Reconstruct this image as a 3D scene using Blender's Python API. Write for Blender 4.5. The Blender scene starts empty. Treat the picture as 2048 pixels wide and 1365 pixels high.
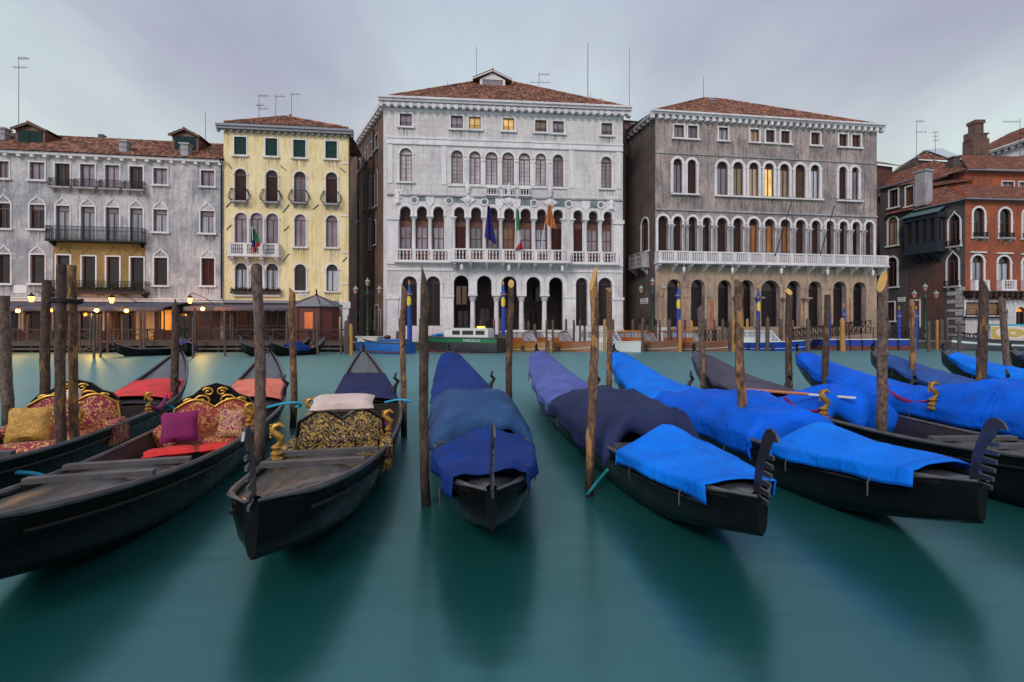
import bpy, math, random
from mathutils import Vector, Matrix, noise
from mathutils.geometry import tessellate_polygon
R = math.radians
rnd = random.Random(7)
sc = bpy.context.scene
COL = sc.collection

# ------------------------------------------------------------------ camera, sky, sun, exposure
F, CX, HY, H = 1000.0, 1024.0, 658.0, 2.0          # focal length, centre and horizon in photo pixels; eye height above the water
cam = bpy.data.cameras.new('camera')
cam.sensor_width = 36.0
cam.lens = 36.0 * F / 2048.0
cam.shift_y = -(682.5 - HY) / 2048.0
cam.clip_start, cam.clip_end = 0.05, 3000.0
cam_o = bpy.data.objects.new('camera', cam)
COL.objects.link(cam_o)
cam_o.location = (0, 0, H)
cam_o.rotation_euler = (R(90), 0, 0)
sc.camera = cam_o

SUN_EL, SUN_AZ = 36.0, 205.0                       # sun hidden by thin cloud behind the photographer
w = bpy.data.worlds.new('World')
sc.world = w
w.use_nodes = True
nt = w.node_tree
nt.nodes.clear()
def wn(t, **k):
    n = nt.nodes.new(t)
    for a, b in k.items(): setattr(n, a, b)
    return n
def wl(a, b): nt.links.new(a, b)
def wmath(op, a, b=None, clamp=False):
    n = wn('ShaderNodeMath', operation=op, use_clamp=clamp)
    for i, s in enumerate((a, b)):
        if s is None: continue
        if isinstance(s, (int, float)): n.inputs[i].default_value = s
        else: wl(s, n.inputs[i])
    return n.outputs[0]
tc = wn('ShaderNodeTexCoord')
sep = wn('ShaderNodeSeparateXYZ'); wl(tc.outputs['Generated'], sep.inputs[0])
dx, dy, dz = sep.outputs
zc = wmath('MAXIMUM', dz, 0.0)
den = wmath('ADD', zc, 0.22)
cmb = wn('ShaderNodeCombineXYZ')
wl(wmath('DIVIDE', dx, den), cmb.inputs[0]); wl(wmath('MULTIPLY', wmath('DIVIDE', dy, den), 0.55), cmb.inputs[1])
def wnoise(scale, detail, rough, off):
    m = wn('ShaderNodeMapping'); m.inputs['Location'].default_value = (off, off * .7, off * .3)
    wl(cmb.outputs[0], m.inputs[0])
    n = wn('ShaderNodeTexNoise'); n.inputs['Scale'].default_value = scale
    n.inputs['Detail'].default_value = detail; n.inputs['Roughness'].default_value = rough
    wl(m.outputs[0], n.inputs[0]); return n.outputs[0]
def wramp(fac, stops, interp='EASE'):
    r = wn('ShaderNodeValToRGB'); r.color_ramp.interpolation = interp
    e = r.color_ramp.elements
    while len(e) < len(stops): e.new(0.5)
    for el, (p, c) in zip(e, stops): el.position = p; el.color = (*c, 1)
    wl(fac, r.inputs[0]); return r.outputs[0]
def wmix(fac, a, b, mode='MIX'):
    n = wn('ShaderNodeMix', data_type='RGBA', blend_type=mode)
    for i, s in ((0, fac), (6, a), (7, b)):
        if isinstance(s, (int, float)): n.inputs[i].default_value = s
        elif isinstance(s, tuple): n.inputs[i].default_value = (*s, 1)
        else: wl(s, n.inputs[i])
    return n.outputs[2]
thin = wramp(zc, [(0.0, (7.2, 8.2, 6.5)), (0.14, (7.3, 8.3, 7.2)), (0.34, (6.6, 7.5, 7.8)), (0.6, (5.4, 6.1, 7.2)), (1.0, (5.0, 5.5, 6.8))])
thick = wramp(zc, [(0.0, (6.9, 7.5, 6.3)), (0.2, (6.3, 6.9, 6.9)), (0.45, (4.3, 4.4, 5.6)), (1.0, (3.6, 3.6, 5.1))])
clmask = wramp(wnoise(0.95, 4.0, 0.5, 3.1), [(0.40, (0, 0, 0)), (0.66, (1, 1, 1))])
clouds = wmix(clmask, thin, thick)
fine = wramp(wnoise(2.6, 5.0, 0.6, 9.0), [(0.3, (.94, .94, .95)), (0.7, (1.05, 1.05, 1.04))])
clouds = wmix(1.0, clouds, fine, 'MULTIPLY')
back = wmath('MULTIPLY', wmath('SUBTRACT', 0.15, dy, True), 0.9, True)     # the brighter half of the sky lies behind the photographer
clouds = wmix(back, clouds, (7.4, 6.9, 7.5))
sky = wn('ShaderNodeTexSky', sky_type='NISHITA', sun_disc=False)
sky.sun_elevation = R(SUN_EL); sky.sun_rotation = R(SUN_AZ); sky.air_density = 1.2; sky.dust_density = 2.0
fin = wmix(0.9, sky.outputs[0], clouds)
bg = wn('ShaderNodeBackground'); bg.inputs[1].default_value = 0.1
wl(fin, bg.inputs[0])
wo = wn('ShaderNodeOutputWorld'); wl(bg.outputs[0], wo.inputs[0])

sun = bpy.data.lights.new('sun', 'SUN')
sun.energy, sun.angle, sun.color = 1.5, R(16), (1.0, 0.94, 0.88)
sun_o = bpy.data.objects.new('sun', sun); COL.objects.link(sun_o)
sd = Vector((math.sin(R(SUN_AZ)) * math.cos(R(SUN_EL)), math.cos(R(SUN_AZ)) * math.cos(R(SUN_EL)), math.sin(R(SUN_EL))))
sun_o.rotation_euler = (-sd).to_track_quat('-Z', 'Y').to_euler()

sc.view_settings.view_transform = 'Standard'
sc.view_settings.look = 'None'
sc.view_settings.exposure = 0.0
sc.view_settings.gamma = 1.0
sc.cycles.use_denoising = True
sc.cycles.max_bounces = 6
sc.cycles.sample_clamp_indirect = 6.0

# ------------------------------------------------------------------ helpers
def P(px, py, Y): return Vector(((px - CX) / F * Y, Y, H - (py - HY) / F * Y))
def X(px, Y): return (px - CX) / F * Y
def Zp(py, Y): return H - (py - HY) / F * Y

class MB:
    def __init__(s): s.v = []; s.f = []; s.m = []; s.uv = {}
    def add(s, vs, fs, m=0):
        b = len(s.v); s.v += [tuple(p) for p in vs]
        for f in fs: s.f.append([i + b for i in f]); s.m.append(m)
        return b
    def box(s, x0, x1, y0, y1, z0, z1, m=0):
        s.add([(x0,y0,z0),(x1,y0,z0),(x1,y1,z0),(x0,y1,z0),(x0,y0,z1),(x1,y0,z1),(x1,y1,z1),(x0,y1,z1)],
              [(0,3,2,1),(4,5,6,7),(0,1,5,4),(1,2,6,5),(2,3,7,6),(3,0,4,7)], m)
    def ngon(s, pts, m=0): s.add(pts, [tuple(range(len(pts)))], m)
    def bar(s, a, b, wd, ht=None, m=0, up=(0,0,1)):
        a, b = Vector(a), Vector(b); ht = ht or wd
        d = (b - a).normalized(); u = Vector(up)
        if abs(d.dot(u)) > .95: u = Vector((0, 1, 0))
        sx = d.cross(u).normalized() * wd / 2; sy = sx.cross(d).normalized() * ht / 2
        vs = [p + i * sx + j * sy for p in (a, b) for i, j in ((-1,-1),(1,-1),(1,1),(-1,1))]
        s.add(vs, [(0,3,2,1),(4,5,6,7),(0,1,5,4),(1,2,6,5),(2,3,7,6),(3,0,4,7)], m)
    def tube(s, pts, r, n=8, m=0, caps=True):
        pts = [Vector(p) for p in pts]; k = len(pts)
        rs = r if isinstance(r, (list, tuple)) else [r] * k
        vs = []; prev = None
        for i, p in enumerate(pts):
            d = (pts[min(i+1, k-1)] - pts[max(i-1, 0)]).normalized()
            if prev is None:
                a = d.cross(Vector((0, 0, 1)))
                if a.length < .05: a = d.cross(Vector((0, 1, 0)))
            else: a = prev - d * prev.dot(d)
            a.normalize(); prev = a; b2 = d.cross(a)
            for j in range(n):
                t = 2 * math.pi * j / n
                vs.append(p + rs[i] * (math.cos(t) * a + math.sin(t) * b2))
        fs = [(i*n+j, i*n+(j+1)%n, (i+1)*n+(j+1)%n, (i+1)*n+j) for i in range(k-1) for j in range(n)]
        if caps: fs += [tuple(range(n-1, -1, -1)), tuple((k-1)*n + j for j in range(n))]
        s.add(vs, fs, m)
    def lathe(s, prof, c=(0,0,0), n=12, m=0, sq=1.0):
        vs = [(c[0] + r * math.cos(2*math.pi*j/n), c[1] + sq * r * math.sin(2*math.pi*j/n), c[2] + z) for r, z in prof for j in range(n)]
        k = len(prof)
        fs = [(i*n+j, i*n+(j+1)%n, (i+1)*n+(j+1)%n, (i+1)*n+j) for i in range(k-1) for j in range(n)]
        fs += [tuple(range(n-1, -1, -1)), tuple((k-1)*n + j for j in range(n))]
        s.add(vs, fs, m)
    def ball(s, c, r, n=10, m=0):
        rx, ry, rz = r if isinstance(r, tuple) else (r, r, r)
        k = max(4, n // 2 + 1)
        vs = [(c[0] + rx*math.sin(math.pi*i/k)*math.cos(2*math.pi*j/n), c[1] + ry*math.sin(math.pi*i/k)*math.sin(2*math.pi*j/n), c[2] - rz*math.cos(math.pi*i/k)) for i in range(k+1) for j in range(n)]
        s.add(vs, [(i*n+j, i*n+(j+1)%n, (i+1)*n+(j+1)%n, (i+1)*n+j) for i in range(k) for j in range(n)], m)
    def prism(s, pts, off, m=0):                                     # closed outline (3-D points) swept by a vector
        n = len(pts); off = Vector(off)
        vs = [Vector(p) for p in pts] + [Vector(p) + off for p in pts]
        fs = [tuple(range(n-1, -1, -1)), tuple(range(n, 2*n))] + [(i, (i+1)%n, n+(i+1)%n, n+i) for i in range(n)]
        s.add(vs, fs, m)
    def ring(s, inner, outer, y0, y1, m=0, skip0=False):             # outlines are lists of (u, z)
        n = len(inner)
        vs = [(u, y0, z) for u, z in inner] + [(u, y0, z) for u, z in outer] + [(u, y1, z) for u, z in inner] + [(u, y1, z) for u, z in outer]
        fs = []
        for i in range(n):
            if skip0 and i == 0: continue
            j = (i + 1) % n
            fs += [(i, j, n+j, n+i), (n+i, n+j, 3*n+j, 3*n+i), (j, i, 2*n+i, 2*n+j)]
        s.add(vs, fs, m)
    def grid(s, pts, m=0):                                           # rows of points
        nr, nc = len(pts), len(pts[0])
        s.add([p for r in pts for p in r], [(i*nc+j, i*nc+j+1, (i+1)*nc+j+1, (i+1)*nc+j) for i in range(nr-1) for j in range(nc-1)], m)
    def build(s, name, mats, parent=None, smooth=False, ml=None, ang=40):
        me = bpy.data.meshes.new(name)
        me.from_pydata(s.v, [], s.f)
        if not isinstance(mats, (list, tuple)): mats = [mats]
        for mt in mats: me.materials.append(mt)
        if len(mats) > 1: me.polygons.foreach_set('material_index', s.m)
        if s.uv:
            lay = me.uv_layers.new(name='UVMap')
            for lp in me.loops: lay.data[lp.index].uv = s.uv.get(lp.vertex_index, (0, 0))
        if smooth:
            me.polygons.foreach_set('use_smooth', [True] * len(me.polygons))
            me.set_sharp_from_angle(angle=R(ang))
        me.update()
        o = bpy.data.objects.new(name, me)
        COL.objects.link(o)
        if parent is not None: o.parent = parent
        if ml is not None: o.matrix_local = ml
        return o

def empty(name, loc=(0,0,0), rz=0.0):
    o = bpy.data.objects.new(name, None); COL.objects.link(o)
    o.location = loc; o.rotation_euler = (0, 0, rz); o.empty_display_size = .3
    return o
def tag(o, label, cat, group=None, kind=None):
    o['label'] = label; o['category'] = cat
    if group: o['group'] = group
    if kind: o['kind'] = kind
    return o
def struct(o): o['kind'] = 'structure'; return o
def copy_tree(o, parent=None):
    c = o.copy(); COL.objects.link(c)
    if parent is not None: c.parent = parent
    for ch in list(o.children): copy_tree(ch, c)
    return c
ORD = 'first second third fourth fifth sixth seventh eighth ninth tenth eleventh twelfth thirteenth fourteenth fifteenth sixteenth seventeenth eighteenth nineteenth twentieth'.split()

# ------------------------------------------------------------------ materials
def new_mat(name):
    m = bpy.data.materials.new(name); m.use_nodes = True
    t = m.node_tree; b = t.nodes['Principled BSDF']
    return m, t, b
class N:                                                              # small node helper
    def __init__(s, t): s.t = t
    def n(s, ty, **k):
        x = s.t.nodes.new(ty)
        for a, b in k.items(): setattr(x, a, b)
        return x
    def l(s, a, b): s.t.links.new(a, b)
    def coord(s, scale=(1,1,1), kind='Object', loc=(0,0,0)):
        c = s.n('ShaderNodeTexCoord'); m = s.n('ShaderNodeMapping')
        m.inputs['Scale'].default_value = scale; m.inputs['Location'].default_value = loc
        s.l(c.outputs[kind], m.inputs[0]); return m.outputs[0]
    def noise(s, vec, scale, detail=4, rough=.55, dist=0):
        x = s.n('ShaderNodeTexNoise'); x.inputs['Scale'].default_value = scale
        x.inputs['Detail'].default_value = detail; x.inputs['Roughness'].default_value = rough; x.inputs['Distortion'].default_value = dist
        s.l(vec, x.inputs[0]); return x.outputs[0]
    def ramp(s, fac, stops, interp='LINEAR'):
        r = s.n('ShaderNodeValToRGB'); r.color_ramp.interpolation = interp
        e = r.color_ramp.elements
        while len(e) < len(stops): e.new(.5)
        for el, (p, c) in zip(e, stops):
            el.position = p; el.color = (*c, 1) if isinstance(c, tuple) else (c, c, c, 1)
        s.l(fac, r.inputs[0]); return r.outputs[0]
    def mix(s, fac, a, b, mode='MIX'):
        x = s.n('ShaderNodeMix', data_type='RGBA', blend_type=mode)
        for i, v in ((0, fac), (6, a), (7, b)):
            if isinstance(v, (int, float)): x.inputs[i].default_value = v
            elif isinstance(v, tuple): x.inputs[i].default_value = (*v, 1)
            else: s.l(v, x.inputs[i])
        return x.outputs[2]
    def math(s, op, a, b=0.0, clamp=False):
        x = s.n('ShaderNodeMath', operation=op, use_clamp=clamp)
        for i, v in enumerate((a, b)):
            if isinstance(v, (int, float)): x.inputs[i].default_value = v
            else: s.l(v, x.inputs[i])
        return x.outputs[0]
    def bump(s, h, strength, dist, bsdf):
        x = s.n('ShaderNodeBump'); x.inputs['Strength'].default_value = strength; x.inputs['Distance'].default_value = dist
        s.l(h, x.inputs['Height']); s.l(x.outputs[0], bsdf.inputs['Normal'])
def sh(c, k): return tuple(min(1, v * k) for v in c)

def plain(name, col, rough=.6, metal=0.0, var=.25, scale=6, bump=0.0, coat=0.0, emit=None, es=0.0):
    m, t, b = new_mat(name); h = N(t)
    co = h.coord()
    f = h.noise(co, scale, 5)
    h.l(h.ramp(f, [(.3, sh(col, 1 - var)), (.7, sh(col, 1 + var * .7))]), b.inputs['Base Color'])
    b.inputs['Roughness'].default_value = rough; b.inputs['Metallic'].default_value = metal
    b.inputs['Coat Weight'].default_value = coat
    if bump: h.bump(h.noise(co, scale * 5, 4), bump, .02, b)
    if emit:
        b.inputs['Emission Color'].default_value = (*emit, 1); b.inputs['Emission Strength'].default_value = es
    return m

def plaster(name, base, stain, dark, amt=.5, streak=.5, rough=.9, patch=None, pamt=.0, seed=0.0, brick=False, grain=1.0, joints=None, damp=.5):
    """Weathered render: large blotches, rain streaks, fine grain, flaked patches."""
    m, t, b = new_mat(name); h = N(t)
    c1 = h.coord((1, 1, 1), loc=(seed, seed, seed * .3))
    big = h.noise(c1, .35, 6, .62)
    col = h.mix(h.ramp(big, [(.5 - .2 * amt, 0.0), (.66 - .1 * amt, 1.0)]), base, stain)
    md = h.noise(h.coord((1, 1, .55), loc=(seed * 5, 0, seed)), 1.05, 8, .68)
    col = h.mix(h.math('MULTIPLY', h.ramp(md, [(.5, 0.0), (.68, 1.0)]), amt), col, dark)
    cs = h.coord((1.6, 1.6, .13), loc=(seed * 2, 0, 0))
    st = h.noise(cs, 2.4, 7, .7)
    col = h.mix(h.math('MULTIPLY', h.ramp(st, [(.50, 0.0), (.66, 1.0)]), streak), col, dark)
    fn = h.noise(c1, 5.5, 8, .7)
    col = h.mix(1.0, col, h.ramp(fn, [(.25, 1 - .34 * grain), (.75, 1 + .2 * grain)]), 'MULTIPLY')
    if patch:
        pn = h.noise(h.coord((.5, .5, .8), loc=(seed * 3 + 4, 0, 2)), .9, 7, .6, .4)
        col = h.mix(h.ramp(pn, [(.62 - pamt, 0.0), (.65 - pamt, 1.0)]), col, patch)
    hgt = fn
    sz = h.n('ShaderNodeSeparateXYZ'); h.l(h.n('ShaderNodeTexCoord').outputs['Object'], sz.inputs[0])
    foot = h.math('ADD', sz.outputs[2], h.math('MULTIPLY', h.math('SUBTRACT', h.noise(c1, .8, 6, .65), .5), 5.0))
    col = h.mix(h.math('MULTIPLY', h.ramp(h.math('MULTIPLY', foot, .2), [(.15, 1.0), (.75, 0.0)]), damp), col, dark)      # rising damp near the water
    if joints:
        bj = h.n('ShaderNodeTexBrick'); bj.inputs['Scale'].default_value = 1.0
        for k, v in (('Brick Width', joints[0]), ('Row Height', joints[1]), ('Mortar Size', .012)): bj.inputs[k].default_value = v
        bj.inputs['Color1'].default_value = (.93, .92, .93, 1); bj.inputs['Color2'].default_value = (1, 1, 1, 1); bj.inputs['Mortar'].default_value = (.55, .52, .53, 1)
        cj = h.n('ShaderNodeCombineXYZ'); h.l(sz.outputs[0], cj.inputs[0]); h.l(sz.outputs[2], cj.inputs[1]); h.l(cj.outputs[0], bj.inputs[0])
        col = h.mix(.75, col, bj.outputs[0], 'MULTIPLY')
    if brick:
        bt = h.n('ShaderNodeTexBrick'); bt.inputs['Scale'].default_value = 1.0
        for k, v in (('Brick Width', .26), ('Row Height', .075), ('Mortar Size', .008)): bt.inputs[k].default_value = v
        bt.inputs['Color1'].default_value = (.6, .5, .5, 1); bt.inputs['Color2'].default_value = (1, 1, 1, 1); bt.inputs['Mortar'].default_value = (1.1, 1.1, 1.1, 1)
        mp = h.n('ShaderNodeTexCoord'); sx = h.n('ShaderNodeSeparateXYZ'); cx = h.n('ShaderNodeCombineXYZ')
        h.l(mp.outputs['Object'], sx.inputs[0]); h.l(sx.outputs[0], cx.inputs[0]); h.l(sx.outputs[2], cx.inputs[1]); h.l(cx.outputs[0], bt.inputs[0])
        col = h.mix(.8, col, bt.outputs[0], 'MULTIPLY')
    h.l(col, b.inputs['Base Color']); b.inputs['Roughness'].default_value = rough
    h.bump(hgt, .35, .03, b)
    return m

def wood(name, c1, c2, rough=.6, scale=(8, 8, .8), coat=0.0):
    m, t, b = new_mat(name); h = N(t)
    g = h.noise(h.coord(scale), 3, 7, .6, .3)
    h.l(h.ramp(g, [(.3, c1), (.7, c2)]), b.inputs['Base Color'])
    b.inputs['Roughness'].default_value = rough; b.inputs['Coat Weight'].default_value = coat
    b.inputs['Coat Roughness'].default_value = .15
    h.bump(g, .25, .01, b)
    return m

def tiles(name, c_dark, c_mid, c_light):
    m, t, b = new_mat(name); h = N(t)
    uv = h.n('ShaderNodeTexCoord').outputs['UV']
    fl = h.n('ShaderNodeVectorMath', operation='FLOOR'); h.l(uv, fl.inputs[0])
    wn_ = h.n('ShaderNodeTexWhiteNoise', noise_dimensions='2D'); h.l(fl.outputs[0], wn_.inputs[0])
    col = h.ramp(wn_.outputs[0], [(.0, c_dark), (.45, c_mid), (.8, c_light), (1.0, sh(c_mid, .6))])
    gr = h.noise(h.coord(), 1.1, 6, .65)
    col = h.mix(h.ramp(gr, [(.45, 0.0), (.75, .75)]), col, (.05, .045, .04))
    sx = h.n('ShaderNodeSeparateXYZ'); h.l(uv, sx.inputs[0])
    fr = h.math('FRACT', sx.outputs[1])
    col = h.mix(1.0, col, h.ramp(fr, [(.0, .45), (.14, 1.0)]), 'MULTIPLY')      # the dark lap under each tile's lip
    h.l(col, b.inputs['Base Color']); b.inputs['Roughness'].default_value = .85
    h.bump(h.noise(h.coord(), 14, 4), .4, .02, b)
    return m

def glass(name, col, rough=.08, drape=None, grid=None, emit=None, es=0, spec=.8):
    """A pane: glossy sheet over what hangs or stands dark behind it, or over a painted sky reflection."""
    m, t, b = new_mat(name); h = N(t)
    c = h.noise(h.coord((.7, .7, .5)), 1.3, 4, .6)
    colr = h.ramp(c, [(.3, sh(col, .55)), (.7, sh(col, 1.25))])
    if drape:
        g = h.noise(h.coord((9, 1, .15)), 1.5, 3, .5)
        colr = h.mix(h.ramp(g, [(.4, 0.0), (.6, 1.0)]), colr, drape)
    if grid:
        sx = h.n('ShaderNodeSeparateXYZ'); h.l(h.n('ShaderNodeTexCoord').outputs['Object'], sx.inputs[0])
        a = h.math('FRACT', h.math('MULTIPLY', sx.outputs[0], 1 / grid[0])); d = h.math('FRACT', h.math('MULTIPLY', sx.outputs[2], 1 / grid[1]))
        ln = h.math('MAXIMUM', h.math('LESS_THAN', a, .14), h.math('LESS_THAN', d, .1))
        colr = h.mix(ln, colr, sh(col, .25))
    h.l(colr, b.inputs['Base Color']); b.inputs['Roughness'].default_value = rough
    b.inputs['Specular IOR Level'].default_value = spec
    oi = h.n('ShaderNodeObjectInfo'); colr = h.mix(1.0, colr, h.ramp(oi.outputs['Random'], [(0, .45), (.5, 1.0), (1, 1.35)]), 'MULTIPLY'); h.l(colr, b.inputs['Base Color'])
    if emit:
        h.l(h.mix(1.0, colr, emit, 'MULTIPLY'), b.inputs['Emission Color']); b.inputs['Emission Strength'].default_value = es
    return m

def slats(name, c, pitch=.07, rough=.7, axis=2):
    m, t, b = new_mat(name); h = N(t)
    sx = h.n('ShaderNodeSeparateXYZ'); h.l(h.n('ShaderNodeTexCoord').outputs['Object'], sx.inputs[0])
    fr = h.math('FRACT', h.math('MULTIPLY', sx.outputs[axis], 1 / pitch))
    col = h.ramp(h.noise(h.coord(), 2.5, 4), [(.3, sh(c, .7)), (.7, sh(c, 1.3))])
    h.l(col, b.inputs['Base Color'])
    h.bump(fr, 1.0, pitch * .6, b); b.inputs['Roughness'].default_value = rough
    return m

def brocade(name, c1, c2, scale=9, thr=.5):
    """Damask: leafy curls of one thread on a ground of another."""
    m, t, b = new_mat(name); h = N(t)
    co = h.coord()
    n1 = h.noise(co, scale * .7, 1.5, .4, 2.2); n2 = h.noise(co, scale * 2.2, 2, .5, 1.0)
    f = h.math('ADD', h.math('MULTIPLY', h.math('ABSOLUTE', h.math('SUBTRACT', h.math('FRACT', h.math('MULTIPLY', n1, 5.0)), .5)), 1.5), h.math('MULTIPLY', n2, .35))
    col = h.ramp(f, [(thr - .05, c1), (thr + .08, c2)])
    col = h.mix(1.0, col, h.ramp(h.noise(co, 3, 4), [(.3, .7), (.7, 1.15)]), 'MULTIPLY')
    h.l(col, b.inputs['Base Color']); b.inputs['Roughness'].default_value = .7
    h.bump(f, .25, .006, b)
    return m

M = {}
M['stone'] = plaster('white_stone', (.78, .75, .77), (.66, .62, .65), (.34, .31, .32), .2, .35, grain=.5, damp=.25)
M['stone_grey'] = plaster('grey_stone', (.45, .43, .46), (.33, .31, .34), (.14, .13, .14), .45, .55)
M['lh'] = plaster('grey_plaster', (.62, .585, .595), (.33, .33, .37), (.135, .14, .165), .5, .6, patch=(.60, .54, .50), pamt=.0, seed=2.0)
M['ochre'] = plaster('ochre_plaster', (.36, .24, .08), (.27, .17, .06), (.12, .08, .04), .5, .5, seed=6.0)
M['yh'] = plaster('yellow_plaster', (.90, .74, .43), (.80, .62, .33), (.40, .29, .18), .24, .5, seed=9.0, grain=.5, patch=(.70, .60, .44), pamt=-.06)
M['cp'] = plaster('pale_plaster', (.72, .68, .67), (.60, .56, .58), (.34, .31, .33), .26, .5, seed=13.0, grain=.5, joints=(1.25, .62), damp=.25)
M['cp_lo'] = plaster('veined_marble', (.70, .66, .68), (.52, .48, .52), (.22, .18, .19), .45, .5, seed=15.0)
M['rp'] = plaster('brown_grey_plaster', (.49, .395, .365), (.27, .225, .225), (.095, .08, .085), .5, .95, seed=17.0, patch=(.42, .34, .30), pamt=-.02)
M['rp_lo'] = plaster('warm_plaster', (.52, .37, .26), (.40, .29, .22), (.16, .11, .095), .45, .6, seed=21.0)
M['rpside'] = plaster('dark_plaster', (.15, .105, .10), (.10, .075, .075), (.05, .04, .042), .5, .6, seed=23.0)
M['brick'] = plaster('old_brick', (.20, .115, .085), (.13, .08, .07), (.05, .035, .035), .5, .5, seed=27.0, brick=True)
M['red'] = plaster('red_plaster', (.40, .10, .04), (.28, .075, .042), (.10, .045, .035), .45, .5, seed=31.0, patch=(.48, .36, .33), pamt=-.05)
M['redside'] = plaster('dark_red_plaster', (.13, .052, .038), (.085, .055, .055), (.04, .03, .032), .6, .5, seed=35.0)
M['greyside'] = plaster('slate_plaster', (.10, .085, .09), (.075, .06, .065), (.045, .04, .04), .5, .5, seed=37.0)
def rain_stain():
    m, t, b = new_mat('rain_stain'); h = N(t); out = t.nodes['Material Output']
    b.inputs['Base Color'].default_value = (.055, .048, .05, 1); b.inputs['Roughness'].default_value = .95
    n1 = h.noise(h.coord((5.5, 1, .25)), 1.6, 5, .65)
    sx = h.n('ShaderNodeSeparateXYZ'); h.l(h.n('ShaderNodeTexCoord').outputs['Generated'], sx.inputs[0])
    edge = h.math('MINIMUM', h.math('MULTIPLY', h.math('MINIMUM', sx.outputs[0], h.math('SUBTRACT', 1.0, sx.outputs[0])), 6.0), 1.0)
    f = h.math('MULTIPLY', h.math('MULTIPLY', h.ramp(n1, [(.46, 0.0), (.66, 1.0)]), h.ramp(sx.outputs[2], [(.0, 0.0), (1.0, 1.0)])), edge)
    tr = h.n('ShaderNodeBsdfTransparent'); mx = h.n('ShaderNodeMixShader'); h.l(h.math('MULTIPLY', f, .75), mx.inputs[0]); h.l(tr.outputs[0], mx.inputs[1]); h.l(b.outputs[0], mx.inputs[2]); h.l(mx.outputs[0], out.inputs[0])
    return m
M['stain'] = rain_stain()
M['tile'] = tiles('roof_tiles', (.09, .04, .03), (.27, .10, .06), (.50, .24, .15))
M['tile2'] = tiles('red_roof_tiles', (.14, .05, .035), (.21, .07, .043), (.34, .14, .085))
M['brown'] = wood('brown_joinery', (.10, .032, .022), (.17, .06, .04), .5)
M['dkwood'] = wood('dark_joinery', (.024, .010, .009), (.055, .021, .018), .5)
M['redshut'] = slats('red_shutter', (.10, .022, .02), .09)
M['green'] = slats('green_shutter', (.018, .06, .055), .08)
M['blind'] = slats('brown_blind', (.075, .032, .03), .07)
M['blind2'] = slats('tan_blind', (.16, .085, .06), .06)
M['g_sky'] = glass('pane_painted_sky', (.26, .22, .27))  # pale lilac base colour painted in for the sky's reflection
M['g_dark'] = glass('pane_dark_room', (.025, .018, .019), spec=.5)
M['g_cur'] = glass('pane_pale_curtain', (.20, .22, .27), drape=(.42, .44, .50))
M['g_lead'] = glass('leaded_pane', (.42, .37, .40), grid=(.28, .42))
M['g_amb'] = glass('pane_tan_curtain', (.34, .24, .16), drape=(.45, .33, .22))
M['g_lit'] = glass('lit_pane', (.75, .52, .2), emit=(1.0, .8, .42), es=.62)
M['g_warm'] = glass('glowing_pane', (.8, .4, .1), emit=(1.0, .62, .2), es=1.1)
M['g_dim'] = glass('dimly_lit_pane', (.30, .14, .05), emit=(1.0, .5, .2), es=.12)
M['grille'] = glass('leaded_grille', (.02, .014, .015), .4, grid=(.3, .3), spec=.25)
M['dark'] = plain('dark_interior', (.02, .014, .013), .9)
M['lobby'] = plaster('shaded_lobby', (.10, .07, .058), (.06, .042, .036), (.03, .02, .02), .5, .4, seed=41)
M['iron'] = plain('wrought_iron', (.010, .0095, .011), .6, .4)
M['irongreen'] = plain('green_iron', (.022, .06, .045), .45, .3)
M['lead'] = plain('grey_lead', (.24, .24, .28), .6, .2)
M['slate'] = plain('blue_grey_canvas', (.085, .09, .13), .85)
M['marble'] = plain('green_marble', (.16, .20, .22), .5, var=.6, scale=3)
M['panel'] = plain('red_marble', (.38, .15, .07), .5, var=.5, scale=4)
M['foliage'] = plain('dull_foliage', (.05, .045, .025), .9, var=.6, scale=20, bump=.6)
M['gold'] = plain('gilding', (.52, .29, .055), .45, .75)
M['emblem'] = plain('yellow_enamel', (.80, .58, .05), .5, var=.35, scale=25)
M['blue'] = plain('blue_enamel', (.008, .045, .36), .4, var=.2, scale=2)
M['white'] = plain('white_paint', (.72, .72, .72), .4, var=.08)
M['cut'] = plain('fresh_cut_wood', (.60, .36, .12), .8, var=.2, scale=12)
M['pile'] = wood('weathered_pile', (.055, .038, .034), (.15, .105, .09), .9, (10, 10, .7))
M['pileor'] = wood('ochre_pile', (.32, .15, .035), (.50, .27, .07), .85, (10, 10, .7))
M['deck'] = wood('wet_planks', (.045, .032, .028), (.11, .075, .06), .7, (1, 6, 6))
M['redwood'] = wood('red_boards', (.10, .018, .012), (.17, .032, .018), .55, (1, 1, 9))
M['pave'] = plaster('quay_stone', (.30, .28, .29), (.22, .20, .21), (.10, .09, .09), .5, .2, seed=51)
M['quayw'] = plaster('slimy_quay_wall', (.13, .10, .09), (.07, .065, .05), (.03, .03, .025), .5, .6, seed=53)
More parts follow.
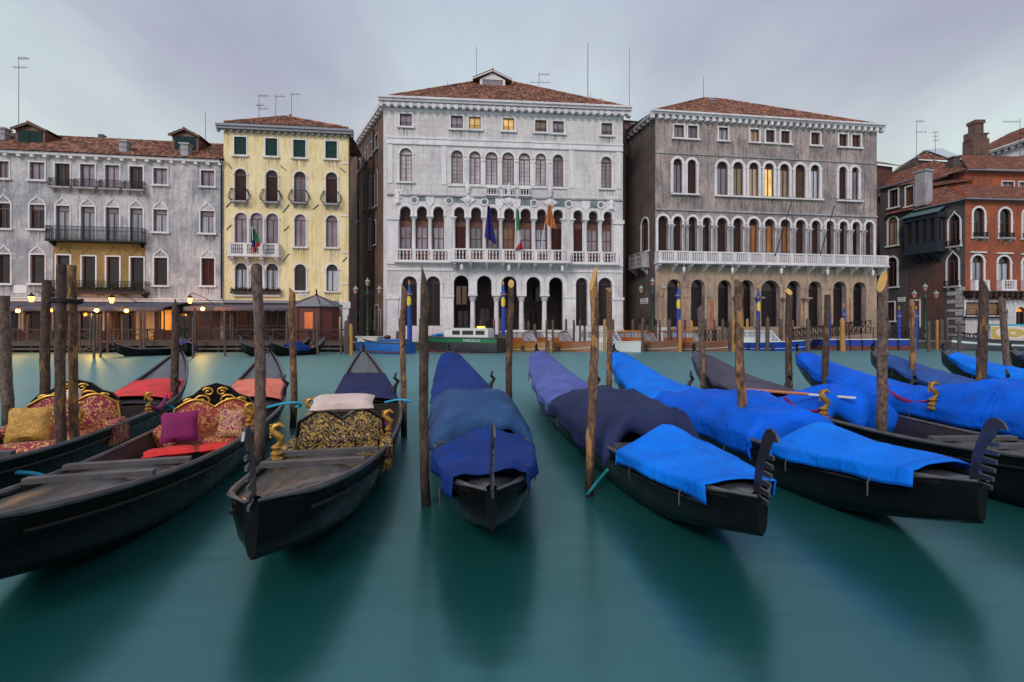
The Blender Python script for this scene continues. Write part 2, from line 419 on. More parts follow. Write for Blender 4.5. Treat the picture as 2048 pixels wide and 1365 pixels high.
# ------------------------------------------------------------------ water, land, quay
def water_mat():
    """Murky canal water: light scattered back from the silt, under a rippled, blurred mirror."""
    m, t, b = new_mat('canal_water'); h = N(t)
    t.nodes.remove(b); out = t.nodes['Material Output']
    df = h.n('ShaderNodeBsdfDiffuse'); gl = h.n('ShaderNodeBsdfGlossy'); mx = h.n('ShaderNodeMixShader')
    c = h.noise(h.coord((.05, .28, 1)), 1.0, 3, .5)
    h.l(h.ramp(c, [(.3, (.004, .054, .052)), (.7, (.008, .082, .076))]), df.inputs[0])
    gl.inputs['Color'].default_value = (.54, .92, 1.0, 1); sy = h.n('ShaderNodeSeparateXYZ'); h.l(h.n('ShaderNodeTexCoord').outputs['Object'], sy.inputs[0])
    ruf = h.math('ADD', h.math('MULTIPLY', sy.outputs[1], .02), h.math('MULTIPLY', c, .25))                    # ruffled mid-canal, sheltered between the boats
    h.l(h.ramp(ruf, [(.20, .26), (.50, .42)]), gl.inputs['Roughness'])
    fr = h.n('ShaderNodeFresnel'); fr.inputs[0].default_value = 1.5
    h.l(h.math('MINIMUM', h.math('ADD', h.math('MULTIPLY', fr.outputs[0], .75), .13), .56), mx.inputs[0])
    h.l(df.outputs[0], mx.inputs[1]); h.l(gl.outputs[0], mx.inputs[2]); h.l(mx.outputs[0], out.inputs[0])
    rip = h.math('ADD', h.noise(h.coord((.35, 1.1, 1)), 1.2, 3, .5), h.math('MULTIPLY', h.noise(h.coord((.12, .5, 1)), .6, 2, .5), 1.5))
    bp = h.n('ShaderNodeBump'); bp.inputs['Strength'].default_value = .10; bp.inputs['Distance'].default_value = .12; h.l(rip, bp.inputs['Height'])
    h.l(bp.outputs[0], gl.inputs['Normal'])
    return m
M['water'] = water_mat()
wb = MB(); wb.grid([[(-600 + 100*i, -150 + 100*j, 0) for i in range(13)] for j in range(12)])
struct(wb.build('water', M['water']))

QY = lambda x: 45.2 + .09 * (x + 15)                                   # the quay edge as a line in plan
ZQ = .72
qb = MB()
q0, q1 = -16.0, 47.0
qb.prism([(q0, QY(q0), ZQ), (q1, QY(q1), ZQ), (90, QY(q1) + 2, ZQ), (90, 140, ZQ), (-120, 140, ZQ), (-120, 46.6, ZQ), (q0, 46.6, ZQ)], (0, 0, -2.2))
struct(qb.build('quay', M['quayw']))
pb = MB()
pb.prism([(q0 + .35, QY(q0) + .35, ZQ + .004), (q1, QY(q1) + .35, ZQ + .004), (89, QY(q1) + 2.4, ZQ + .004), (89, 139, ZQ + .004), (-119, 139, ZQ + .004), (-119, 47, ZQ + .004), (q0 + .35, 47, ZQ + .004)], (0, 0, .02))
struct(pb.build('pavement', M['pave']))
kb = MB()
n = 60
for i in range(n):
    a, c = q0 + (q1 - q0) * i / n, q0 + (q1 - q0) * (i + .985) / n
    kb.prism([(a, QY(a) - .06, ZQ + .002), (c, QY(c) - .06, ZQ + .002), (c, QY(c) + .33, ZQ + .002), (a, QY(a) + .33, ZQ + .002)], (0, 0, .10))
struct(kb.build('kerb', M['stone_grey']))

def lettering(parent, text, size, mat, loc, rot, ext=.004):
    c = bpy.data.curves.new('lettering', 'FONT'); c.body = text; c.align_x = 'CENTER'; c.align_y = 'CENTER'; c.size = size; c.extrude = ext
    t = bpy.data.objects.new('lettering', c); me = bpy.data.meshes.new_from_object(t); bpy.data.objects.remove(t); bpy.data.curves.remove(c)
    me.name = 'lettering'; me.materials.clear(); me.materials.append(mat)
    o = bpy.data.objects.new('lettering', me); COL.objects.link(o); o.parent = parent; o.location = loc; o.rotation_euler = rot; return o
# ------------------------------------------------------------------ facades
def outl(kind, u0, u1, z0, z1, n=10, zc=None, in_=0.0):
    hw, uc = (u1 - u0) / 2, (u0 + u1) / 2
    if kind == 'rect': return [(u0, z0), (u1, z0), (u1, z1), (u0, z1)]
    if kind == 'arch':
        cz = z1 - hw
        return [(u0, z0), (u1, z0)] + [(uc + hw*math.cos(math.pi*i/n), cz + hw*math.sin(math.pi*i/n)) for i in range(n+1)]
    if kind == 'ogee':
        hh = hw * 2.1; zb = z1 - hh
        tb = [(1, 0), (.98, .2), (.86, .4), (.62, .56), (.36, .68), (.16, .82), (.05, .93), (0, 1)]
        return [(u0, z0), (u1, z0)] + [(uc + hw*x, zb + hh*y) for x, y in tb] + [(uc - hw*x, zb + hh*y) for x, y in tb[-2::-1]]
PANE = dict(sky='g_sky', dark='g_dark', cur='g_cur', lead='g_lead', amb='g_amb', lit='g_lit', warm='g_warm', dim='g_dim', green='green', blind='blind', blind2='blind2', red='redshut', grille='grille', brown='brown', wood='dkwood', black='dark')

class Fac:
    """One vertical wall plane between two plan points. Photo pixels are measured on that plane; parts are built in its own metres:
    x along the wall, y into the house, z up."""
    def __init__(s, a, b, root=None, name=None, label=None, cat='building', group=None):
        s.a, s.b = Vector(a), Vector(b); d = s.b - s.a
        s.W = d.length; s.U = d / s.W; s.I = Vector((-s.U.y, s.U.x)); rz = math.atan2(s.U.y, s.U.x)
        mw = Matrix.Translation((s.a.x, s.a.y, 0)) @ Matrix.Rotation(rz, 4, 'Z')
        if root is None:
            root = empty(name, (s.a.x, s.a.y, 0), rz); tag(root, label, cat, group); s.ml = None;
            s.mroot = mw
        else:
            s.mroot = root.mroot; s.ml = s.mroot.inverted() @ mw; root = root.root
        s.root = root; s.holes = []
    def uv(s, px, py, dep=0.0):
        d = Vector(((px - CX) / F, 1.0)); o = s.a + s.I * dep
        t = o.dot(s.I) / d.dot(s.I)
        return (d * t - s.a).dot(s.U), H - (py - HY) / F * t
    def rc(s, x0, y0, x1, y1, dep=0.0):
        xm, ym = (x0 + x1) / 2, (y0 + y1) / 2
        return s.uv(x0, ym, dep)[0], s.uv(x1, ym, dep)[0], s.uv(xm, y1, dep)[1], s.uv(xm, y0, dep)[1]
    def part(s, name, mb, mats, parent=None, smooth=False):
        if parent is None: return mb.build(name, mats, s.root, smooth, s.ml)
        return mb.build(name, mats, parent, smooth)
    def wall(s, z0, z1, mat, u0=0.0, u1=None, depth=.35, back=None, poly=None, name='wall'):
        u1 = s.W if u1 is None else u1
        o = poly or [(u0, z0), (u1, z0), (u1, z1), (u0, z1)]
        loops = [o] + [hl for hl in s.holes]
        allp = [p for l in loops for p in l]
        tr = tessellate_polygon([[Vector((p[0] + 1e-4 * math.sin(i * 7.1 + 31 * k) * (k > 0), p[1] + 1e-4 * math.cos(i * 3.7 + 17 * k) * (k > 0), 0)) for i, p in enumerate(l)] for k, l in enumerate(loops)])
        mb = MB(); mb.add([(u, 0, z) for u, z in allp], [tuple(reversed(t)) for t in tr])
        for l in s.holes:
            nn = len(l)
            mb.add([(u, 0, z) for u, z in l] + [(u, depth, z) for u, z in l], [(i, (i+1) % nn, nn + (i+1) % nn, nn + i) for i in range(nn)])
        if back:
            nn = len(o); 
            mb.add([(u, 0, z) for u, z in o] + [(u, back, z) for u, z in o], [(i, nn + i, nn + (i+1) % nn, (i+1) % nn) for i in range(nn)] + [tuple(nn + i for i in range(nn))])
        return s.part(name, mb, mat)
    def band(s, name, y0, y1, zb, zt, mat, u0=0.0, u1=None, steps=None, teeth=None):
        """A horizontal moulding; steps = extra profile courses (proud, z0, z1); teeth = (pitch, width, z0, z1, proud)."""
        u1 = s.W if u1 is None else u1
        mb = MB(); mb.box(u0, u1, y0, y1, zb, zt)
        for (pr, a, c) in steps or []: mb.box(u0 - pr * .0, u1 + pr * .0, -pr, y1, a, c)
        if teeth:
            pi_, wd, a, c, pr = teeth; k = int((u1 - u0) / pi_)
            for i in range(k + 1):
                uu = u0 + (u1 - u0 - wd) * i / k
                mb.box(uu, uu + wd, -pr, 0.02, a, c)
        return s.part(name, mb, mat)
    def window(s, box, kind='rect', pane='dark', sur=.14, sill=True, dep=.24, frame=None, mull=True, tran=None, surm=None, fw=.07, proud=.05, hole=True, name='window', cut=0.0, sur_top=None):
        u0, u1, z0, z1 = s.rc(*box)
        o = outl(kind, u0, u1, z0, z1)
        if hole: s.holes.append(o)
        frame = frame or M['brown']; surm = surm or M['stone']
        y = dep if hole else -.004
        mb = MB()
        inn = outl(kind, u0 + fw, u1 - fw, z0 + fw, z1 - fw)
        mb.ring(inn, o, y - .06, y + .02)
        uc = (u0 + u1) / 2
        zt = z1 - ((u1 - u0) / 2 if kind == 'arch' else 0)
        if kind == 'ogee': zt = z1 - (u1 - u0) * 1.0
        if tran is not None: zt = z0 + (z1 - z0) * tran
        if (kind != 'rect' or tran is not None): mb.box(u0 + fw, u1 - fw, y - .055, y + .018, zt - .045, zt + .045)
        if mull: mb.box(uc - .04, uc + .04, y - .053, y + .016, z0 + fw, (zt - .045) if (kind != 'rect' or tran is not None) else z1 - fw)
        f = s.part(name, mb, frame)
        pb_ = MB(); pb_.ngon([(u, y, z) for u, z in o]); 
        pm = pane if isinstance(pane, (tuple, list)) else (pane,)
        if len(pm) == 2:                                              # a blind or dark light over a different lower pane
            pb_ = MB(); zt2 = zt
            low = [(u0, z0), (u1, z0), (u1, zt2), (u0, zt2)]
            up = [(u1, zt2)] + [p for p in o[2:] if p[1] > zt2 + 1e-6] + [(u0, zt2)]
            pb_.ngon([(u, y, z) for u, z in low], 1); pb_.ngon([(u, y, z) for u, z in up], 0)
        s.part('pane', pb_, [M[PANE[p]] for p in pm], f)
        if sur:
            ot = outl(kind, u0 - sur, u1 + sur, z0, z1 + sur)
            sb = MB(); sb.ring(o, ot, -proud, .03, skip0=True)
            if kind == 'arch':                                        # small imposts where the arch springs
                for a, c in ((u0 - sur - .05, u0 - .005), (u1 + .005, u1 + sur + .05)): sb.box(a, c, -proud - .04, .02, zt - .06, zt + .08)
            s.part('surround', sb, surm, f)
        if sill:
            sb = MB(); sb.box(u0 - sur - .1, u1 + sur + .1, -.2, .03, z0 - .17, z0 - .005)
            s.part('sill', sb, surm, f)
            if (u1 - u0) > .5: ln = .9 + .7 * rnd.random(); sb = MB(); sb.add([(u0 - sur - .15, -.006, z0 - .17 - ln), (u1 + sur + .15, -.006, z0 - .17 - ln), (u1 + sur + .15, -.006, z0 - .16), (u0 - sur - .15, -.006, z0 - .16)], [(0, 1, 2, 3)]); s.part('rain_stain', sb, M['stain'], f)
        return f, (u0, u1, z0, z1)

def tile_roof(mb, A, B, inw, d, hgt, la=0.0, lb=0.0, pitch=.24, row=.42, m=0):
    """Clay pantile slope: eave from A to B, rising hgt over a run d along inw; the ridge starts la from A and ends lb before B."""
    A, B, inw = Vector(A), Vector(B), Vector(inw).normalized()
    e = (B - A); W = e.length; e /= W
    run3 = inw * d + Vector((0, 0, hgt)); L = run3.length; nrm = e.cross(run3).normalized()
    if nrm.z < 0: nrm = -nrm
    ncol = int(W / pitch * 4); nr = int(L / row)
    base = len(mb.v); rows = []
    for i in range(ncol + 1):
        u = W * i / ncol
        lim = 1.0
        if la > 0: lim = min(lim, u / la)
        if lb > 0: lim = min(lim, (W - u) / lb)
        ph = (u / pitch) % 1.0
        bumpz = .055 * math.sin(math.pi * ph) ** 2 if True else 0
        for j in range(2 * nr + 1):
            k = (j + 1) // 2; r_ = min(k / nr, lim)
            lip = (.035 if j % 2 == 0 else 0.0) if j < 2 * nr else .035
            p = A + e * u + run3 * r_ + nrm * (bumpz + lip)
            idx = len(mb.v); mb.v.append(tuple(p)); mb.uv[idx] = (u / pitch, min(k, lim * nr) - (0.001 if j % 2 == 1 else -.001))
    nn = 2 * nr + 1
    for i in range(ncol):
        for j in range(nn - 1):
            a = base + i * nn + j
            mb.f.append([a, a + nn, a + nn + 1, a + 1]); mb.m.append(m)

def ridge_caps(mb, a, b, r=.11, m=0):
    a, b = Vector(a), Vector(b); n = max(2, int((b - a).length / .4))
    for i in range(n):
        p, q = a.lerp(b, i / n), a.lerp(b, (i + 1.06) / n)
        k = len(mb.v); mb.tube([p, q], [r * 1.08, r * .92], 8, m)
        for v in range(k, len(mb.v)): mb.uv[v] = (i * 3 + .5, 7.5)

def baluster_mesh(h, r=.075, m=None):
    mb = MB(); mb.lathe([(r*.9, 0), (r*.9, .05*h), (r*.45, .09*h), (r, .24*h), (r*.95, .32*h), (r*.4, .47*h), (r*.4, .53*h), (r*.95, .68*h), (r, .76*h), (r*.45, .91*h), (r*.9, .95*h), (r*.9, h)], n=10)
    return mb
def stone_balcony(fac, u0, u1, zb, zt, y0, bays, per, mat, slab=.16, brackets=None, name='balcony', pier=.32, kind='baluster'):
    """Balustrade in front of the wall at y0 (negative): rail, plinth, piers, then each baluster as a sub-part."""
    mb = MB()
    mb.box(u0 - .06, u1 + .06, y0 - .08, .02, zb - slab, zb)                      # slab
    mb.box(u0, u1, y0, y0 + .2, zt - .14, zt); mb.box(u0, u1, y0 + .01, y0 + .19, zb + .001, zb + .1)
    if y0 < -.4:
        for a in (u0, u1 - .2): mb.box(a, a + .2, y0 + .2, 0, zt - .139, zt - .001); mb.box(a + .01, a + .19, y0 + .2, 0, zb + .002, zt - .16)
    bw = (u1 - u0 - pier) / bays
    for i in range(bays + 1): mb.box(u0 + i * bw, u0 + i * bw + pier, y0 - .015, y0 + .215, zb + .003, zt - .003)
    if brackets:
        for u in brackets:
            prof = [(u - .14, y0 * .9, zb - slab), (u - .14, y0 * .9, zb - slab - .18), (u - .14, y0 * .5, zb - slab - .36), (u - .14, 0, zb - slab - .75), (u - .14, 0, zb - slab)]
            mb.prism(prof, (.28, 0, 0))
    o = fac.part(name, mb, mat)
    hh = zt - .14 - zb - .1; first = None
    for i in range(bays):
        a = u0 + i * bw + pier; sp = (bw - pier) / per
        for j in range(per):
            loc = (a + sp * (j + .5), y0 + .1, zb + .1)
            if first is None:
                if kind == 'baluster': first = baluster_mesh(hh, min(.085, sp * .36)).build('baluster', mat, o, True)
                else:
                    b_ = MB(); b_.box(-sp * .27, sp * .27, -.06, .06, 0, hh); first = b_.build('baluster', mat, o)
                first.location = loc
            else:
                c = first.copy(); COL.objects.link(c); c.parent = o; c.location = loc
    return o
def iron_balcony(fac, box, proud=.55, slabm=None, mat=None, pitch=.11, belly=0.0, name='balcony'):
    u0, u1, z0, z1 = fac.rc(*box); mat = mat or M['iron']
    sb = MB(); sb.box(u0 - .04, u1 + .04, -proud - .05, .02, z0 - .14, z0)
    for u in (u0 + .15, u1 - .35): sb.prism([(u, -proud * .8, z0 - .14), (u, -proud * .6, z0 - .3), (u, 0, z0 - .5), (u, 0, z0 - .14)], (.2, 0, 0))
    o = fac.part(name, sb, slabm or M['stone_grey'])
    mb = MB()
    def side(pts): 
        for a, b in zip(pts, pts[1:]):
            mb.bar(a + (z1,), b + (z1,), .05, .045); mb.bar(a + (z0 + .09,), b + (z0 + .09,), .035)
            L = math.dist(a, b); k = max(2, int(L / pitch))
            for i in range(k + 1):
                f = i / k; x, y = a[0] + (b[0] - a[0]) * f, a[1] + (b[1] - a[1]) * f
                if belly:
                    nx, ny = (b[1] - a[1]) / L, -(b[0] - a[0]) / L
                    if abs(nx) < .5: ny = -1; nx = 0
                    else: nx = 1 if a[0] > (u0 + u1) / 2 else -1; ny = 0
                    q = [(x + nx * belly * g, y + ny * belly * g, z0 + (z1 - z0) * e) for e, g in ((0, 0), (.15, .6), (.35, 1), (.6, .8), (.85, .2), (1, 0))]
                    mb.tube(q, .012, 5, caps=False)
                else: mb.bar((x, y, z0), (x, y, z1), .022)
                if not belly and i < k: mb.bar((x, y, z0 + (z1-z0)*.62), (x + (b[0]-a[0])/k, y + (b[1]-a[1])/k, z0 + (z1-z0)*.82), .014)
    side([(u0, 0.0), (u0, -proud), (u1, -proud), (u1, 0.0)])
    fac.part('railing', mb, mat, o)
    return o, (u0, u1, z0, z1)
def chimney_stack(fac, root_part, box, dep, w=.8, mat=None, cap=True, zlow=1.2):
    u0, u1, z0, z1 = fac.rc(*box, dep)
    mb = MB(); mb.box(u0, u1, dep, dep + w, z0 - zlow, z1)
    if cap: mb.box(u0 - .1, u1 + .1, dep - .1, dep + w + .1, z1 - .001, z1 + .16); mb.box(u0 - .04, u1 + .04, dep - .04, dep + w + .04, z1 - .45, z1 - .33)
    return mb.build('chimney', mat or M['stone_grey'], root_part)
def antenna(px, pyt, pyb, Y, arms, label, group='aerials on the roofs', r=.028):
    zt, zb = Zp(pyt, Y), Zp(pyb, Y) - .8
    mb = MB(); x = X(px, Y)
    mb.tube([(0, 0, 0), (0, 0, zt - zb)], [r, r * .7], 6)
    for (py, xa, xb, k) in arms:
        z = Zp(py, Y) - zb; a, b = X(xa, Y) - x, X(xb, Y) - x
        mb.bar((a, 0, z), (b, .15, z + .05), .03)
        for i in range(k):
            f = (i + .5) / k; u = a + (b - a) * f
            mb.bar((u, -.22, z + .05 * f), (u, .32, z + .05 * f), .014); mb.bar((u, 0, z - .16), (u, .02, z + .2), .014)
    o = mb.build('roof_aerial', M['iron']); o.location = (x, Y, zb)
    return tag(o, label, 'antenna', group)
def dormer(fac, roofpart, box, dep, length, wallm, doorm, door=None, over=.25, rise=.33):
    """A gabled roof dormer: cheeks, door or window, tiled gable roof (all sub-parts of the roof's own part)."""
    u0, u1, z0, z1 = fac.rc(*box, dep); ww = u1 - u0; zs = z0 + (z1 - z0) * (1 - rise); uc = (u0 + u1) / 2
    mb = MB(); i0, i1 = u0 + over, u1 - over
    mb.prism([(i0, dep, z0 - .8), (i1, dep, z0 - .8), (i1, dep, zs), (uc, dep, z1 - .22), (i0, dep, zs)], (0, length, 0))
    f = fac.part('dormer', mb, wallm)
    rb = MB()
    for a, b in (((u0, -.3), 1), ((u1, -.3), -1)):
        A = (a[0], dep - .35, zs - .02); B = (a[0], dep + length, zs - .02)
        if b == 1: tile_roof(rb, B, A, (1, 0, 0), ww / 2, z1 - zs)
        else: tile_roof(rb, A, B, (-1, 0, 0), ww / 2, z1 - zs)
    ridge_caps(rb, (uc, dep - .35, z1 + .02), (uc, dep + length, z1 + .02))
    fac.part('dormer_roof', rb, M['tile'], f, True)
    sb = MB()
    for sx in (-1, 1):
        sb.prism([(uc, dep - .3, z1 - .16), (uc + sx * ww / 2, dep - .3, zs - .16), (uc + sx * ww / 2, dep - .3, zs - .02), (uc, dep - .3, z1 - .02)], (0, .12, 0))
    fac.part('bargeboard', sb, wallm, f)
    db = MB(); j0, j1 = i0 + ww * .07, i1 - ww * .07
    if door == 'window':
        db.box(j0, j1, dep - .03, dep + .05, z0 + .02, zs - .03)
        d = fac.part('dormer_window', db, M['brown'], f)
        pb_ = MB(); pb_.box(j0 + .1, j1 - .1, dep - .05, dep - .028, z0 + .12, zs - .13); fac.part('pane', pb_, doorm, f)
    else:
        uu = (j0 + j1) / 2
        for a, b in ((j0, uu - .02), (uu + .02, j1)): db.box(a, b, dep - .05, dep + .02, z0 + .02, zs - .05)
        for a in ((j0 + uu) / 2, (uu + j1) / 2): db.box(a - .12, a + .12, dep - .062, dep - .048, zs - .75, zs - .5, 1)
        fac.part('door', db, [doorm, M['dark']], f)
    return f
# ================================================================== BUILDINGS
def pt(px, Y): return (X(px, Y), Y)
# ------------------------------------------------------------------ grey house on the left
lh = Fac(pt(-180, 43.9), pt(447, 47.7), name='grey_house', label='long grey plastered house with four balconied bays beside the yellow house', cat='house')
Zl = lambda px, py, d=0.0: lh.uv(px, py, d)[1]
t1 = [(-65,319,-42,356),(-5,323,18,357),(59.5,325,89.5,360),(110,327.5,140,375),(160.5,329,190,377),(210.5,331,239,379),(259,333.5,286,381),(307,337,335,369.5),(402,341.5,429,373)]
t2 = [(-68,402,-40,453),(-6,407,21,457),(59.5,410,90,458),(112,412,140,484),(162,414,190,485),(211.5,415.5,239,486),(260,417,286,487),(307,419.5,335,464),(401,422.5,429,466.5)]
t3 = [(-66,505,-38,566),(-4,509,21,567),(61,510,90,567),(113,511,140,582),(164,513,191,582.5),(213,514,239,583),(261,515.5,287.5,584),(308,516,335,571),(403,517,429,571.5)]
p2 = ['cur','dark',('sky','dark'),('sky','cur'),('sky','cur'),('sky','cur'),('sky','cur'),('sky','cur'),('sky','cur')]
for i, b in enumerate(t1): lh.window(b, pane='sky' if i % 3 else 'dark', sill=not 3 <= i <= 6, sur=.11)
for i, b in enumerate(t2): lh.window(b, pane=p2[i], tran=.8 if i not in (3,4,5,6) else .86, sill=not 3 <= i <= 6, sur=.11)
for i, b in enumerate(t3):
    lh.window(b, pane='red' if i == 8 else 'dark', mull=(i == 8), sill=not 3 <= i <= 6, sur=.12, frame=M['dkwood'], fw=.14)
# white ogee mouldings over the two lower rows
def ogee_mould(x0, x1, yt, yb, mat):
    u0, u1, z0, z1 = lh.rc(x0, yt, x1, yb); uc = (u0 + u1) / 2; hw = (u1 - u0) / 2
    tb = [(1, 0), (.86, .13), (.74, .36), (.56, .52), (.34, .64), (.14, .86), (0, 1)]
    pts = [(uc + hw*x, z0 + (z1-z0)*y) for x, y in tb] + [(uc - hw*x, z0 + (z1-z0)*y) for x, y in tb[-2::-1]]
    mb = MB()
    for a, c in zip(pts, pts[1:]): mb.bar((a[0], -.03, a[1]), (c[0], -.03, c[1]), .11, .10, up=(0, 1, 0))
    mb.ball((uc, -.03, z1 + .05), .09, 8)
    lh.part('ogee_moulding', mb, mat)
for b in t2: ogee_mould(b[0]-1.5, b[2]+1.5, b[1]-17, b[1]-1.5, M['stone'])
for i, b in enumerate(t3): ogee_mould(b[0]-1.5, b[2]+1.5, b[1]-17.5, b[1]-3, M['stone'] if not 3 <= i <= 6 else M['ochre'])
# shop fronts under the awning
for b, pn in (((-60,618,-20,684),'dark'), ((0,622,22,668),'cur'), ((48,622,66,668),'dark'), ((138,624,150,684),'dark'), ((158,624,190,684),'dark'), ((232,624,268,688),'dark'), ((318,619,344,662),'warm'), ((352,622,378,688),'dark'), ((384,620,392,684),'dim')):
    lh.window(b, pane=pn, sur=0, sill=False, mull=False, frame=M['dkwood'])
ztop = Zl(224, 313.5)
lh.wall(ZQ - .1, ztop, M['lh'], back=9.0)
SHOP = (lh, [h for h in lh.holes if max(p[1] for p in h) < Zl(224, 606)])
u0, u1, z0, z1 = lh.rc(106, 487, 291, 592)
ob = MB()                                                              # ochre plaster between the balconies, set round the windows
cols = [lh.rc(*b) for b in t3[3:7]]; xs = [u0] + [v for c in cols for v in (c[0] - .13, c[1] + .13)] + [u1]
for i in range(0, len(xs), 2): ob.box(xs[i], xs[i+1], -.012, .01, z0, z1)
for c in cols: ob.box(c[0] - .13, c[1] + .13, -.012, .01, c[3] + .13, z1)
lh.part('ochre_render', ob, M['ochre'])
ob = MB(); a = lh.rc(272, 622, 307, 690); ob.box(a[0], a[1], -.03, .02, a[2], a[3]); lh.part('shop_pier', ob, M['yh'])
for x in (38, 44, 104, 306, 150, 206): ob = MB(); a = lh.rc(x, 622, x + 3.5, 662); ob.box(a[0], a[1], -.06, .02, a[2], a[3]); lh.part('shop_pilaster', ob, M['stone'])
lh.band('cornice', -.18, .05, Zl(224, 604), Zl(224, 597), M['stone'], steps=[(.28, Zl(224, 599), Zl(224, 596.5))])
lh.band('eaves', -.35, .05, ztop - .18, ztop + .06, M['stone'], u1=lh.W - .1, teeth=(1.05, .28, ztop - .42, ztop - .18, .3))
for b in t1[3:7]: iron_balcony(lh, (b[0]-6, b[3]-15, b[2]+6, b[3]+.5), .5)
iron_balcony(lh, (104, 457.5, 292, 484), .8, pitch=.10, slabm=M['iron'])
bal3, r3 = iron_balcony(lh, (99, 564, 299, 586), .85, pitch=.11, slabm=M['dkwood'])
# roof
ze = ztop + .04; EA, EB = (0, -.5, ze), (lh.W, -.5, ze)
rm = MB(); dpt = 4.9; zr = lh.uv(290, 283, dpt - .5)[1]
tile_roof(rm, EA, EB, (0, 1, 0), dpt, zr - ze); tile_roof(rm, (lh.W, 9.2, ze), (0, 9.2, ze), (0, -1, 0), 4.7, zr - ze, pitch=.6)
ridge_caps(rm, (0, dpt - .5, zr + .05), (lh.W, dpt - .5, zr + .05))
lroof = lh.part('roof', rm, M['tile'], smooth=True)
rb2 = MB(); a = lh.rc(264, 281, 441, 291, 6.5); 
tile_roof(rb2, (a[0], 5.6, a[2]), (a[1], 5.6, a[2]), (0, 1, 0), 2.2, a[3] - a[2]); rb2.box(a[0], a[1], 5.7, 7.8, a[2] - 3, a[2] - .02)
for k in range(len(rb2.v)): rb2.uv.setdefault(k, (.5, .5))
lh.part('rear_roof', rb2, M['tile'], smooth=True)
dormer(lh, lroof, (25, 247, 96, 288), 1.9, 3.2, M['brown'], M['green'])
dormer(lh, lroof, (339, 259, 402, 300), 1.5, 3.2, M['brown'], M['green'])
for b, dp in (((238,284,253,312),.25), ((360,289,376,318),.05), ((-10,258,9,279),2.2)): chimney_stack(lh, lroof, b, dp, .75)
chimney_stack(lh, lroof, (196,268.5,206,281), 6.0, .6, M['slate'], False)
db = MB(); u = lh.uv(446, 450)[0]; db.tube([(u - .1, -.12, ztop - .1), (u - .1, -.12, ZQ + 3.9)], .07); db.tube([(u - .1, -.4, ztop + .1), (u - .1, -.12, ztop - .5)], .07)
lh.part('drainpipe', db, M['iron'])
db = MB(); a = lh.rc(28, 571, 54, 586.5); db.box(a[0], a[1], -.05, .01, a[2], a[3]); lh.part('wall_plaque', db, M['white'])

# ------------------------------------------------------------------ yellow house
yh = Fac(pt(447.2, 47.75), pt(697, 49.2), name='yellow_house', label='tall narrow yellow house with green top shutters and arched windows', cat='house')
yt1 = [(468.5,274.3,492.8,310.6),(531,277.4,554.7,313),(587,280.5,611,315.8),(651,283,674,318)]
yt2 = [(469,338,493,402.5),(531.5,341,555.7,404.5),(588,343.5,611.5,405.5),(651.5,345,674.7,408)]
yt3 = [(469.4,425.8,494.5,488.5),(500.8,426,525.6,489),(532.4,427.4,556.8,489.3),(589,429.3,611.7,493.8),(652,431,675,495)]
yt4 = [(470,526.6,494.5,588.7),(501.5,527,525.6,589),(532.4,527.8,556.6,589.3),(589,529,612,581.7),(652.7,529.4,675.4,582.4)]
for b in yt1: yh.window(b, pane='green', sur=.12, mull=False, frame=M['green'], fw=.03, dep=.08)
for i, b in enumerate(yt2): yh.window(b, 'arch', ('dark', 'sky') if i == 2 else ('dark', 'blind'), sill=False, sur=.13, mull=(i == 2))
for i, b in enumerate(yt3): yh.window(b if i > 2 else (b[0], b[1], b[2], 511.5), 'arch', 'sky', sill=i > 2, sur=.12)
for i, b in enumerate(yt4): yh.window(b, 'arch', ('dark', 'cur') if i != 3 else 'dark', sill=i > 2, sur=.13, frame=M['dkwood'], mull=i != 3)
for b, pn in (((452,622,487,684),'grille'), ((492,622,530,684),'grille'), ((536,622,585,684),'grille'), ((600,622,660,686),'dark')):
    yh.window(b, pane=pn, sur=0, sill=False, frame=M['dkwood'])
zt = yh.uv(572, 268)[1]
yh.wall(ZQ - .1, zt + .3, M['yh'], back=.4)
yw = Fac((yh.b.x - 2.6, yh.b.y + 8.5), yh.b, root=yh); yw.wall(ZQ - .1, zt + .3, M['yh'], name='side_wall')
skirt = MB(); skirt.box(.02, yh.W - .02, -.05, .0, 3.2, yh.uv(560, 607)[1]); yh.part('fascia', skirt, M['dkwood'])
zc0, zc1 = yh.uv(572, 270.5)[1], yh.uv(572, 257)[1]
yh.band('cornice', -.5, .05, zc0 + .22, zc1, M['lead'], u0=-.5, u1=yh.W + .5, steps=[(.62, zc1 - .2, zc1 + .002)], teeth=(.62, .2, zc0, zc0 + .22, .34))
rm = MB(); ze = zc1 + .25; zr = yh.uv(569.5, 232.5, 3.6)[1]; ua, ub = yh.uv(449, 250)[0], yh.uv(696, 260)[0]; uc = yh.uv(569.5, 240, 3.6)[0]
tile_roof(rm, (ua, -.1, ze), (ub, -.1, ze), (0, 1, 0), 3.9, zr - ze, uc - ua - .1, ub - uc - .1)
tile_roof(rm, (ua, 8.3, ze), (ua, -.1, ze), (1, 0, 0), uc - ua, zr - ze, 4.2, 4.2, pitch=.5); tile_roof(rm, (ub, -.1, ze), (ub, 8.3, ze), (-1, 0, 0), ub - uc, zr - ze, 4.2, 4.2, pitch=.5)
tile_roof(rm, (ub, 8.3, ze), (ua, 8.3, ze), (0, -1, 0), 4.4, zr - ze, ub - uc, uc - ua, pitch=.5)
ridge_caps(rm, (ua, -.1, ze + .05), (uc, 3.8, zr + .05)); ridge_caps(rm, (ub, -.1, ze + .05), (uc, 3.8, zr + .05))
yroof = yh.part('roof', rm, M['tile'], smooth=True)
gb = MB(); gb.box(ua, ub, -.05, .3, zc1 - .01, ze + .03); yh.part('parapet', gb, M['lead'])
chimney_stack(yh, yroof, (578,229,582,236), 4.2, .3, M['tile2'], False)
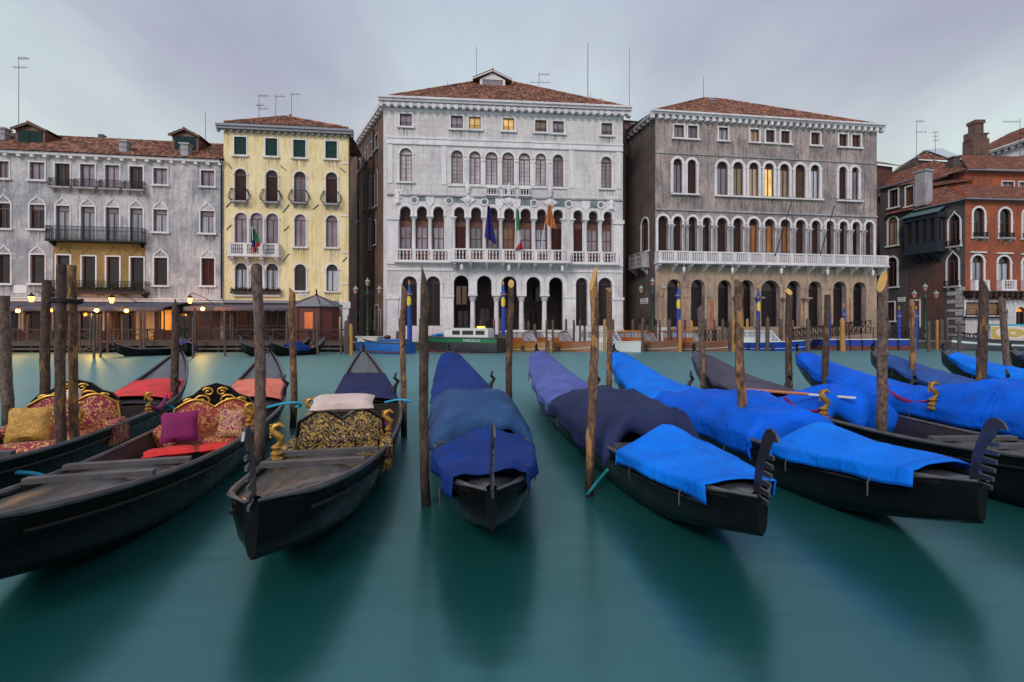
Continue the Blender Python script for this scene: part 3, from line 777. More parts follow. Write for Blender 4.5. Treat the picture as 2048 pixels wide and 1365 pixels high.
for b in yt2: iron_balcony(yh, (b[0]-3, 0.0 + b[3]-22, b[2]+3, b[3]+1.5), .55, belly=.28)
u0, u1, z0, z1 = yh.rc(462, 489, 562, 512.5)
stone_balcony(yh, u0, u1, z0, z1, -.75, 3, 6, M['stone'], brackets=[u0 + .3 + (u1 - u0 - .6) * k / 3 for k in range(4)])
for x in (497.6, 529):                                                 # slim columns between the grouped arches
    for (ya, yb_) in ((440, 489), (542, 588)):
        cb = MB(); u, za = yh.uv(x, ya); zb = yh.uv(x, yb_)[1]
        cb.lathe([(.15, zb), (.1, zb + .15), (.095, za - .3), (.1, za - .22), (.17, za - .05), (.17, za)], (u, -.07, 0), 10)
        yh.part('window_column', cb, M['stone'], smooth=True)
sb = MB(); a = yh.rc(466, 589.5, 561, 593.5); sb.box(a[0], a[1], -.25, .03, a[2], a[3]); yh.part('long_sill', sb, M['stone'])
for x0, y0, x1, y1 in ((454.6,326,463.8,338.3),(561.3,331.8,572.5,341.6),(679.8,335.5,690.9,345.7),(452.6,415.2,462.8,404.6),(565.8,425.7,578.7,409.7),(625.9,419.6,637.1,410),(453.4,460.2,462.8,450),(567.8,462.6,577.7,453.4),(452.7,508.3,462.8,521.9),(565.3,524.2,578.1,507.8),(685.5,524.2,693.7,514.8)):
    tb = MB(); a, c = yh.uv(x0, y0), yh.uv(x1, y1); tb.bar((a[0], -.04, a[1]), (c[0], -.04, c[1]), .06); yh.part('wall_tie', tb, M['iron'])
for x0, y0, x1, y1 in ((679,326,697,328.5),(681,431,697,433.5),(681,504,697,506.5),(684,567.5,697,570)): sb = MB(); a = yh.rc(x0, y0, x1, y1); sb.box(a[0], a[1], -.06, .03, a[2], a[3]); yh.part('quoin_course', sb, M['stone'])
sb = MB(); a = yh.rc(678, 604, 701, 617); sb.box(a[0], a[1], -.16, .05, a[2], a[3]); a = yh.rc(681, 617, 697.5, 672); sb.box(a[0], a[1], -.09, .05, a[2], a[3]); yh.part('corner_pilaster', sb, M['stone'])
yh.band('string_course', -.2, .04, yh.uv(560, 607)[1], yh.uv(560, 601.5)[1], M['lead'], u1=yh.uv(678, 600)[0])
def sign(fac, box, lines, proud=.04, h=.55, mat=None, col=None, name='name_plate'):
    u0, u1, z0, z1 = fac.rc(*box); mb = MB(); mb.box(u0, u1, -proud, .01, z0, z1); o = fac.part(name, mb, mat or M['white'])
    for i, tx in enumerate(lines):
        k = (z1 - z0) / len(lines); lettering(o, tx, k * h * 1.25, col or M['iron'], ((u0 + u1) / 2, -proud - .006, z1 - k * (i + .5)), (R(90), 0, 0))
    return o
sign(yh, (597.8, 585, 614.5, 594.5), ['RIVA', 'DEL FERRO'])

# ------------------------------------------------------------------ white palace
CA, CB = pt(774, 48.5), pt(1245.5, 50.7)
cp = Fac(CA, CB, name='white_palace', label='white stone palace with three flags over its long arcaded balcony', cat='palace')
ZC = lambda px, py, d=0.0: cp.uv(px, py, d)[1]
for i, b in enumerate([(799.6,228,823.7,253.4),(901.8,232,925.6,258),(937.8,233.9,961.3,259.4),(1005.8,236.7,1028.4,262.2),(1070.3,240.7,1093,265),(1105.7,243,1127.5,267.3),(1202.6,246.6,1224.4,271.3)]):
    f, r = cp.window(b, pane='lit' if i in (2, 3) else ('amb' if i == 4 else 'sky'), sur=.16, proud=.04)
    mb = MB(); mb.bar((r[0], .1, r[2] + .45), (r[1], .1, r[2] + .45), .03)
    for k in range(9): u = r[0] + (r[1]-r[0]) * (k + .5) / 9; mb.bar((u, .1, r[2]), (u, .1, r[2] + .45), .02)
    cp.part('guard_rail', mb, M['iron'], f)
ar2 = [(799,296.7,824,363.9),(902.4,301,925.6,367),(938.7,303,961.3,368.4),(971.2,304.4,995,369.8),(1004.4,305.2,1027.9,370.4),(1037.5,306.6,1060.4,371.2),(1071,307.5,1092,372),(1105.5,309.5,1126.7,373.8),(1202,313.7,1223.3,377.4)]
for i, b in enumerate(ar2): cp.window(b, 'arch', 'lead', sur=.2, sill=i in (0, 8), frame=M['brown'], dep=.3)
# loggia: three arcades cut as scalloped openings, columns in front, windows behind
arch = [(800,821.3,412.7,798.6,822),(833.7,853.8,413,831.5,855),(866.4,887,413.6,864.5,888),
        (908.5,928.7,414.5,906.3,930.9),(942.2,962.2,415,940,964.6),(975.9,995.2,415.7,972.9,997.8),(1008,1028.6,416.9,1005.4,1029.3),(1041,1061.8,417.6,1038.8,1062.7),(1074,1092.3,418.6,1071.8,1094.5),(1106.3,1126,419.4,1103.8,1127.2),
        (1146.6,1165.2,420.8,1143.6,1165.6),(1177.3,1195.7,422.3,1174.7,1197),(1207,1224.7,423.3,1205.5,1225)]
zcap, zbot = ZC(1010, 438), ZC(1010, 524)
groups = ((0, 3), (3, 10), (10, 13))
for g0, g1 in groups:
    L = cp.uv(arch[g0][3], 460)[0]; Rr = cp.uv(arch[g1-1][4], 460)[0]
    pts = [(L, zbot), (Rr, zbot), (Rr, zcap)]
    for a in reversed(arch[g0:g1]):
        u0, u1 = cp.uv(a[0], 425)[0], cp.uv(a[1], 425)[0]; hw = (u1 - u0) / 2; uc = (u0 + u1) / 2; z1 = ZC((a[0]+a[1])/2, a[2]); cz = z1 - hw
        pts += [(u1, zcap), (u1, cz - .02)] + [(uc + hw*math.cos(math.pi*i/10), cz + hw*math.sin(math.pi*i/10)) for i in range(1, 10)] + [(u0, cz - .02), (u0, zcap)]
    pts += [(L, zcap)]
    q = [pts[0]]
    for p in pts[1:]:
        if math.dist(p, q[-1]) > .015: q.append(p)
    cp.holes.append(q)
lw = ['sky','sky','cur','wood','cur','sky','dim','sky','cur','wood','red','sky','sky']
for i, a in enumerate(arch):
    u0, u1 = cp.uv(a[3], 460)[0] - .1, cp.uv(a[4], 460)[0] + .1; y = .55
    z1 = ZC((a[0]+a[1])/2, a[2]) + .05; zm = zcap - .95
    mb = MB(); mb.box(u0, u1, y, y + .08, zbot, z1)
    f = cp.part('window', mb, M['brown'])
    bm_ = MB(); bm_.box(u0 + .08, u1 - .08, y - .03, y, zcap - .25, z1); cp.part('blind', bm_, M['blind'], f)
    if lw[i] not in ('red', 'wood'):
        pn = MB(); uc = (u0 + u1) / 2; zz = zbot + (zm - zbot) * .68
        for x0, x1 in ((u0 + .22, uc - .06), (uc + .06, u1 - .22)):
            for za, zb in ((zbot + 1.0, zz - .06), (zz + .06, zm)): pn.box(x0, x1, y - .035, y - .004, za, zb)
        cp.part('pane', pn, M[PANE[lw[i]]], f)
    else:
        pn = MB(); uc = (u0 + u1) / 2
        for x0, x1 in ((u0 + .12, uc - .02), (uc + .02, u1 - .12)): pn.box(x0, x1, y - .05, y - .004, zbot + .1, zm + .2)
        cp.part('shutter', pn, M['redshut'], f)
    # archivolt
    hw0 = (cp.uv(a[1], 425)[0] - cp.uv(a[0], 425)[0]) / 2; uc = (cp.uv(a[1], 425)[0] + cp.uv(a[0], 425)[0]) / 2; ztop_ = z1 - .05; cz = ztop_ - hw0
    inn = [(uc + hw0*math.cos(math.pi*k/12), cz + hw0*math.sin(math.pi*k/12)) for k in range(13)]; inn = [(uc + hw0, zcap + .12)] + inn + [(uc - hw0, zcap + .12)]
    t_ = .24; out = [(uc + hw0 + t_, zcap + .12)] + [(uc + (hw0+t_)*math.cos(math.pi*k/12), cz + (hw0+t_)*math.sin(math.pi*k/12)) for k in range(13)] + [(uc - hw0 - t_, zcap + .12)]
    mb = MB(); mb.ring(inn[::-1], out[::-1], -.07, .02)
    mb.f = [fc for fc in mb.f if len(fc) == 4]; cp.part('archivolt', mb, M['stone'])
def column(fac, u, zb, zt, r, y=.15, mat=None, caph=.42, name='column'):
    h = zt - zb
    mb = MB(); mb.lathe([(r*1.35, 0), (r*1.35, .08), (r*1.15, .1), (r*1.2, .17), (r, .22), (r*.98, h*.4), (r*.86, h - caph), (r*.98, h - caph + .03)], (u, y, zb), 16)
    o = fac.part(name, mb, mat or M['stone'], smooth=True)
    cb = MB(); cb.lathe([(r*.9, 0), (r*1.0, caph*.15), (r*1.45, caph*.35), (r*1.05, caph*.4), (r*1.7, caph*.68), (r*1.2, caph*.72)], (u, y, zt - caph), 12)
    cb.box(u - r*1.75, u + r*1.75, y - r*1.75, y + r*1.75, zt - caph*.27, zt - .002)
    fac.part('capital', cb, mat or M['stone'], o)
    return o
for g0, g1 in groups:
    for i in range(g0, g1 - 1):
        u = cp.uv((arch[i][1] + arch[i+1][0]) / 2, 460)[0]; column(cp, u, zbot, zcap + .12, .2)
    for px in (arch[g0][3] + 1.0, arch[g1-1][4] - 1.0):
        if 890 < px < 1150: column(cp, cp.uv(px, 460)[0], zbot, zcap + .12, .17)
# ground floor
for b in ((804.7,553,834,652),(853,553,880.3,652),(1151.6,556,1175,652),(1196,556,1224,652)):
    f, r = cp.window(b, 'arch', ('wood', 'grille'), sur=.3, proud=.08, frame=M['dkwood'], dep=.45, sill=False)
por = [(907.7,937,551),(954,983.3,551.6),(1003,1033.5,553),(1053,1081,554.2),(1098,1126,555)]
zi, zg = ZC(1015, 589.5), ZQ + .03
L, Rr = cp.uv(por[0][0], 600)[0], cp.uv(por[-1][1], 600)[0]
pts = [(L, zg), (Rr, zg)]
for a in reversed(por):
    u0, u1 = cp.uv(a[0], 575)[0], cp.uv(a[1], 575)[0]; hw = (u1-u0)/2; uc = (u0+u1)/2; cz = ZC((a[0]+a[1])/2, a[2]) - hw
    pts += [(u1, zi)] + [(uc + hw*math.cos(math.pi*i/12), cz + hw*math.sin(math.pi*i/12)) for i in range(13)] + [(u0, zi)]
    t_ = .42; inn = [(uc + hw, zi + .05)] + [(uc + hw*math.cos(math.pi*i/12), cz + hw*math.sin(math.pi*i/12)) for i in range(13)] + [(uc - hw, zi + .05)]
    out = [(uc + hw + t_, zi + .05)] + [(uc + (hw+t_)*math.cos(math.pi*i/12), cz + (hw+t_)*math.sin(math.pi*i/12)) for i in range(13)] + [(uc - hw - t_, zi + .05)]
    mb = MB(); mb.ring(inn[::-1], out[::-1], -.06, .02); cp.part('archivolt', mb, M['stone'])
cp.holes.append(pts)
for a, b in zip(por, por[1:]): column(cp, cp.uv((a[1] + b[0]) / 2, 620)[0], zg + .05, zi + .04, .26, .22, caph=.75)
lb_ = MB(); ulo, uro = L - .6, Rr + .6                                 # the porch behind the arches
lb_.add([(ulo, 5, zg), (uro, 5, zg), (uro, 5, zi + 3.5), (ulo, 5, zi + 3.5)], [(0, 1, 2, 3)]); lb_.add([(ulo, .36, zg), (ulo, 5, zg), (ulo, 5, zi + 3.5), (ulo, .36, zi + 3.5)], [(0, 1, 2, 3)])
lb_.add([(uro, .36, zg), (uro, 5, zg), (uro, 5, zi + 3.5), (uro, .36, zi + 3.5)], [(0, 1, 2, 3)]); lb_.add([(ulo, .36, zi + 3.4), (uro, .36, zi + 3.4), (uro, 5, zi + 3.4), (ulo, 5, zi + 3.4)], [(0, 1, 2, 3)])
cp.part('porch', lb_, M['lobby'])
def inner(box, pane, dep=4.95):
    u0, u1, z0, z1 = cp.rc(*box, dep); mb = MB(); mb.box(u0, u1, dep - .06, dep, z0, z1); f = cp.part('porch_window', mb, M['dkwood'])
    pb_ = MB(); uc = (u0 + u1) / 2; pb_.box(u0 + .15, uc - .07, dep - .08, dep - .058, z0 + .15, z1 - .15); pb_.box(uc + .07, u1 - .15, dep - .08, dep - .058, z0 + .15, z1 - .15); cp.part('pane', pb_, M[PANE[pane]], f)
inner((910, 570, 936, 612), 'dim'); inner((1062, 571, 1080, 606), 'dark'); inner((914, 620, 938, 662), 'dark'); inner((958, 616, 984, 662), 'dark'); inner((1005, 616, 1030, 662), 'dark'); inner((1055, 622, 1078, 662), 'grille')
zt = ZC(1010, 222)
cp.wall(ZQ - .1, zt, M['cp'], depth=.5)
lo = MB(); zb1 = ZC(1010, 401)
def pcourse(name, ya, yb, pr, mat, **k): return cp.band(name, -pr, .04, ZC(1010, yb), ZC(1010, ya), mat, **k)
zk0, zk1 = ZC(1010, 225), ZC(1010, 209)
pcourse('cornice', 209, 217, .75, M['stone'], u0=-.7, u1=cp.W + .7, steps=[(.92, zk1 - .18, zk1 + .003), (.55, zk0 + .1, zk0 + .36)], teeth=(.72, .34, zk0 - .1, zk0 + .32, .62))
pcourse('frieze', 226, 231, .06, M['stone']); pcourse('upper_string_course', 281, 284.5, .12, M['stone']); pcourse('upper_string_band', 284.8, 292, .05, M['stone']); pcourse('string_course', 292.3, 296, .14, M['stone'])
pcourse('balcony_sill_course', 372.8, 376, .14, M['stone'], u0=cp.uv(896, 370)[0], u1=cp.uv(1133, 373)[0])
pcourse('loggia_string_course', 394.2, 397, .16, M['stone_grey'])
pcourse('plinth_course', 526.5, 531, .14, M['stone']); pcourse('ground_string_course', 541, 543.5, .10, M['stone'])
fb = MB()                                                              # the veined marble facing of the loggia storey and its roundels
for px in (828.8, 898, 969, 1068, 1137, 1201.8):
    u, z = cp.uv(px, 401 + (px - 828.8) * .0255); n = 18
    o1 = [(u + .40*math.cos(2*math.pi*k/n), z + .40*math.sin(2*math.pi*k/n)) for k in range(n)]; i1 = [(u + .26*math.cos(2*math.pi*k/n), z + .26*math.sin(2*math.pi*k/n)) for k in range(n)]
    mb = MB(); mb.ring(i1, o1, -.09, .01); f = cp.part('roundel', mb, M['stone'])
    mb = MB(); mb.ngon([(a, -.03, b) for a, b in i1]); mb.ball((u, -.04, z), .06, 8); cp.part('marble_disc', mb, M['marble'], f)
for x0, x1 in ((838,856),(906,928),(976,993),(1040,1060),(1109,1131),(1178,1196)):
    ym = (x0 + x1) / 2; y0 = 397.2 + (ym - 1010) * .042; mp = MB(); a = cp.rc(x0, y0, x1, y0 + 12.5); mp.box(a[0], a[1], -.02, .01, a[2], a[3]); cp.part('marble_panel', mp, M['marble'])
for px in (860, 999, 1033, 1172):
    u, z = cp.uv(px, 403 + (px - 860) * .03); mb = MB()
    mb.prism([(u - .42, -.08, z + .5), (u + .42, -.08, z + .5), (u + .40, -.08, z - .1), (u, -.08, z - .62), (u - .40, -.08, z - .1)], (0, .1, 0)); cp.part('shield', mb, M['stone'])
def carved(px, py, h):                                                # carved figures and crests on the front
    u, z = cp.uv(px, py); mb = MB()
    mb.box(u - .42, u + .42, -.05, .02, z - h*.55, z + h*.55)
    mb.lathe([(.12, 0), (.27, .1), (.2, h*.35), (.26, h*.55), (.2, h*.72), (.08, h*.78)], (u, -.1, z - h*.5), 10); mb.ball((u, -.12, z + h*.36), .14, 8); mb.ball((u - .22, -.1, z + .05), .13, 8); mb.ball((u + .22, -.1, z - .08), .13, 8)
    cp.part('carving', mb, M['stone'], smooth=True)
for px, py, h in ((796, 395, 1.4), (1222, 408, 1.4)): carved(px, py, h)
for px, py in ((936, 400), (1100, 406), (1018, 403)):
    u, z = cp.uv(px, py); mb = MB(); n = 8
    mb.prism([(u + (.75 if k % 2 == 0 else .45)*math.cos(2*math.pi*k/n), -.14, z + (.62 if k % 2 == 0 else .42)*math.sin(2*math.pi*k/n)) for k in range(n)], (0, .15, 0)); mb.ball((u, -.17, z), (.3, .1, .34), 10); mb.ball((u, -.17, z + .75), (.2, .12, .3), 8)
    mb.lathe([(.05, 0), (.22, .3), (.3, .6), (.16, .9), (.08, 1.2)], (u, -.1, z + .6), 8)
    cp.part('crest', mb, M['stone'], smooth=True)
zz0, zz1 = ZC(1010, 501), ZC(1010, 292.3)
def pilasters(fac, name, mat, *boxes):
    pb_ = MB()
    for q in boxes: pb_.box(*q)
    return fac.part(name, pb_, mat)
for x in (781, 888, 1143, 1237): u = cp.uv(x, 340)[0]; pilasters(cp, 'pilaster', M['stone'], (u - .22, u + .22, -.06, .02, zz1 - 4.0, zz1 - .02))
for i in range(1, 7): u = cp.uv((ar2[i][2] + ar2[i+1][0]) / 2, 340)[0]; pilasters(cp, 'pilaster', M['stone'], (u - .13, u + .13, -.09, .02, ZC(1010, 372), ZC(1010, 325)), (u - .2, u + .2, -.14, .02, ZC(1010, 325) - .001, ZC(1010, 321.5)))
for x0, x1 in ((775, 797), (1227, 1245.3)):
    pb_ = MB(); a = cp.rc(x0, 440, x1, 500); pb_.box(a[0], a[1], -.12, .02, ZC(1010, 526), ZC(1010, 445)); pb_.box(a[0] - .1, a[1] + .1, -.24, .02, ZC(1010, 445), ZC(1010, 437))
    cp.part('corner_pilaster', pb_, M['stone']); pb_ = MB(); pb_.box(a[0], a[1], -.13, .02, ZQ, ZC(1010, 600)); pb_.box(a[0] - .1, a[1] + .1, -.22, .02, ZC(1010, 600), ZC(1010, 594)); cp.part('corner_pilaster', pb_, M['stone'])
for x0, x1 in ((884, 907), (1127, 1149)): pb_ = MB(); a = cp.rc(x0, 600, x1, 640); pb_.box(a[0], a[1], -.06, .02, ZQ, ZC(1010, 596)); pb_.box(a[0] - .06, a[1] + .06, -.14, .02, ZC(1010, 596), ZC(1010, 590)); cp.part('pilaster', pb_, M['stone'])
for x0, x1 in ((774, 907), (1127, 1245.4)): sb = MB(); a = cp.rc(x0, 655, x1, 668); sb.box(a[0], a[1], -.25, .02, ZQ - .05, ZC(1010, 656)); cp.part('plinth', sb, M['stone'])
u = lambda x: cp.uv(x, 515)[0]
ZB0, ZB1 = ZC(1010, 525.5), ZC(1010, 502.5)
bk = lambda a, b, n: [u(a) + .2 + (u(b) - u(a) - .4) * k / (n - 1) for k in range(n)]
stone_balcony(cp, u(790.5), u(902), ZB0, ZB1, -.45, 3, 4, M['stone'])
stone_balcony(cp, u(903), u(1135), ZB0, ZB1, -1.25, 7, 4, M['stone'], brackets=bk(905, 1133, 8))
stone_balcony(cp, u(1136), u(1235), ZB0, ZB1, -.45, 3, 4, M['stone'])
for x0, x1 in ((972.5, 996.5), (1005.3, 1029), (1037.5, 1061.5)): cp.part('recess_shade_panel', (lambda q: (q.box(u(x0), u(x1), -.012, .01, ZC(1010, 392), ZC(1010, 377)), q)[1])(MB()), M['dark']); stone_balcony(cp, u(x0), u(x1), ZC(1010, 392.5), ZC(1010, 376), -.24, 1, 4, M['stone'], slab=.05, pier=.06, name='balustrade')  # flat near-black panels painted in for the shade behind the balusters
for x in (923.5, 1016, 1121): lm = MB(); uu = u(x); zz = ZC(1010, 532.5); lm.bar((uu, -1.0, ZB0 - .1), (uu, -1.0, zz), .03); lm.lathe([(.07, .0), (.17, -.12), (.12, -.5), (.05, -.62)], (uu, -1.0, zz), 8); cp.part('hanging_lamp', lm, M['white'])
# side wall along the alley
far_ = (-20.7, 63.8)
cs = Fac(far_, CA, root=cp)
for b, k in (((750.5,271,756,299),'rect'),((740.4,285,743.8,313),'rect'),((732,297,735.4,322),'rect'),((726.5,308,729.7,333),'rect'),((717.5,321,720.5,342),'rect'),((750,341,754.8,413),'arch'),((739.5,353,743,417),'arch'),((727,364,731,420),'arch'),((747.5,441,752,490),'arch'),((737.5,440,741,500),'rect'),((714.5,400,719,444),'rect')):
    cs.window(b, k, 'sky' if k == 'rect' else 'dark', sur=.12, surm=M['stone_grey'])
for b in ((742,618,748,660),(750,612,756.5,662),(757.5,622,761,664),(714,630,719,668)): cs.window(b, 'rect', 'wood', sur=.14, sill=False, surm=M['stone_grey'])
cs.wall(ZQ - .1, ZC(775, 205) , M['brick'])
cs.band('side_cornice', -.5, .05, ZC(775, 208), ZC(775, 199.5), M['stone'], teeth=(1.0, .4, ZC(775, 214), ZC(775, 208), .4))
for uu in (cs.W * .3, cs.W * .72): db = MB(); db.tube([(uu, -.12, 3), (uu, -.12, 23)], .08); cs.part('drainpipe', db, M['iron'])
cw = MB(); cw.box(cs.W - 1.1, cs.W - .003, -.06, .02, ZQ, ZC(775, 207)); cs.part('corner_stone', cw, M['stone'])
cr = Fac(CB, (CB[0] + 4.5, CB[1] + 15), root=cp); cr.wall(ZQ - .1, zt + .2, M['brick'])
# roof, dormer
rm = MB(); ze = zk1 + .1; dd = 8.2; ua, ub = cp.uv(779, 200)[0], cp.uv(1243, 216)[0]; uc = cp.uv(990, 170, dd)[0]; zr = ZC(990, 158, dd)
tile_roof(rm, (ua, -.45, ze), (ub, -.45, ze), (0, 1, 0), dd + .45, zr - ze, uc - ua, ub - uc)
tile_roof(rm, (ua - 4.2, 17, ze), (ua, -.45, ze), (1, .25, 0), uc - ua - 1, zr - ze, 8.8, 8.65, pitch=.6); tile_roof(rm, (ub, -.45, ze), (ub + 3, 17, ze), (-1, .2, 0), ub - uc - 1, zr - ze, 8.65, 8.8, pitch=.6)
ridge_caps(rm, (ua, -.45, ze + .05), (uc, dd, zr + .06)); ridge_caps(rm, (ub, -.45, ze + .05), (uc, dd, zr + .06))
croof = cp.part('roof', rm, M['tile'], smooth=True)
dormer(cp, croof, (946, 142, 1024, 183.5), 5.2, 4.6, M['stone'], M['g_sky'], 'window', over=.75, rise=.42)
a = cp.rc(1024, 176.5, 1033, 188, 5.0); mb = MB(); mb.box(a[0], a[1], 5.0, 5.5, a[2] - .6, a[3]); mb.box(a[0] - .06, a[1] + .06, 4.94, 5.56, a[3] - .08, a[3] + .04); mb.build('roof_vent', M['lead'], croof)
# ------------------------------------------------------------------ brown-grey palace
RA, RB = pt(1310.5, 50.5), pt(1753.5, 54.0)
rp = Fac(RA, RB, name='brown_palace', label='brown-grey stained palace with a long white slatted balcony over warm arches', cat='palace')
ZR = lambda px, py, d=0.0: rp.uv(px, py, d)[1]
XM = 1532.0
for i, b in enumerate([(1348,250.6,1368,276.3),(1375.9,252,1395,278),(1437.4,255.8,1455.7,281.3),(1500.3,259.4,1518,284.5),(1531.7,260.7,1549,286),(1561.8,262.7,1579.6,288),(1622,265.7,1639.7,290.8),(1678,269,1695,294),(1704,270.3,1721,295.5)]):
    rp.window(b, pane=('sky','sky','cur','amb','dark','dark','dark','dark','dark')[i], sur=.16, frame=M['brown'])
lo2 = ['sky','blind','sky','amb','amb','lit','amb','blind2','cur','blind','sky']
for i, b in enumerate([(1346,318,1364,386),(1374.5,320,1392,388),(1433.3,323.6,1455,391),(1465.6,324.5,1486,392),(1497.5,325.8,1516.7,392.8),(1528.5,327,1547.3,393.4),(1559,328.6,1578,394.7),(1589.7,329.7,1610,396),(1620.6,330.5,1638.4,397.5),(1677,334,1693,398.3),(1702.6,335,1716.3,399.4)]):
    rp.window(b, 'arch', ('blind', lo2[i]), sur=.26, proud=.1, sill=False, frame=M['dkwood'], mull=lo2[i] not in ('blind', 'blind2'))
for x0, x1, y in ((1341,1398,389.5),(1428,1645,396.5),(1672,1724,403)):
    sb = MB(); a = rp.rc(x0, y - 1.5, x1, y + 1.5); sb.box(a[0], a[1], -.25, .03, a[2], a[3]); q_ = rp.part('long_sill', sb, M['stone']); sb = MB(); sb.add([(a[0], -.006, a[2] - 1.5), (a[1], -.006, a[2] - 1.5), (a[1], -.006, a[2] + .01), (a[0], -.006, a[2] + .01)], [(0, 1, 2, 3)]); rp.part('rain_stain', sb, M['stain'], q_)
lg = [(1316,1336,432),(1346.3,1364,433),(1376.7,1394,434),(1405,1422,435),(1434,1454.6,436),(1466,1486,436.6),(1497.5,1517.5,437.4),(1529,1549.5,438.4),(1560.4,1580.4,439),(1591,1611,440),(1622.5,1640.6,441.3),(1652,1667.6,442),(1678.6,1694.4,443.2),(1704,1719.6,444),(1730.5,1746.4,444.4)]
zc_ = ZR(XM, 458.5); zb_ = ZR(XM, 511)
lp = ['blind','blind','dark','dark','blind','blind','dim','dim','dim','blind','blind','dark','dark','dark','blind']
for i, (x0, x1, yt) in enumerate(lg):
    rp.window((x0, yt, x1, 526 + (x0 - 1316) * .012), 'arch', ('blind', lp[i]), sur=.24, proud=.07, sill=False, frame=M['dkwood'], dep=.5, mull=lp[i] != 'blind')
for i in range(14):                                                    # paired slim columns between the arches
    u = rp.uv((lg[i][1] + lg[i+1][0]) / 2, 480)[0]
    mb = MB()
    for s_ in (-.16, .16): mb.lathe([(.15, zb_), (.11, zb_ + .15), (.10, zc_ - .35), (.11, zc_ - .32), (.16, zc_ - .1), (.16, zc_)], (u + s_, -.1, 0), 10)
    mb.box(u - .38, u + .38, -.26, .02, zc_, zc_ + .16)
    rp.part('twin_column', mb, M['stone_grey'], smooth=True)
gr = [(1333.5,1362,559),(1381,1408.7,559.5),(1435,1462,560.5),(1478,1507,560.5),(1521,1559,561),(1573,1600,562),(1615.7,1642.5,563),(1665,1691.7,563.5),(1705,1731,564.5)]
for i, (x0, x1, yt) in enumerate(gr):
    rp.window((x0, yt, x1, 654), 'arch', ('dark', 'grille'), sur=.34, proud=.1, sill=False, frame=M['dkwood'], dep=.6, mull=False, surm=M['rp_lo'])
zt = ZR(XM, 248); zmid = ZR(XM, 420.5)
rp.wall(ZQ - .1, zt, M['rp'], depth=.6)
lb_ = MB()
def skin(fac, u0, u1, z0, z1, holes, mat, name):                       # a thin facing over part of the wall, cut round the openings
    o = [(u0, z0), (u1, z0), (u1, z1), (u0, z1)]
    loops = [o] + holes; allp = [p for l in loops for p in l]
    tr = tessellate_polygon([[Vector((p[0] + 1e-4*math.sin(i*5.3+k), p[1] + 1e-4*math.cos(i*2.9+k), 0)) for i, p in enumerate(l)] for k, l in enumerate(loops)])
    mb = MB(); mb.add([(u, -.02, z) for u, z in allp], [tuple(reversed(t)) for t in tr]); n = 4
    mb.add([(u, -.02, z) for u, z in o] + [(u, .01, z) for u, z in o], [(i, (i+1) % n, n + (i+1) % n, n + i) for i in range(n)])
    for l in holes:
        n = len(l); mb.add([(u, -.02, z) for u, z in l] + [(u, .01, z) for u, z in l], [(i, (i+1) % n, n + (i+1) % n, n + i) for i in range(n)])
    return fac.part(name, mb, mat)
skin(lh, .01, lh.W - .3, ZQ, Zl(224, 607), SHOP[1], M['dkwood'], 'shade_facing')  # dark facing puts the shade under the awning into the wall colour
skin(yh, .01, yh.uv(676, 640)[0], ZQ, 3.19, [h for h in yh.holes if max(p[1] for p in h) < 3.19 and max(p[0] for p in h) < yh.uv(675, 640)[0]], M['dkwood'], 'shade_facing')  # yellow house ground floor, shade again laid on as a dark facing
zs = ZR(XM, 536)
skin(rp, .01, rp.W - .01, ZQ, zs, [h for h in rp.holes if h[0][1] < 4 and max(p[1] for p in h) < zs], M['rp_lo'], 'ground_floor_render')
for i in range(8):
    x0, x1 = gr[i][1], gr[i+1][0]; a, c = rp.uv(x0, 620)[0] + .36, rp.uv(x1, 620)[0] - .36
    if i in (2, 3, 4, 5):
        column(rp, (a + c) / 2, ZQ + .05, ZR(XM, 595), .24, -.3, M['rp_lo'], .6)
    else:
        mb = MB(); mb.box(a, c, -.14, .02, ZQ, ZR(XM, 597)); mb.box(a - .1, c + .1, -.2, .02, ZR(XM, 597), ZR(XM, 592)); f = rp.part('pilaster', mb, M['rp_lo'])
        mb = MB(); mb.box(a + .12, c - .12, -.155, -.13, ZQ + 1.0, ZR(XM, 601)); rp.part('marble_panel', mb, M['panel'], f)
a = rp.uv(1312, 600)[0] + .1, rp.uv(1331, 600)[0] - .4; mb = MB(); mb.box(a[0], a[1], -.12, .02, ZQ, ZR(XM, 592)); rp.part('pilaster', mb, M['rp_lo'])
mb = MB(); mb.box(-.1, rp.uv(1331, 655)[0] + .5, -.4, .02, ZQ - .05, ZR(XM, 655)); rp.part('plinth', mb, M['stone'])
zk = ZR(XM, 242.5)
rp.band('cornice', -.5, .05, zk - .12, zk + .2, M['stone'], u0=-.55, u1=rp.W + .55, steps=[(.68, zk + .05, zk + .22)], teeth=(.72, .3, zk - .55, zk - .12, .45))
rp.band('string_course', -.1, .04, ZR(XM, 317.8), ZR(XM, 316), M['stone_grey']); rp.band('loggia_string_course', -.14, .04, ZR(XM, 428), ZR(XM, 425), M['stone_grey'])
uu = lambda x: rp.uv(x, 515)[0]
zb0, zb1 = ZR(XM, 530), ZR(XM, 509.2)
stone_balcony(rp, uu(1309), uu(1761), zb0, zb1, -1.0, 16, 6, M['stone'], brackets=[uu(1313) + (uu(1757) - uu(1313)) * k / 15 for k in range(16)], kind='slat', pier=.3)
for x in (1358.6, 1453.8, 1550, 1641, 1730): lm = MB(); a = uu(x); lm.bar((a, -1.0, zb0 - .1), (a, -1.0, zb0 - .55), .03); lm.lathe([(.06, 0), (.16, -.12), (.12, -.45), (.05, -.6)], (a, -1.0, zb0 - .5), 8); rp.part('hanging_lamp', lm, M['white'])
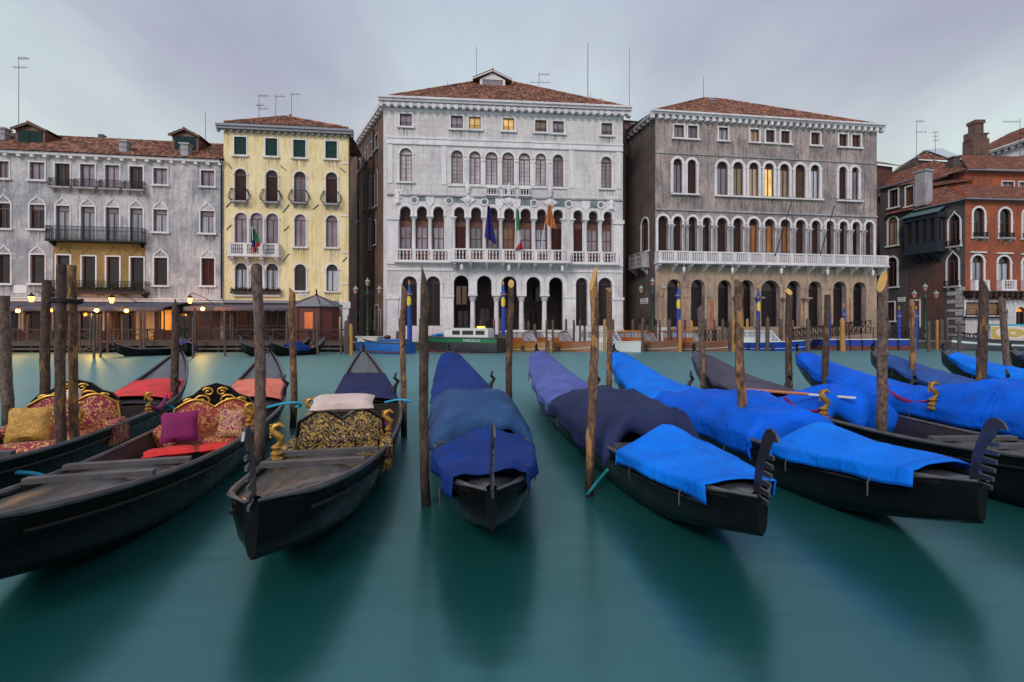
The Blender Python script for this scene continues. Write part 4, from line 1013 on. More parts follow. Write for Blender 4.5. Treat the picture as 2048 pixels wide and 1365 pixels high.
for x, yt, x2 in ((1572, 413, 1550), (1659, 414, 1640)):
    u1_, z1_ = rp.uv(x, yt, -1.2); u2_, z2_ = rp.uv(x2, 512, -1.0); mb = MB(); mb.tube([(u2_, -1.0, z2_), (u1_, -1.9, z1_)], .045, 6); rp.part('bare_flagpole', mb, M['iron'])
RF = (RA[0] - 3.2, RA[1] + 13.5)
rs = Fac(RF, RA, root=rp)
for b, k in (((1283,437,1297,503),'arch'),((1245,279,1253,310),'rect')): rs.window(b, k, 'dark', sur=.16)
uu2 = rs.rc(1270, 514, 1298, 530)
stone_balcony(rs, uu2[0], uu2[1], uu2[2] - .3, uu2[3] + .3, -.8, 2, 4, M['stone_grey'], brackets=[uu2[0] + .4, uu2[1] - .4])
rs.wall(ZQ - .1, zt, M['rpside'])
rs.band('side_cornice', -.4, .05, zk - .12, zk + .2, M['stone_grey'], teeth=(.9, .35, zk - .45, zk - .12, .35))
sign(rs, (1281, 597, 1296, 608), ['RIVA', 'DEL CARBON'])
re_ = Fac(RB, (RB[0] + 1.5, RB[1] + 14), root=rp); re_.wall(ZQ - .1, zt, M['rpside'])
rm = MB(); ze = zk + .24; dd = 7.5; ua, ub = rp.uv(1308, 225)[0], rp.uv(1750, 255)[0]; uc = rp.uv(1408.7, 200, dd)[0]; zr = ZR(1408.7, 197.5, dd)
ud = uc + 2.5
tile_roof(rm, (ua, -.3, ze), (ub, -.3, ze), (0, 1, 0), dd + .3, zr - ze, uc - ua, ub - ud)
tile_roof(rm, (ua - 3, 14, ze), (ua, -.3, ze), (1, .2, 0), uc - ua, zr - ze, 7, 7.3, pitch=.6); tile_roof(rm, (ub, -.3, ze), (ub + 1, 14, ze), (-1, .1, 0), ub - ud, zr - ze, 7.3, 7, pitch=.6)
ridge_caps(rm, (ua, -.3, ze + .05), (uc, dd, zr + .06)); ridge_caps(rm, (ub, -.3, ze + .05), (ud, dd, zr + .06)); ridge_caps(rm, (uc, dd, zr + .06), (ud, dd, zr + .06))
rroof = rp.part('roof', rm, M['tile'], smooth=True)
chimney_stack(rp, rroof, (1419,201,1430,210), 5.8, .6, M['stone_grey']); chimney_stack(rp, rroof, (1534,223,1544,231), 3.8, .5, M['tile2'])
# low house whose roof shows between the two palaces
bk_ = Fac(pt(1236, 66), pt(1300, 67), name='rear_house', label='dark house whose tiled roof peeks between the two palaces', cat='house')
bk_.wall(0, bk_.uv(1260, 247)[1], M['rpside'], back=6)
rm = MB(); a = bk_.rc(1236, 226, 1300, 246); tile_roof(rm, (-.3, -.4, a[2]), (bk_.W + .3, -.4, a[2]), (0, 1, 0), 4, a[3] - a[2], .2, 3.0); bk_.part('roof', rm, M['tile2'], smooth=True)

# ------------------------------------------------------------------ red corner house and what stands behind it
HC = pt(1930.5, 52.0)
HF = (HC[0] - 2.35, HC[1] + 8.8)
rh = Fac(HC, (HC[0] + 14, HC[1] + 1.3), name='red_corner_house', label='brick-red corner house with white balustraded arched windows, dark on its alley side', cat='house')
ZH = lambda px, py, d=0.0: rh.uv(px, py, d)[1]
for b in ((1946.7,416,1968.6,475),(1999,417.5,2021.5,476),(2046,419,2068,477),(2098,420,2120,478)):
    rh.window(b, 'arch', 'dark', sur=.2, tran=.5, frame=M['dkwood']); iron_balcony(rh, (b[0]-2, b[3]-9, b[2]+2, b[3]), .3, pitch=.09)
for b in ((1943.8,511,1966.7,560),(1996,513,2020,561),(2045,515,2068,562)):
    rh.window(b, 'arch', ('dark', 'cur'), sur=.2, sill=False, frame=M['dkwood'])
    mb = MB(); a = rh.rc(b[0]-4, b[1]-7, b[2]+4, b[1]-4.5); mb.box(a[0], a[1], -.18, .02, a[2], a[3]); rh.part('window_hood', mb, M['stone'])
    a = rh.rc(b[0]-3, 561, b[2]+3, 581); stone_balcony(rh, a[0], a[1], a[2], a[3], -.5, 1, 4, M['stone'], pier=.3, brackets=[a[0] + .3, a[1] - .3])
rh.window((1931,605,2002,631), pane='dim', sur=.15, frame=M['dkwood'], fw=.12)
rh.window((2031,614,2050,660), 'arch', ('warm', 'dark'), sur=.12, sill=False, frame=M['dkwood'])
zt = ZH(1975, 400); zf = ZH(1975, 583)
rh.wall(ZQ - .1, zt, M['red'])
skin(rh, .01, rh.W - .01, ZQ, ZH(1975, 600), [h for h in rh.holes if max(p[1] for p in h) < ZH(1975, 600)], M['cp'], 'ground_floor_render')
mb = MB(); mb.box(-.3, rh.W, -.9, .03, zf - .15, zf); mb.box(-.2, rh.W, -.7, .03, zf - .5, zf - .152)
for k in range(22): u = k * .62; mb.box(u, u + .2, -.85, .02, zf - .7, zf - .153)
rh.part('jetty', mb, M['dkwood'])
a = rh.rc(1926, 604, 2008, 634); mb = MB(); mb.box(a[0], a[1], -.35, .02, a[2] - .12, a[2] + .02)
for z in (a[2] + .25, a[2] + .5, a[2] + .8): mb.bar((a[0], -.33, z), (a[1], -.33, z), .035)
for k in range(5): u = a[0] + (a[1] - a[0]) * k / 4; mb.bar((u, -.33, a[2]), (u, -.33, a[2] + .8), .04)
rh.part('window_guard', mb, M['iron'])
sd_ = Fac(HF, HC, root=rh)
sd_.window((1898,424,1920,492), 'ogee', 'dark', sur=.16, frame=M['brown']); sd_.window((1895,503,1917,572), 'ogee', 'dark', sur=.16, frame=M['brown'])
for b in ((1898,482,1920,493),(1895,562,1917,573)): iron_balcony(sd_, (b[0]-2, b[1], b[2]+2, b[3]), .3, pitch=.1)
sd_.window((1777,435,1795,491), 'arch', 'amb', sur=.18); sd_.window((1774,515,1794,574), 'arch', 'dark', sur=.2)
sd_.window((1772,605,1789,642), 'rect', 'dark', sur=.14); sd_.window((1823,602,1839,655), 'rect', 'wood', sur=.16, sill=False)
sd_.window((1779,380,1796,415), 'rect', 'dark', sur=.14); sd_.window((1812,374,1827,412), 'rect', 'brown', sur=.14)
zs1 = sd_.uv(1815, 424)[1]; ut = sd_.uv(1832, 500)[0]
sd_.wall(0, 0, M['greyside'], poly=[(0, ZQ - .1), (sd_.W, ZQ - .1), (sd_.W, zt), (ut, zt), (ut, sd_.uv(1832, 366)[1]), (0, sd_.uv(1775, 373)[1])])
rb_ = MB()
a = sd_.rc(1812, 520, 1890, 600); rb_.add([(u, -.015, z) for u, z in ((a[0], a[2] - 2.4), (a[1], a[2] - 2.2), (a[1] - .1, a[3] - .5), (a[0] + .3, a[3] - .2))], [(0, 1, 2, 3)]); sd_.part('red_render', rb_, M['redside'])
qb_ = MB()
for k in range(14):
    z = ZQ + .1 + k * .43
    if z < sd_.uv(1928, 580)[1]: qb_.box(sd_.W - (1.7 if k % 2 else .9), sd_.W - .003, -.05, .02, z, z + (.22 if k % 2 and k < 9 else .4))
sd_.part('quoins', qb_, M['stone_grey'])
sign(sd_, (1796, 595, 1811, 604), ['CALLE', 'CAVALLI'])
# blue-grey timber oriel on the alley side
a = sd_.rc(1826, 432, 1893, 505, 0); o_ = 1.3; mb = MB()
mb.box(a[0], a[1], -o_, .02, a[2], a[2] + 1.0); mb.box(a[0] - .15, a[1] + .15, -o_ - .15, .02, a[2] - .2, a[2] - .002); mb.box(a[0] - .1, a[1] + .1, -o_ - .1, .02, a[3] - .55, a[3])
for k in range(5): u = a[0] + (a[1] - a[0] - .3) * k / 4; mb.box(u, u + .3, -o_ - .03, -o_ + .2, a[2] + 1.002, a[3] - .552)
for k in range(3): u = a[0] + .5 + (a[1] - a[0] - 1.6) * k / 2; mb.prism([(u, 0, a[2] - .2), (u, -o_, a[2] - .2), (u, -o_*.6, a[2] - .6), (u, 0, a[2] - 1.2)], (.6, 0, 0))
M['bluewood'] = wood('blue_grey_timber', (.012, .016, .024), (.024, .032, .048), .7)
ori = sd_.part('oriel', mb, M['bluewood'])
mb = MB(); mb.box(a[0] + .12, a[1] - .12, -o_ + .14, -.05, a[2] + 1.0, a[3] - .6); sd_.part('oriel_glazing', mb, M['g_dark'], ori)
mb = MB(); mb.add([(a[0] - .3, -o_ - .35, a[3] + .0), (a[1] + .3, -o_ - .35, a[3] + .0), (a[1] + .1, 0, a[3] + .8), (a[0] - .1, 0, a[3] + .8), (a[0] - .3, -o_ - .35, a[3] - .08), (a[1] + .3, -o_ - .35, a[3] - .08)], [(0, 1, 2, 3), (0, 4, 5, 1), (0, 3, 4), (1, 5, 2)])
M['copper'] = plain('green_copper', (.09, .15, .17), .7); sd_.part('oriel_roof', mb, M['copper'], ori)
# hipped roof over the corner
rm = MB(); ze = zt + .05; zr = ZH(1955, 372, 4)
tile_roof(rm, (-.4, -.45, ze), (rh.W, -.45, ze), (0, 1, 0), 4.6, zr - ze, 4.0, 0)
SD = Vector((HF[0] - HC[0], HF[1] - HC[1])); ang = math.atan2(rh.U.y, rh.U.x)
loc = Matrix.Rotation(-ang, 2) @ SD; sdl = loc.normalized()
e0 = Vector((-.4, -.45, ze)); e1 = Vector((-.4 + sdl.x * 8.6, -.45 + sdl.y * 8.6, ze)); pin = Vector((sdl.y, -sdl.x, 0))
tile_roof(rm, e1, e0, pin if pin.x > 0 else -pin, 4.0, zr - ze, 0, 4.4)
rm2 = rh.part('roof', rm, M['tile2'], smooth=True)
rh.band('gutter', -.55, .0, zt - .1, zt + .03, M['lead'], u0=-.5); sd_.band('gutter', -.45, .0, zt - .1, zt + .03, M['lead'], u0=ut)
# chimney against the alley wall
mb = MB(); a = sd_.rc(1832, 345, 1853, 412, -.3); mb.box(a[0], a[1], -.5, .6, a[2], a[3]); mb.box(a[0] - .12, a[1] + .12, -.62, .72, a[3], a[3] + .2); ch_ = sd_.part('chimney', mb, M['stone_grey'])
mb = MB(); a = sd_.rc(1778.5, 366, 1779.5, 372); mb.box(-.35, ut + .1, -.4, .05, sd_.uv(1790, 370)[1] - .1, sd_.uv(1790, 370)[1] + .05); sd_.part('side_eaves', mb, M['lead'])

def block(name, label, xa, Ya, xb, Yb, pyt, wallm, ridge=None, back=7.0, group=None):
    f = Fac(pt(xa, Ya), pt(xb, Yb), name=name, label=label, cat='house', group=group)
    return f, f.uv((xa + xb) / 2, pyt)[1]
# taller orange house rising behind the corner house
oh, zt = block('orange_rear_house', 'orange house rising behind the red corner house, its top windows under low tiled eaves', 1930, 58.5, 2150, 59.5, 344, M['red'])
for b in ((2004,364,2027,382),(2038,365,2062,383)): oh.window(b, 'rect', 'sky', sur=.12)
oh.wall(4, zt, M['red'], back=6)
rm = MB(); a = oh.uv(2006, 314, 4.5)
tile_roof(rm, (-.3, -.6, zt), (oh.W, -.6, zt), (0, 1, 0), 5, a[1] - zt, 4.0, 0); lft = Vector((-.3, -.6, zt))
tile_roof(rm, (-4.5, 7.5, zt - 1.2), lft, (.86, .5, 0), 3.6, a[1] - zt, 0, 4.2)
oh.part('roof', rm, M['tile2'], smooth=True); oh.band('eaves', -.65, .02, zt - .15, zt - .01, M['lead'], u0=-.3)
ol = Fac(pt(1876, 64.5), pt(1930, 58.5), root=oh); ol.wall(4, zt - .3, M['ochre'])
# low ochre wing with peeling plaster between them
wg, zt = block('peeling_wing', 'low wing with peeling red plaster between the grey chimney and the corner house', 1852, 60.2, 1945, 57.5, 370, M['red'])
wg.wall(6, zt, M['red'], back=4); rm = MB(); tile_roof(rm, (-.2, -.4, zt), (wg.W + .2, -.4, zt), (0, 1, 0), 3.0, 1.3); wg.part('roof', rm, M['tile2'], smooth=True)
# gabled grey house with solar panels: a hipped roof whose two flanks carry the panels
g0 = P(1832, 352, 66.0); gh = empty('gabled_house', (g0.x, g0.y, 0)); tag(gh, 'grey gabled house with solar panels on both flanks of its tiled roof', 'house')
def gp(px, py, Y): q = P(px, py, Y); return Vector((q.x - g0.x, q.y - g0.y, q.z))
def drop(q, z): return Vector((q.x, q.y, z))
fl, fr, ap = gp(1831, 320, 66.0), gp(1908, 325, 66.6), gp(1848, 303.5, 68.5)
bl, br, rb = gp(1776, 350, 72.0), gp(1946, 328, 76.0), gp(1880, 298, 80.0)
mb = MB()
for a, c in ((bl, fl), (fl, fr), (fr, br)): mb.add([drop(a, 6), drop(c, 6), c, a], [(0, 1, 2, 3)])
mb.build('wall', M['rpside'], gh)
e_ = Vector((0, -.35, -.1)); rm = MB(); inw = Vector((0, 1, 0)); W_ = fr.x - fl.x
tile_roof(rm, fl + e_, Vector((fr.x, fr.y, fl.z)) + e_, (0, 1, 0), 2.9, ap.z - fl.z + .1, ap.x - fl.x, W_ - (ap.x - fl.x))
def slope(a, b_, c, d_, th=.12):
    k = rm.add([a, b_, c, d_], [(0, 1, 2, 3)])
    for v, uvv in zip(range(k, k + 4), ((0, 0), (18, 0), (18, 9), (0, 9))): rm.uv[v] = uvv
slope(bl, fl, ap, rb); slope(fr, br, rb, ap)
groof = gh_roof = rm.build('roof', M['tile2'], gh, True)
M['solar'] = plain('solar_glass', (.42, .48, .60), .15, .1, .1)
for a, b_, c, d_ in ((bl, fl, ap, rb), (fr, br, rb, ap)):
    n_ = (b_ - a).cross(d_ - a).normalized(); n_ = n_ if n_.z > 0 else -n_
    q = [a.lerp(b_, .04).lerp(d_.lerp(c, .04), .12), a.lerp(b_, .93).lerp(d_.lerp(c, .93), .12), a.lerp(b_, .93).lerp(d_.lerp(c, .93), .95), a.lerp(b_, .04).lerp(d_.lerp(c, .04), .95)]
    mb = MB(); mb.prism([p + n_ * .18 for p in q], n_ * .1); mb.build('solar_panel', M['solar'], groof)
gq = [gp(1853, 352, 65.9), gp(1867, 352, 65.9), gp(1867, 331, 65.9), gp(1853, 331, 65.9)]
mb = MB(); mb.prism(gq, (0, -.1, 0)); wv = mb.build('window', M['brown'], gh); mb = MB(); mb.prism([gp(1854.5, 350.5, 65.78), gp(1865.5, 350.5, 65.78), gp(1865.5, 332.5, 65.78), gp(1854.5, 332.5, 65.78)], (0, -.02, 0)); mb.build('pane', M['g_sky'], wv)
# narrow dark red house in the gap beside the brown palace
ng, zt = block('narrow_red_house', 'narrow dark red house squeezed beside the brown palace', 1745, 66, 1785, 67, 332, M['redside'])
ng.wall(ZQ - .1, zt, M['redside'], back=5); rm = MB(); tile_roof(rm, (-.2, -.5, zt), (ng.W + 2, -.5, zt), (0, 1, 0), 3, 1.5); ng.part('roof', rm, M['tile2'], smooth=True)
# big palace at the right edge
bh, zt = block('far_right_palace', 'tall pale house with a long sloping tiled roof and green shutter at the right edge', 1905, 84, 2160, 66, 300, M['cp'])
bh.window((2020,308,2038,330), 'rect', 'green', sur=.2, mull=False, sill=True)
zlo, zhi = bh.uv(1910, 318)[1], bh.uv(2120, 268)[1]; zt = bh.uv(2046, 284)[1]
bh.wall(6, zt, M['cp'])
bh.band('cornice', -.6, .05, zt - .25, zt + .1, M['stone_grey'], teeth=(1.0, .4, zt - .7, zt - .25, .5)); bh.band('string_course', -.1, .05, zt - 2.0, zt - 1.3, M['stone'])
rm = MB(); tile_roof(rm, (-.3, -.7, zt + .1), (bh.W, -.7, zt + .1), (0, 1, 0), 8, 4.6, 3.0, 0, pitch=.3); bh.part('roof', rm, M['tile2'], smooth=True)
# stepped brick chimney stack
cx0 = X(1950, 70.0)
mb = MB(); Yc = 70.0
def cbx(x0, x1, y0, y1, d=1.2): mb.box(X(x0, Yc) - cx0, X(x1, Yc) - cx0, -d/2, d/2, Zp(y1, Yc) - 12, Zp(y0, Yc) - 12)
cbx(1935, 1968, 281, 330, 1.6); cbx(1933, 1944, 268, 283, 1.0); cbx(1943, 1960, 250, 281.2, 1.1); cbx(1941.5, 1961.5, 243.5, 250.2, 1.4); cbx(1959, 1968, 271, 281.3, 1.0); cbx(1956, 1971, 269, 271.2, 1.2)
mb.box(-1, 1, -.7, .7, -8, Zp(329, Yc) - 12)
o = mb.build('brick_chimney_stack', M['brick']); o.location = (cx0, Yc, 12); tag(o, 'large stepped brown brick chimney stack against the sky at the right', 'chimney')
mb = MB(); a = (X(1901, 60), X(1914, 60)); mb.box(-.4, .4, -.4, .4, -4, 0); mb.box(-.5, .5, -.5, .5, 0, .18); o = mb.build('roof_chimney', M['rpside']); o.location = ((a[0] + a[1]) / 2, 60, Zp(318, 60)); tag(o, 'plain dark chimney between the solar panels and the red tiled roof', 'chimney')

# ------------------------------------------------------------------ aerials
antenna(37.5, 115, 252, 50, [(117, 36, 56, 5), (135, 25, 52, 3)], 'tall aerial mast above the left dormer of the grey house')
antenna(411, 225, 290, 51, [], 'thin bare rod on the grey house beside the yellow house')
antenna(518, 191, 236, 53, [(192, 517, 538, 4), (211, 512, 528, 3), (218, 516, 536, 2)], 'aerial with three crossbars, leftmost on the yellow house')
antenna(551.5, 192, 234, 53, [(193, 549, 569, 2)], 'single-arm aerial in the middle of the yellow house roof')
antenna(583, 187, 236, 53, [(189, 581, 601, 2)], 'single-arm aerial, rightmost on the yellow house')
antenna(952.8, 93, 168, 58, [], 'thin rod left of the white palace dormer')
antenna(894.5, 162, 180, 56, [], 'very short rod on the left slope of the white palace roof')
antenna(1078, 145, 186, 57, [(149, 1077, 1100, 6), (165, 1060, 1101, 4)], 'two-armed aerial right of the white palace dormer')
antenna(1175.7, 86, 202, 57, [], 'tallest rod on the right slope of the white palace roof', r=.04)
antenna(1181, 184, 204, 57, [(199, 1181, 1208, 2)], 'small low aerial at the foot of the tallest rod')
antenna(1259, 96, 240, 62, [], 'tall thin rod in the gap between the two palaces')
antenna(1407, 154, 200, 58, [], 'rod on the peak of the brown palace roof')
antenna(1833, 241, 312, 67, [(243, 1833, 1850, 4), (264.5, 1831, 1855, 3)], 'aerial mast over the solar-panelled house')
antenna(1871, 264, 305, 69, [(265, 1864, 1879, 2), (273, 1865, 1879, 2), (281, 1865, 1880, 2)], 'small comb aerial behind the solar panels')
antenna(2040, 236, 300, 63, [(244, 2006, 2043, 6), (268, 2037, 2056, 3)], 'wide comb aerial over the tall house at the right edge')
# ================================================================== RESTAURANT TERRACE
TY = lambda x: 42.4 + .035 * (x + 30)                                   # front edge of the timber terrace
tx0, tx1 = -52.0, X(687, 43.0)
ter = empty('timber_terrace', (tx0, TY(tx0), 0)); tag(ter, 'long dark timber restaurant terrace standing on piles over the water', 'terrace')
def tl(x, y, z): return (x - tx0, y - TY(tx0), z)
ZT = .95
mb = MB(); mb.prism([tl(tx0, TY(tx0), ZT - .1), tl(tx1, TY(tx1), ZT - .1), tl(tx1, 48.0, ZT - .1), tl(tx0, 46.5, ZT - .1)], (0, 0, .1)); mb.build('deck', M['deck'], ter)
mb = MB(); mb.bar(tl(tx0, TY(tx0) + .1, .70), tl(tx1, TY(tx1) + .1, .70), .16, .3); mb.bar(tl(tx0, TY(tx0) - .02, .30), tl(tx1, TY(tx1) - .02, .30), .12, .18); mb.build('beam', M['deck'], ter)
k = 0; x = tx0 + .5
pm_ = MB(); pm_.tube([(0, 0, -1.5), (0, 0, .85)], .13, 8); pm0 = None
while x < tx1:
    if pm0 is None: pm0 = pm_.build('stilt', M['pile'], ter); c = pm0
    else: c = pm0.copy(); COL.objects.link(c); c.parent = ter
    c.location = tl(x, TY(x) + .3, 0); x += 1.55
rl = MB(); n = int((tx1 - tx0) / 1.5)
gaps = [(X(196, 42.5), X(224, 42.5)), (X(358, 42.5), X(390, 42.5))]
for i in range(n):
    a, c = tx0 + (tx1 - tx0) * i / n, tx0 + (tx1 - tx0) * (i + 1) / n
    if any(a < g1 and c > g0 for g0, g1 in gaps): continue
    ya, yc = TY(a) + .12, TY(c) + .12
    rl.bar(tl(a, ya, ZT), tl(a, ya, ZT + 1.05), .09); rl.bar(tl(a, ya, ZT + 1.0), tl(c, yc, ZT + 1.0), .08, .1); rl.bar(tl(a, ya, ZT + .12), tl(c, yc, ZT + .12), .06)
    rl.bar(tl(a, ya, ZT + .15), tl(c, yc, ZT + .97), .045); rl.bar(tl(a, ya, ZT + .97), tl(c, yc, ZT + .15), .045)
rl.build('railing', M['dkwood'], ter)
for g0, g1 in gaps:
    mb = MB()
    for k in range(6): z = ZT - .12 - k * .2; y = TY(g0) - .1 - k * .28; mb.prism([tl(g0, y, z), tl(g1, y, z), tl(g1, y - .26, z), tl(g0, y - .26, z)], (0, 0, .06))
    for g in (g0, g1): mb.bar(tl(g, TY(g) + .1, ZT - .1), tl(g, TY(g) - 1.7, -.3), .1, .18)
    mb.build('water_steps', M['pile'], ter)
def awning(x0, x1, label, mat, ys, yf, zs, zf):
    n = 30; rows = []
    for j in range(5):
        f = j / 4; rows.append([(x0 + (x1 - x0) * i / n, ys(i / n) + (yf(i / n) - ys(i / n)) * f, zs + (zf - zs) * f - .05 * math.sin(math.pi * ((i / n * 9) % 1)) * f) for i in range(n + 1)])
    rows.append([(p[0], p[1] - .02, p[2] - .28 - .05 * (i % 2)) for i, p in enumerate(rows[-1])])
    base = Vector(rows[0][0]); mb = MB(); mb.grid([[Vector(p) - base for p in r] for r in rows])
    o = mb.build('awning', mat, None, True); o.location = base; tag(o, label, 'awning')
    md = o.modifiers.new('thickness', 'SOLIDIFY'); md.thickness = .03
    fm = MB(); k = 8
    for i in range(k + 1):
        f = i / k; a = Vector((x0 + (x1 - x0) * f, ys(f), zs - .06)) - base; c = Vector((x0 + (x1 - x0) * f, yf(f) + .06, zf - .08)) - base
        fm.bar(a, c, .06); fm.bar(c, Vector((c.x, c.y, ZT - base.z)), .08)
    fm.build('frame', M['iron'], o)
    return o
awning(-50, X(349, 45.2), 'long blue-grey canvas awning over the terrace of the grey house', M['slate'], lambda f: 45.0 + 2.1 * f, lambda f: 42.4 + 1.4 * f, 4.45, 3.85)
awning(X(385, 45), X(598, 46), 'dark fringed awning over the latticed terrace of the yellow house', plain('plum_canvas', (.12, .10, .13), .9), lambda f: 47.6 + .7 * f, lambda f: 43.8 + .5 * f, 4.3, 3.9)
# pavilion
kx, ky = X(633, 44.9), 44.9
kq = empty('pavilion', (kx, ky, ZT)); tag(kq, 'red boarded pavilion with a low grey pyramid roof and finial', 'pavilion')
hw, hh = 1.68, 3.1
mb = MB()
oct_ = [(hw, -1.0), (.9, -1.7), (-.9, -1.7), (-hw, -1.0), (-hw, 1.0), (hw, 1.0)]
mb.prism([(x, y, 0) for x, y in oct_], (0, 0, hh)); mb.build('wall', M['redwood'], kq)
mb = MB(); ap = (0, 0, hh + 1.0); rim = [(x * 1.17, y * 1.14, hh + .05) for x, y in oct_]
mb.add([*rim, ap] + [(x, y, hh - .12) for x, y, z in rim], [(i, (i+1) % 6, 6) for i in range(6)] + [(i, 7 + i, 7 + (i+1) % 6, (i+1) % 6) for i in range(6)] + [tuple(range(12, 6, -1))])
rf = mb.build('roof', M['lead'], kq)
mb = MB(); mb.lathe([(.05, 0), (.16, .1), (.05, .2), (.09, .35), (.01, .62)], (0, 0, hh + .95), 8)
for x, y, z in rim: mb.bar((x, y, z + .02), ap, .06)
mb.build('finial', M['iron'], rf)
mb = MB(); mb.box(-.42, .42, -1.74, -1.70, 1.0, 2.55); wv = mb.build('window', M['dkwood'], kq); mb = MB(); mb.box(-.36, .36, -1.755, -1.742, 1.06, 2.49); mb.build('pane', glass('orange_pane', (.5, .13, .03), emit=(1, .35, .1), es=.45), wv)
mb = MB()
for s_ in (-1, 1): mb.bar((s_ * .95, -1.71, 0), (s_ * .95, -1.71, hh), .12); mb.bar((s_ * hw, -1.0, 0), (s_ * hw, -1.0, hh), .12)
mb.build('corner_post', M['dkwood'], kq)
# lattice screens with the lit dining room behind
M['lattice_glow'] = plain('dining_room_glow', (.10, .06, .03), .9, var=.9, scale=3, emit=(1.0, .55, .15), es=.12)
for i, (xa, xb, lab) in enumerate(((398, 462, 'lattice screen on the terrace under the boundary of grey and yellow houses'), (466, 520, 'lattice screen behind the thick post in front of the yellow house'), (533, 592, 'lattice screen beside the red pavilion'))):
    Y = 45.6; xa, xb = X(xa, Y), X(xb, Y); mb = MB(); L = xb - xa; h0, h1 = 1.3, 2.55
    st = .17; n = int((L + (h1 - h0)) / st)
    for j in range(n):
        a = j * st - (h1 - h0)
        p, q = (max(a, 0), h0 + max(-a, 0)), (min(a + h1 - h0, L), h1 - max(a + h1 - h0 - L, 0))
        if q[0] > p[0]: mb.bar((p[0], 0, p[1]), (q[0], 0, q[1]), .04, .02); mb.bar((L - p[0], .03, p[1]), (L - q[0], .03, q[1]), .04, .02)
    for a in (0, L): mb.bar((a, 0, 0), (a, 0, 2.9), .09)
    mb.bar((0, 0, h0), (L, 0, h0), .07); mb.bar((0, 0, h1), (L, 0, h1), .07)
    o = mb.build('lattice_screen', M['dkwood']); o.location = (xa, Y, ZT); tag(o, lab, 'screen', 'lattice screens on the terrace')
# flower boxes
def flower_box(fac, box, y, label, seed):
    u0, u1, z0, z1 = fac.rc(*box); r = random.Random(seed); mb = MB(); mb.box(u0, u1, y - .14, y + .14, z0, z0 + .22)
    o = mb.build('flower_box', M['dkwood']); o.matrix_world = fac.mroot; tag(o, label, 'flower box', 'flower boxes on the balconies')
    mb = MB(); n = int((u1 - u0) * 150)
    for i in range(n):
        c = Vector((r.uniform(u0, u1), y + r.gauss(0, .14), z0 + .22 + abs(r.gauss(.08, .14)) * (z1 - z0) * 1.6)); d = Vector((r.gauss(0, 1), r.gauss(0, 1), r.gauss(0, 1))).normalized(); e = d.orthogonal().normalized() * .05
        mb.add([c - d*.09, c + e, c + d*.09, c - e], [(0, 1, 2, 3)])
    mb.build('plants', M['foliage'], o)
flower_box(lh, (148, 575, 294, 586), -.7, 'long planter of dull green shrubs along the lower balcony of the grey house', 1)
flower_box(lh, (100, 575, 118, 586), -.7, 'short planter at the left end of the lower balcony of the grey house', 2)
flower_box(yh, (464, 577, 563, 588), -.32, 'brownish planter across the lower triple window of the yellow house', 3)

# ================================================================== LAMPS
M['bulb'] = plain('lit_bulb', (1, .8, .5), .3, emit=(1.0, .40, .06), es=9)
M['lanternglass'] = plain('lit_lantern_glass', (1, .75, .4), .3, var=.1, emit=(1.0, .52, .13), es=3.4)
M['verd'] = plain('pale_verdigris', (.30, .42, .40), .5)
M['pinkglass'] = plain('unlit_pink_glass', (.42, .20, .17), .25, var=.15)
def glow(parent, loc, watts, r=.12):
    l = bpy.data.lights.new('lamp_light', 'POINT'); l.energy = watts * 1.5; l.color = (1.0, .36, .05); l.shadow_soft_size = r
    o = bpy.data.objects.new('lamp_light', l); COL.objects.link(o); o.parent = parent; o.location = loc
def globe_lamp(px, py, Y, label, watts):
    z = Zp(py, Y); o = empty('globe_lamp', (X(px, Y), Y, z)); tag(o, label, 'lamp', 'lit globe lamps along the terrace edge')
    mb = MB(); mb.ball((0, 0, 0), .16, 12); mb.build('bulb', M['bulb'], o, True)
    mb = MB(); mb.bar((0, 0, .15), (0, 0, .42), .03); mb.lathe([(.03, .15), (.12, .14), (.10, .2), (.03, .24)], (0, 0, 0), 8); mb.bar((0, 0, .4), (0, .9, .55), .035); mb.build('bracket', M['iron'], o)
    glow(o, (0, -.25, -.05), watts)
for i, (px, py, Y, wt) in enumerate(((36, 622, 41.9, 130), (100.5, 621, 42.1, 110), (193.5, 621, 42.2, 330), (253, 622, 42.3, 90), (405.5, 618, 43.0, 260))):
    globe_lamp(px, py, Y, ('glowing globe lamp at the far left end of the terrace', 'glowing globe lamp behind the broken-topped post at the left', 'brightest globe lamp, above the gap in the terrace rail', 'dimmer yellow globe lamp near the middle of the blue-grey awning', 'glowing globe lamp between the two awnings')[i], wt)
def wall_lantern(px, py, Y, label, toward):
    z = Zp(py, Y); o = empty('wall_lantern', (X(px, Y), Y, z)); tag(o, label, 'lantern', 'lit lanterns above the awning')
    mb = MB(); mb.lathe([(.14, -.28), (.27, .22)], (0, 0, 0), 6); mb.build('glass', M['lanternglass'], o)
    mb = MB(); mb.lathe([(.31, .22), (.30, .27), (.12, .42), (.05, .5), (.02, .62)], (0, 0, 0), 6); mb.lathe([(.05, -.36), (.15, -.3), (.15, -.27)], (0, 0, 0), 6)
    for k in range(6): t = math.pi * k / 3; mb.bar((.14*math.cos(t), .14*math.sin(t), -.28), (.275*math.cos(t), .275*math.sin(t), .22), .022)
    mb.tube([(0, 0, .6), (.18, .3, .66), (.55, 1.2, .35), (1.0, 2.3, -.35)], .03, 6); mb.build('bracket', M['iron'], o)
    glow(o, (0, -.05, 0), 30, .15)
for a in ((63, 598.5, 43.6, 'lit lantern above the awning near the white wall plaque'), (223.5, 601, 44.4, 'lit lantern under the planted balcony of the grey house'), (380, 601.5, 45.0, 'lit lantern over the white shop band at the right end of the grey house')): wall_lantern(*a, 1)
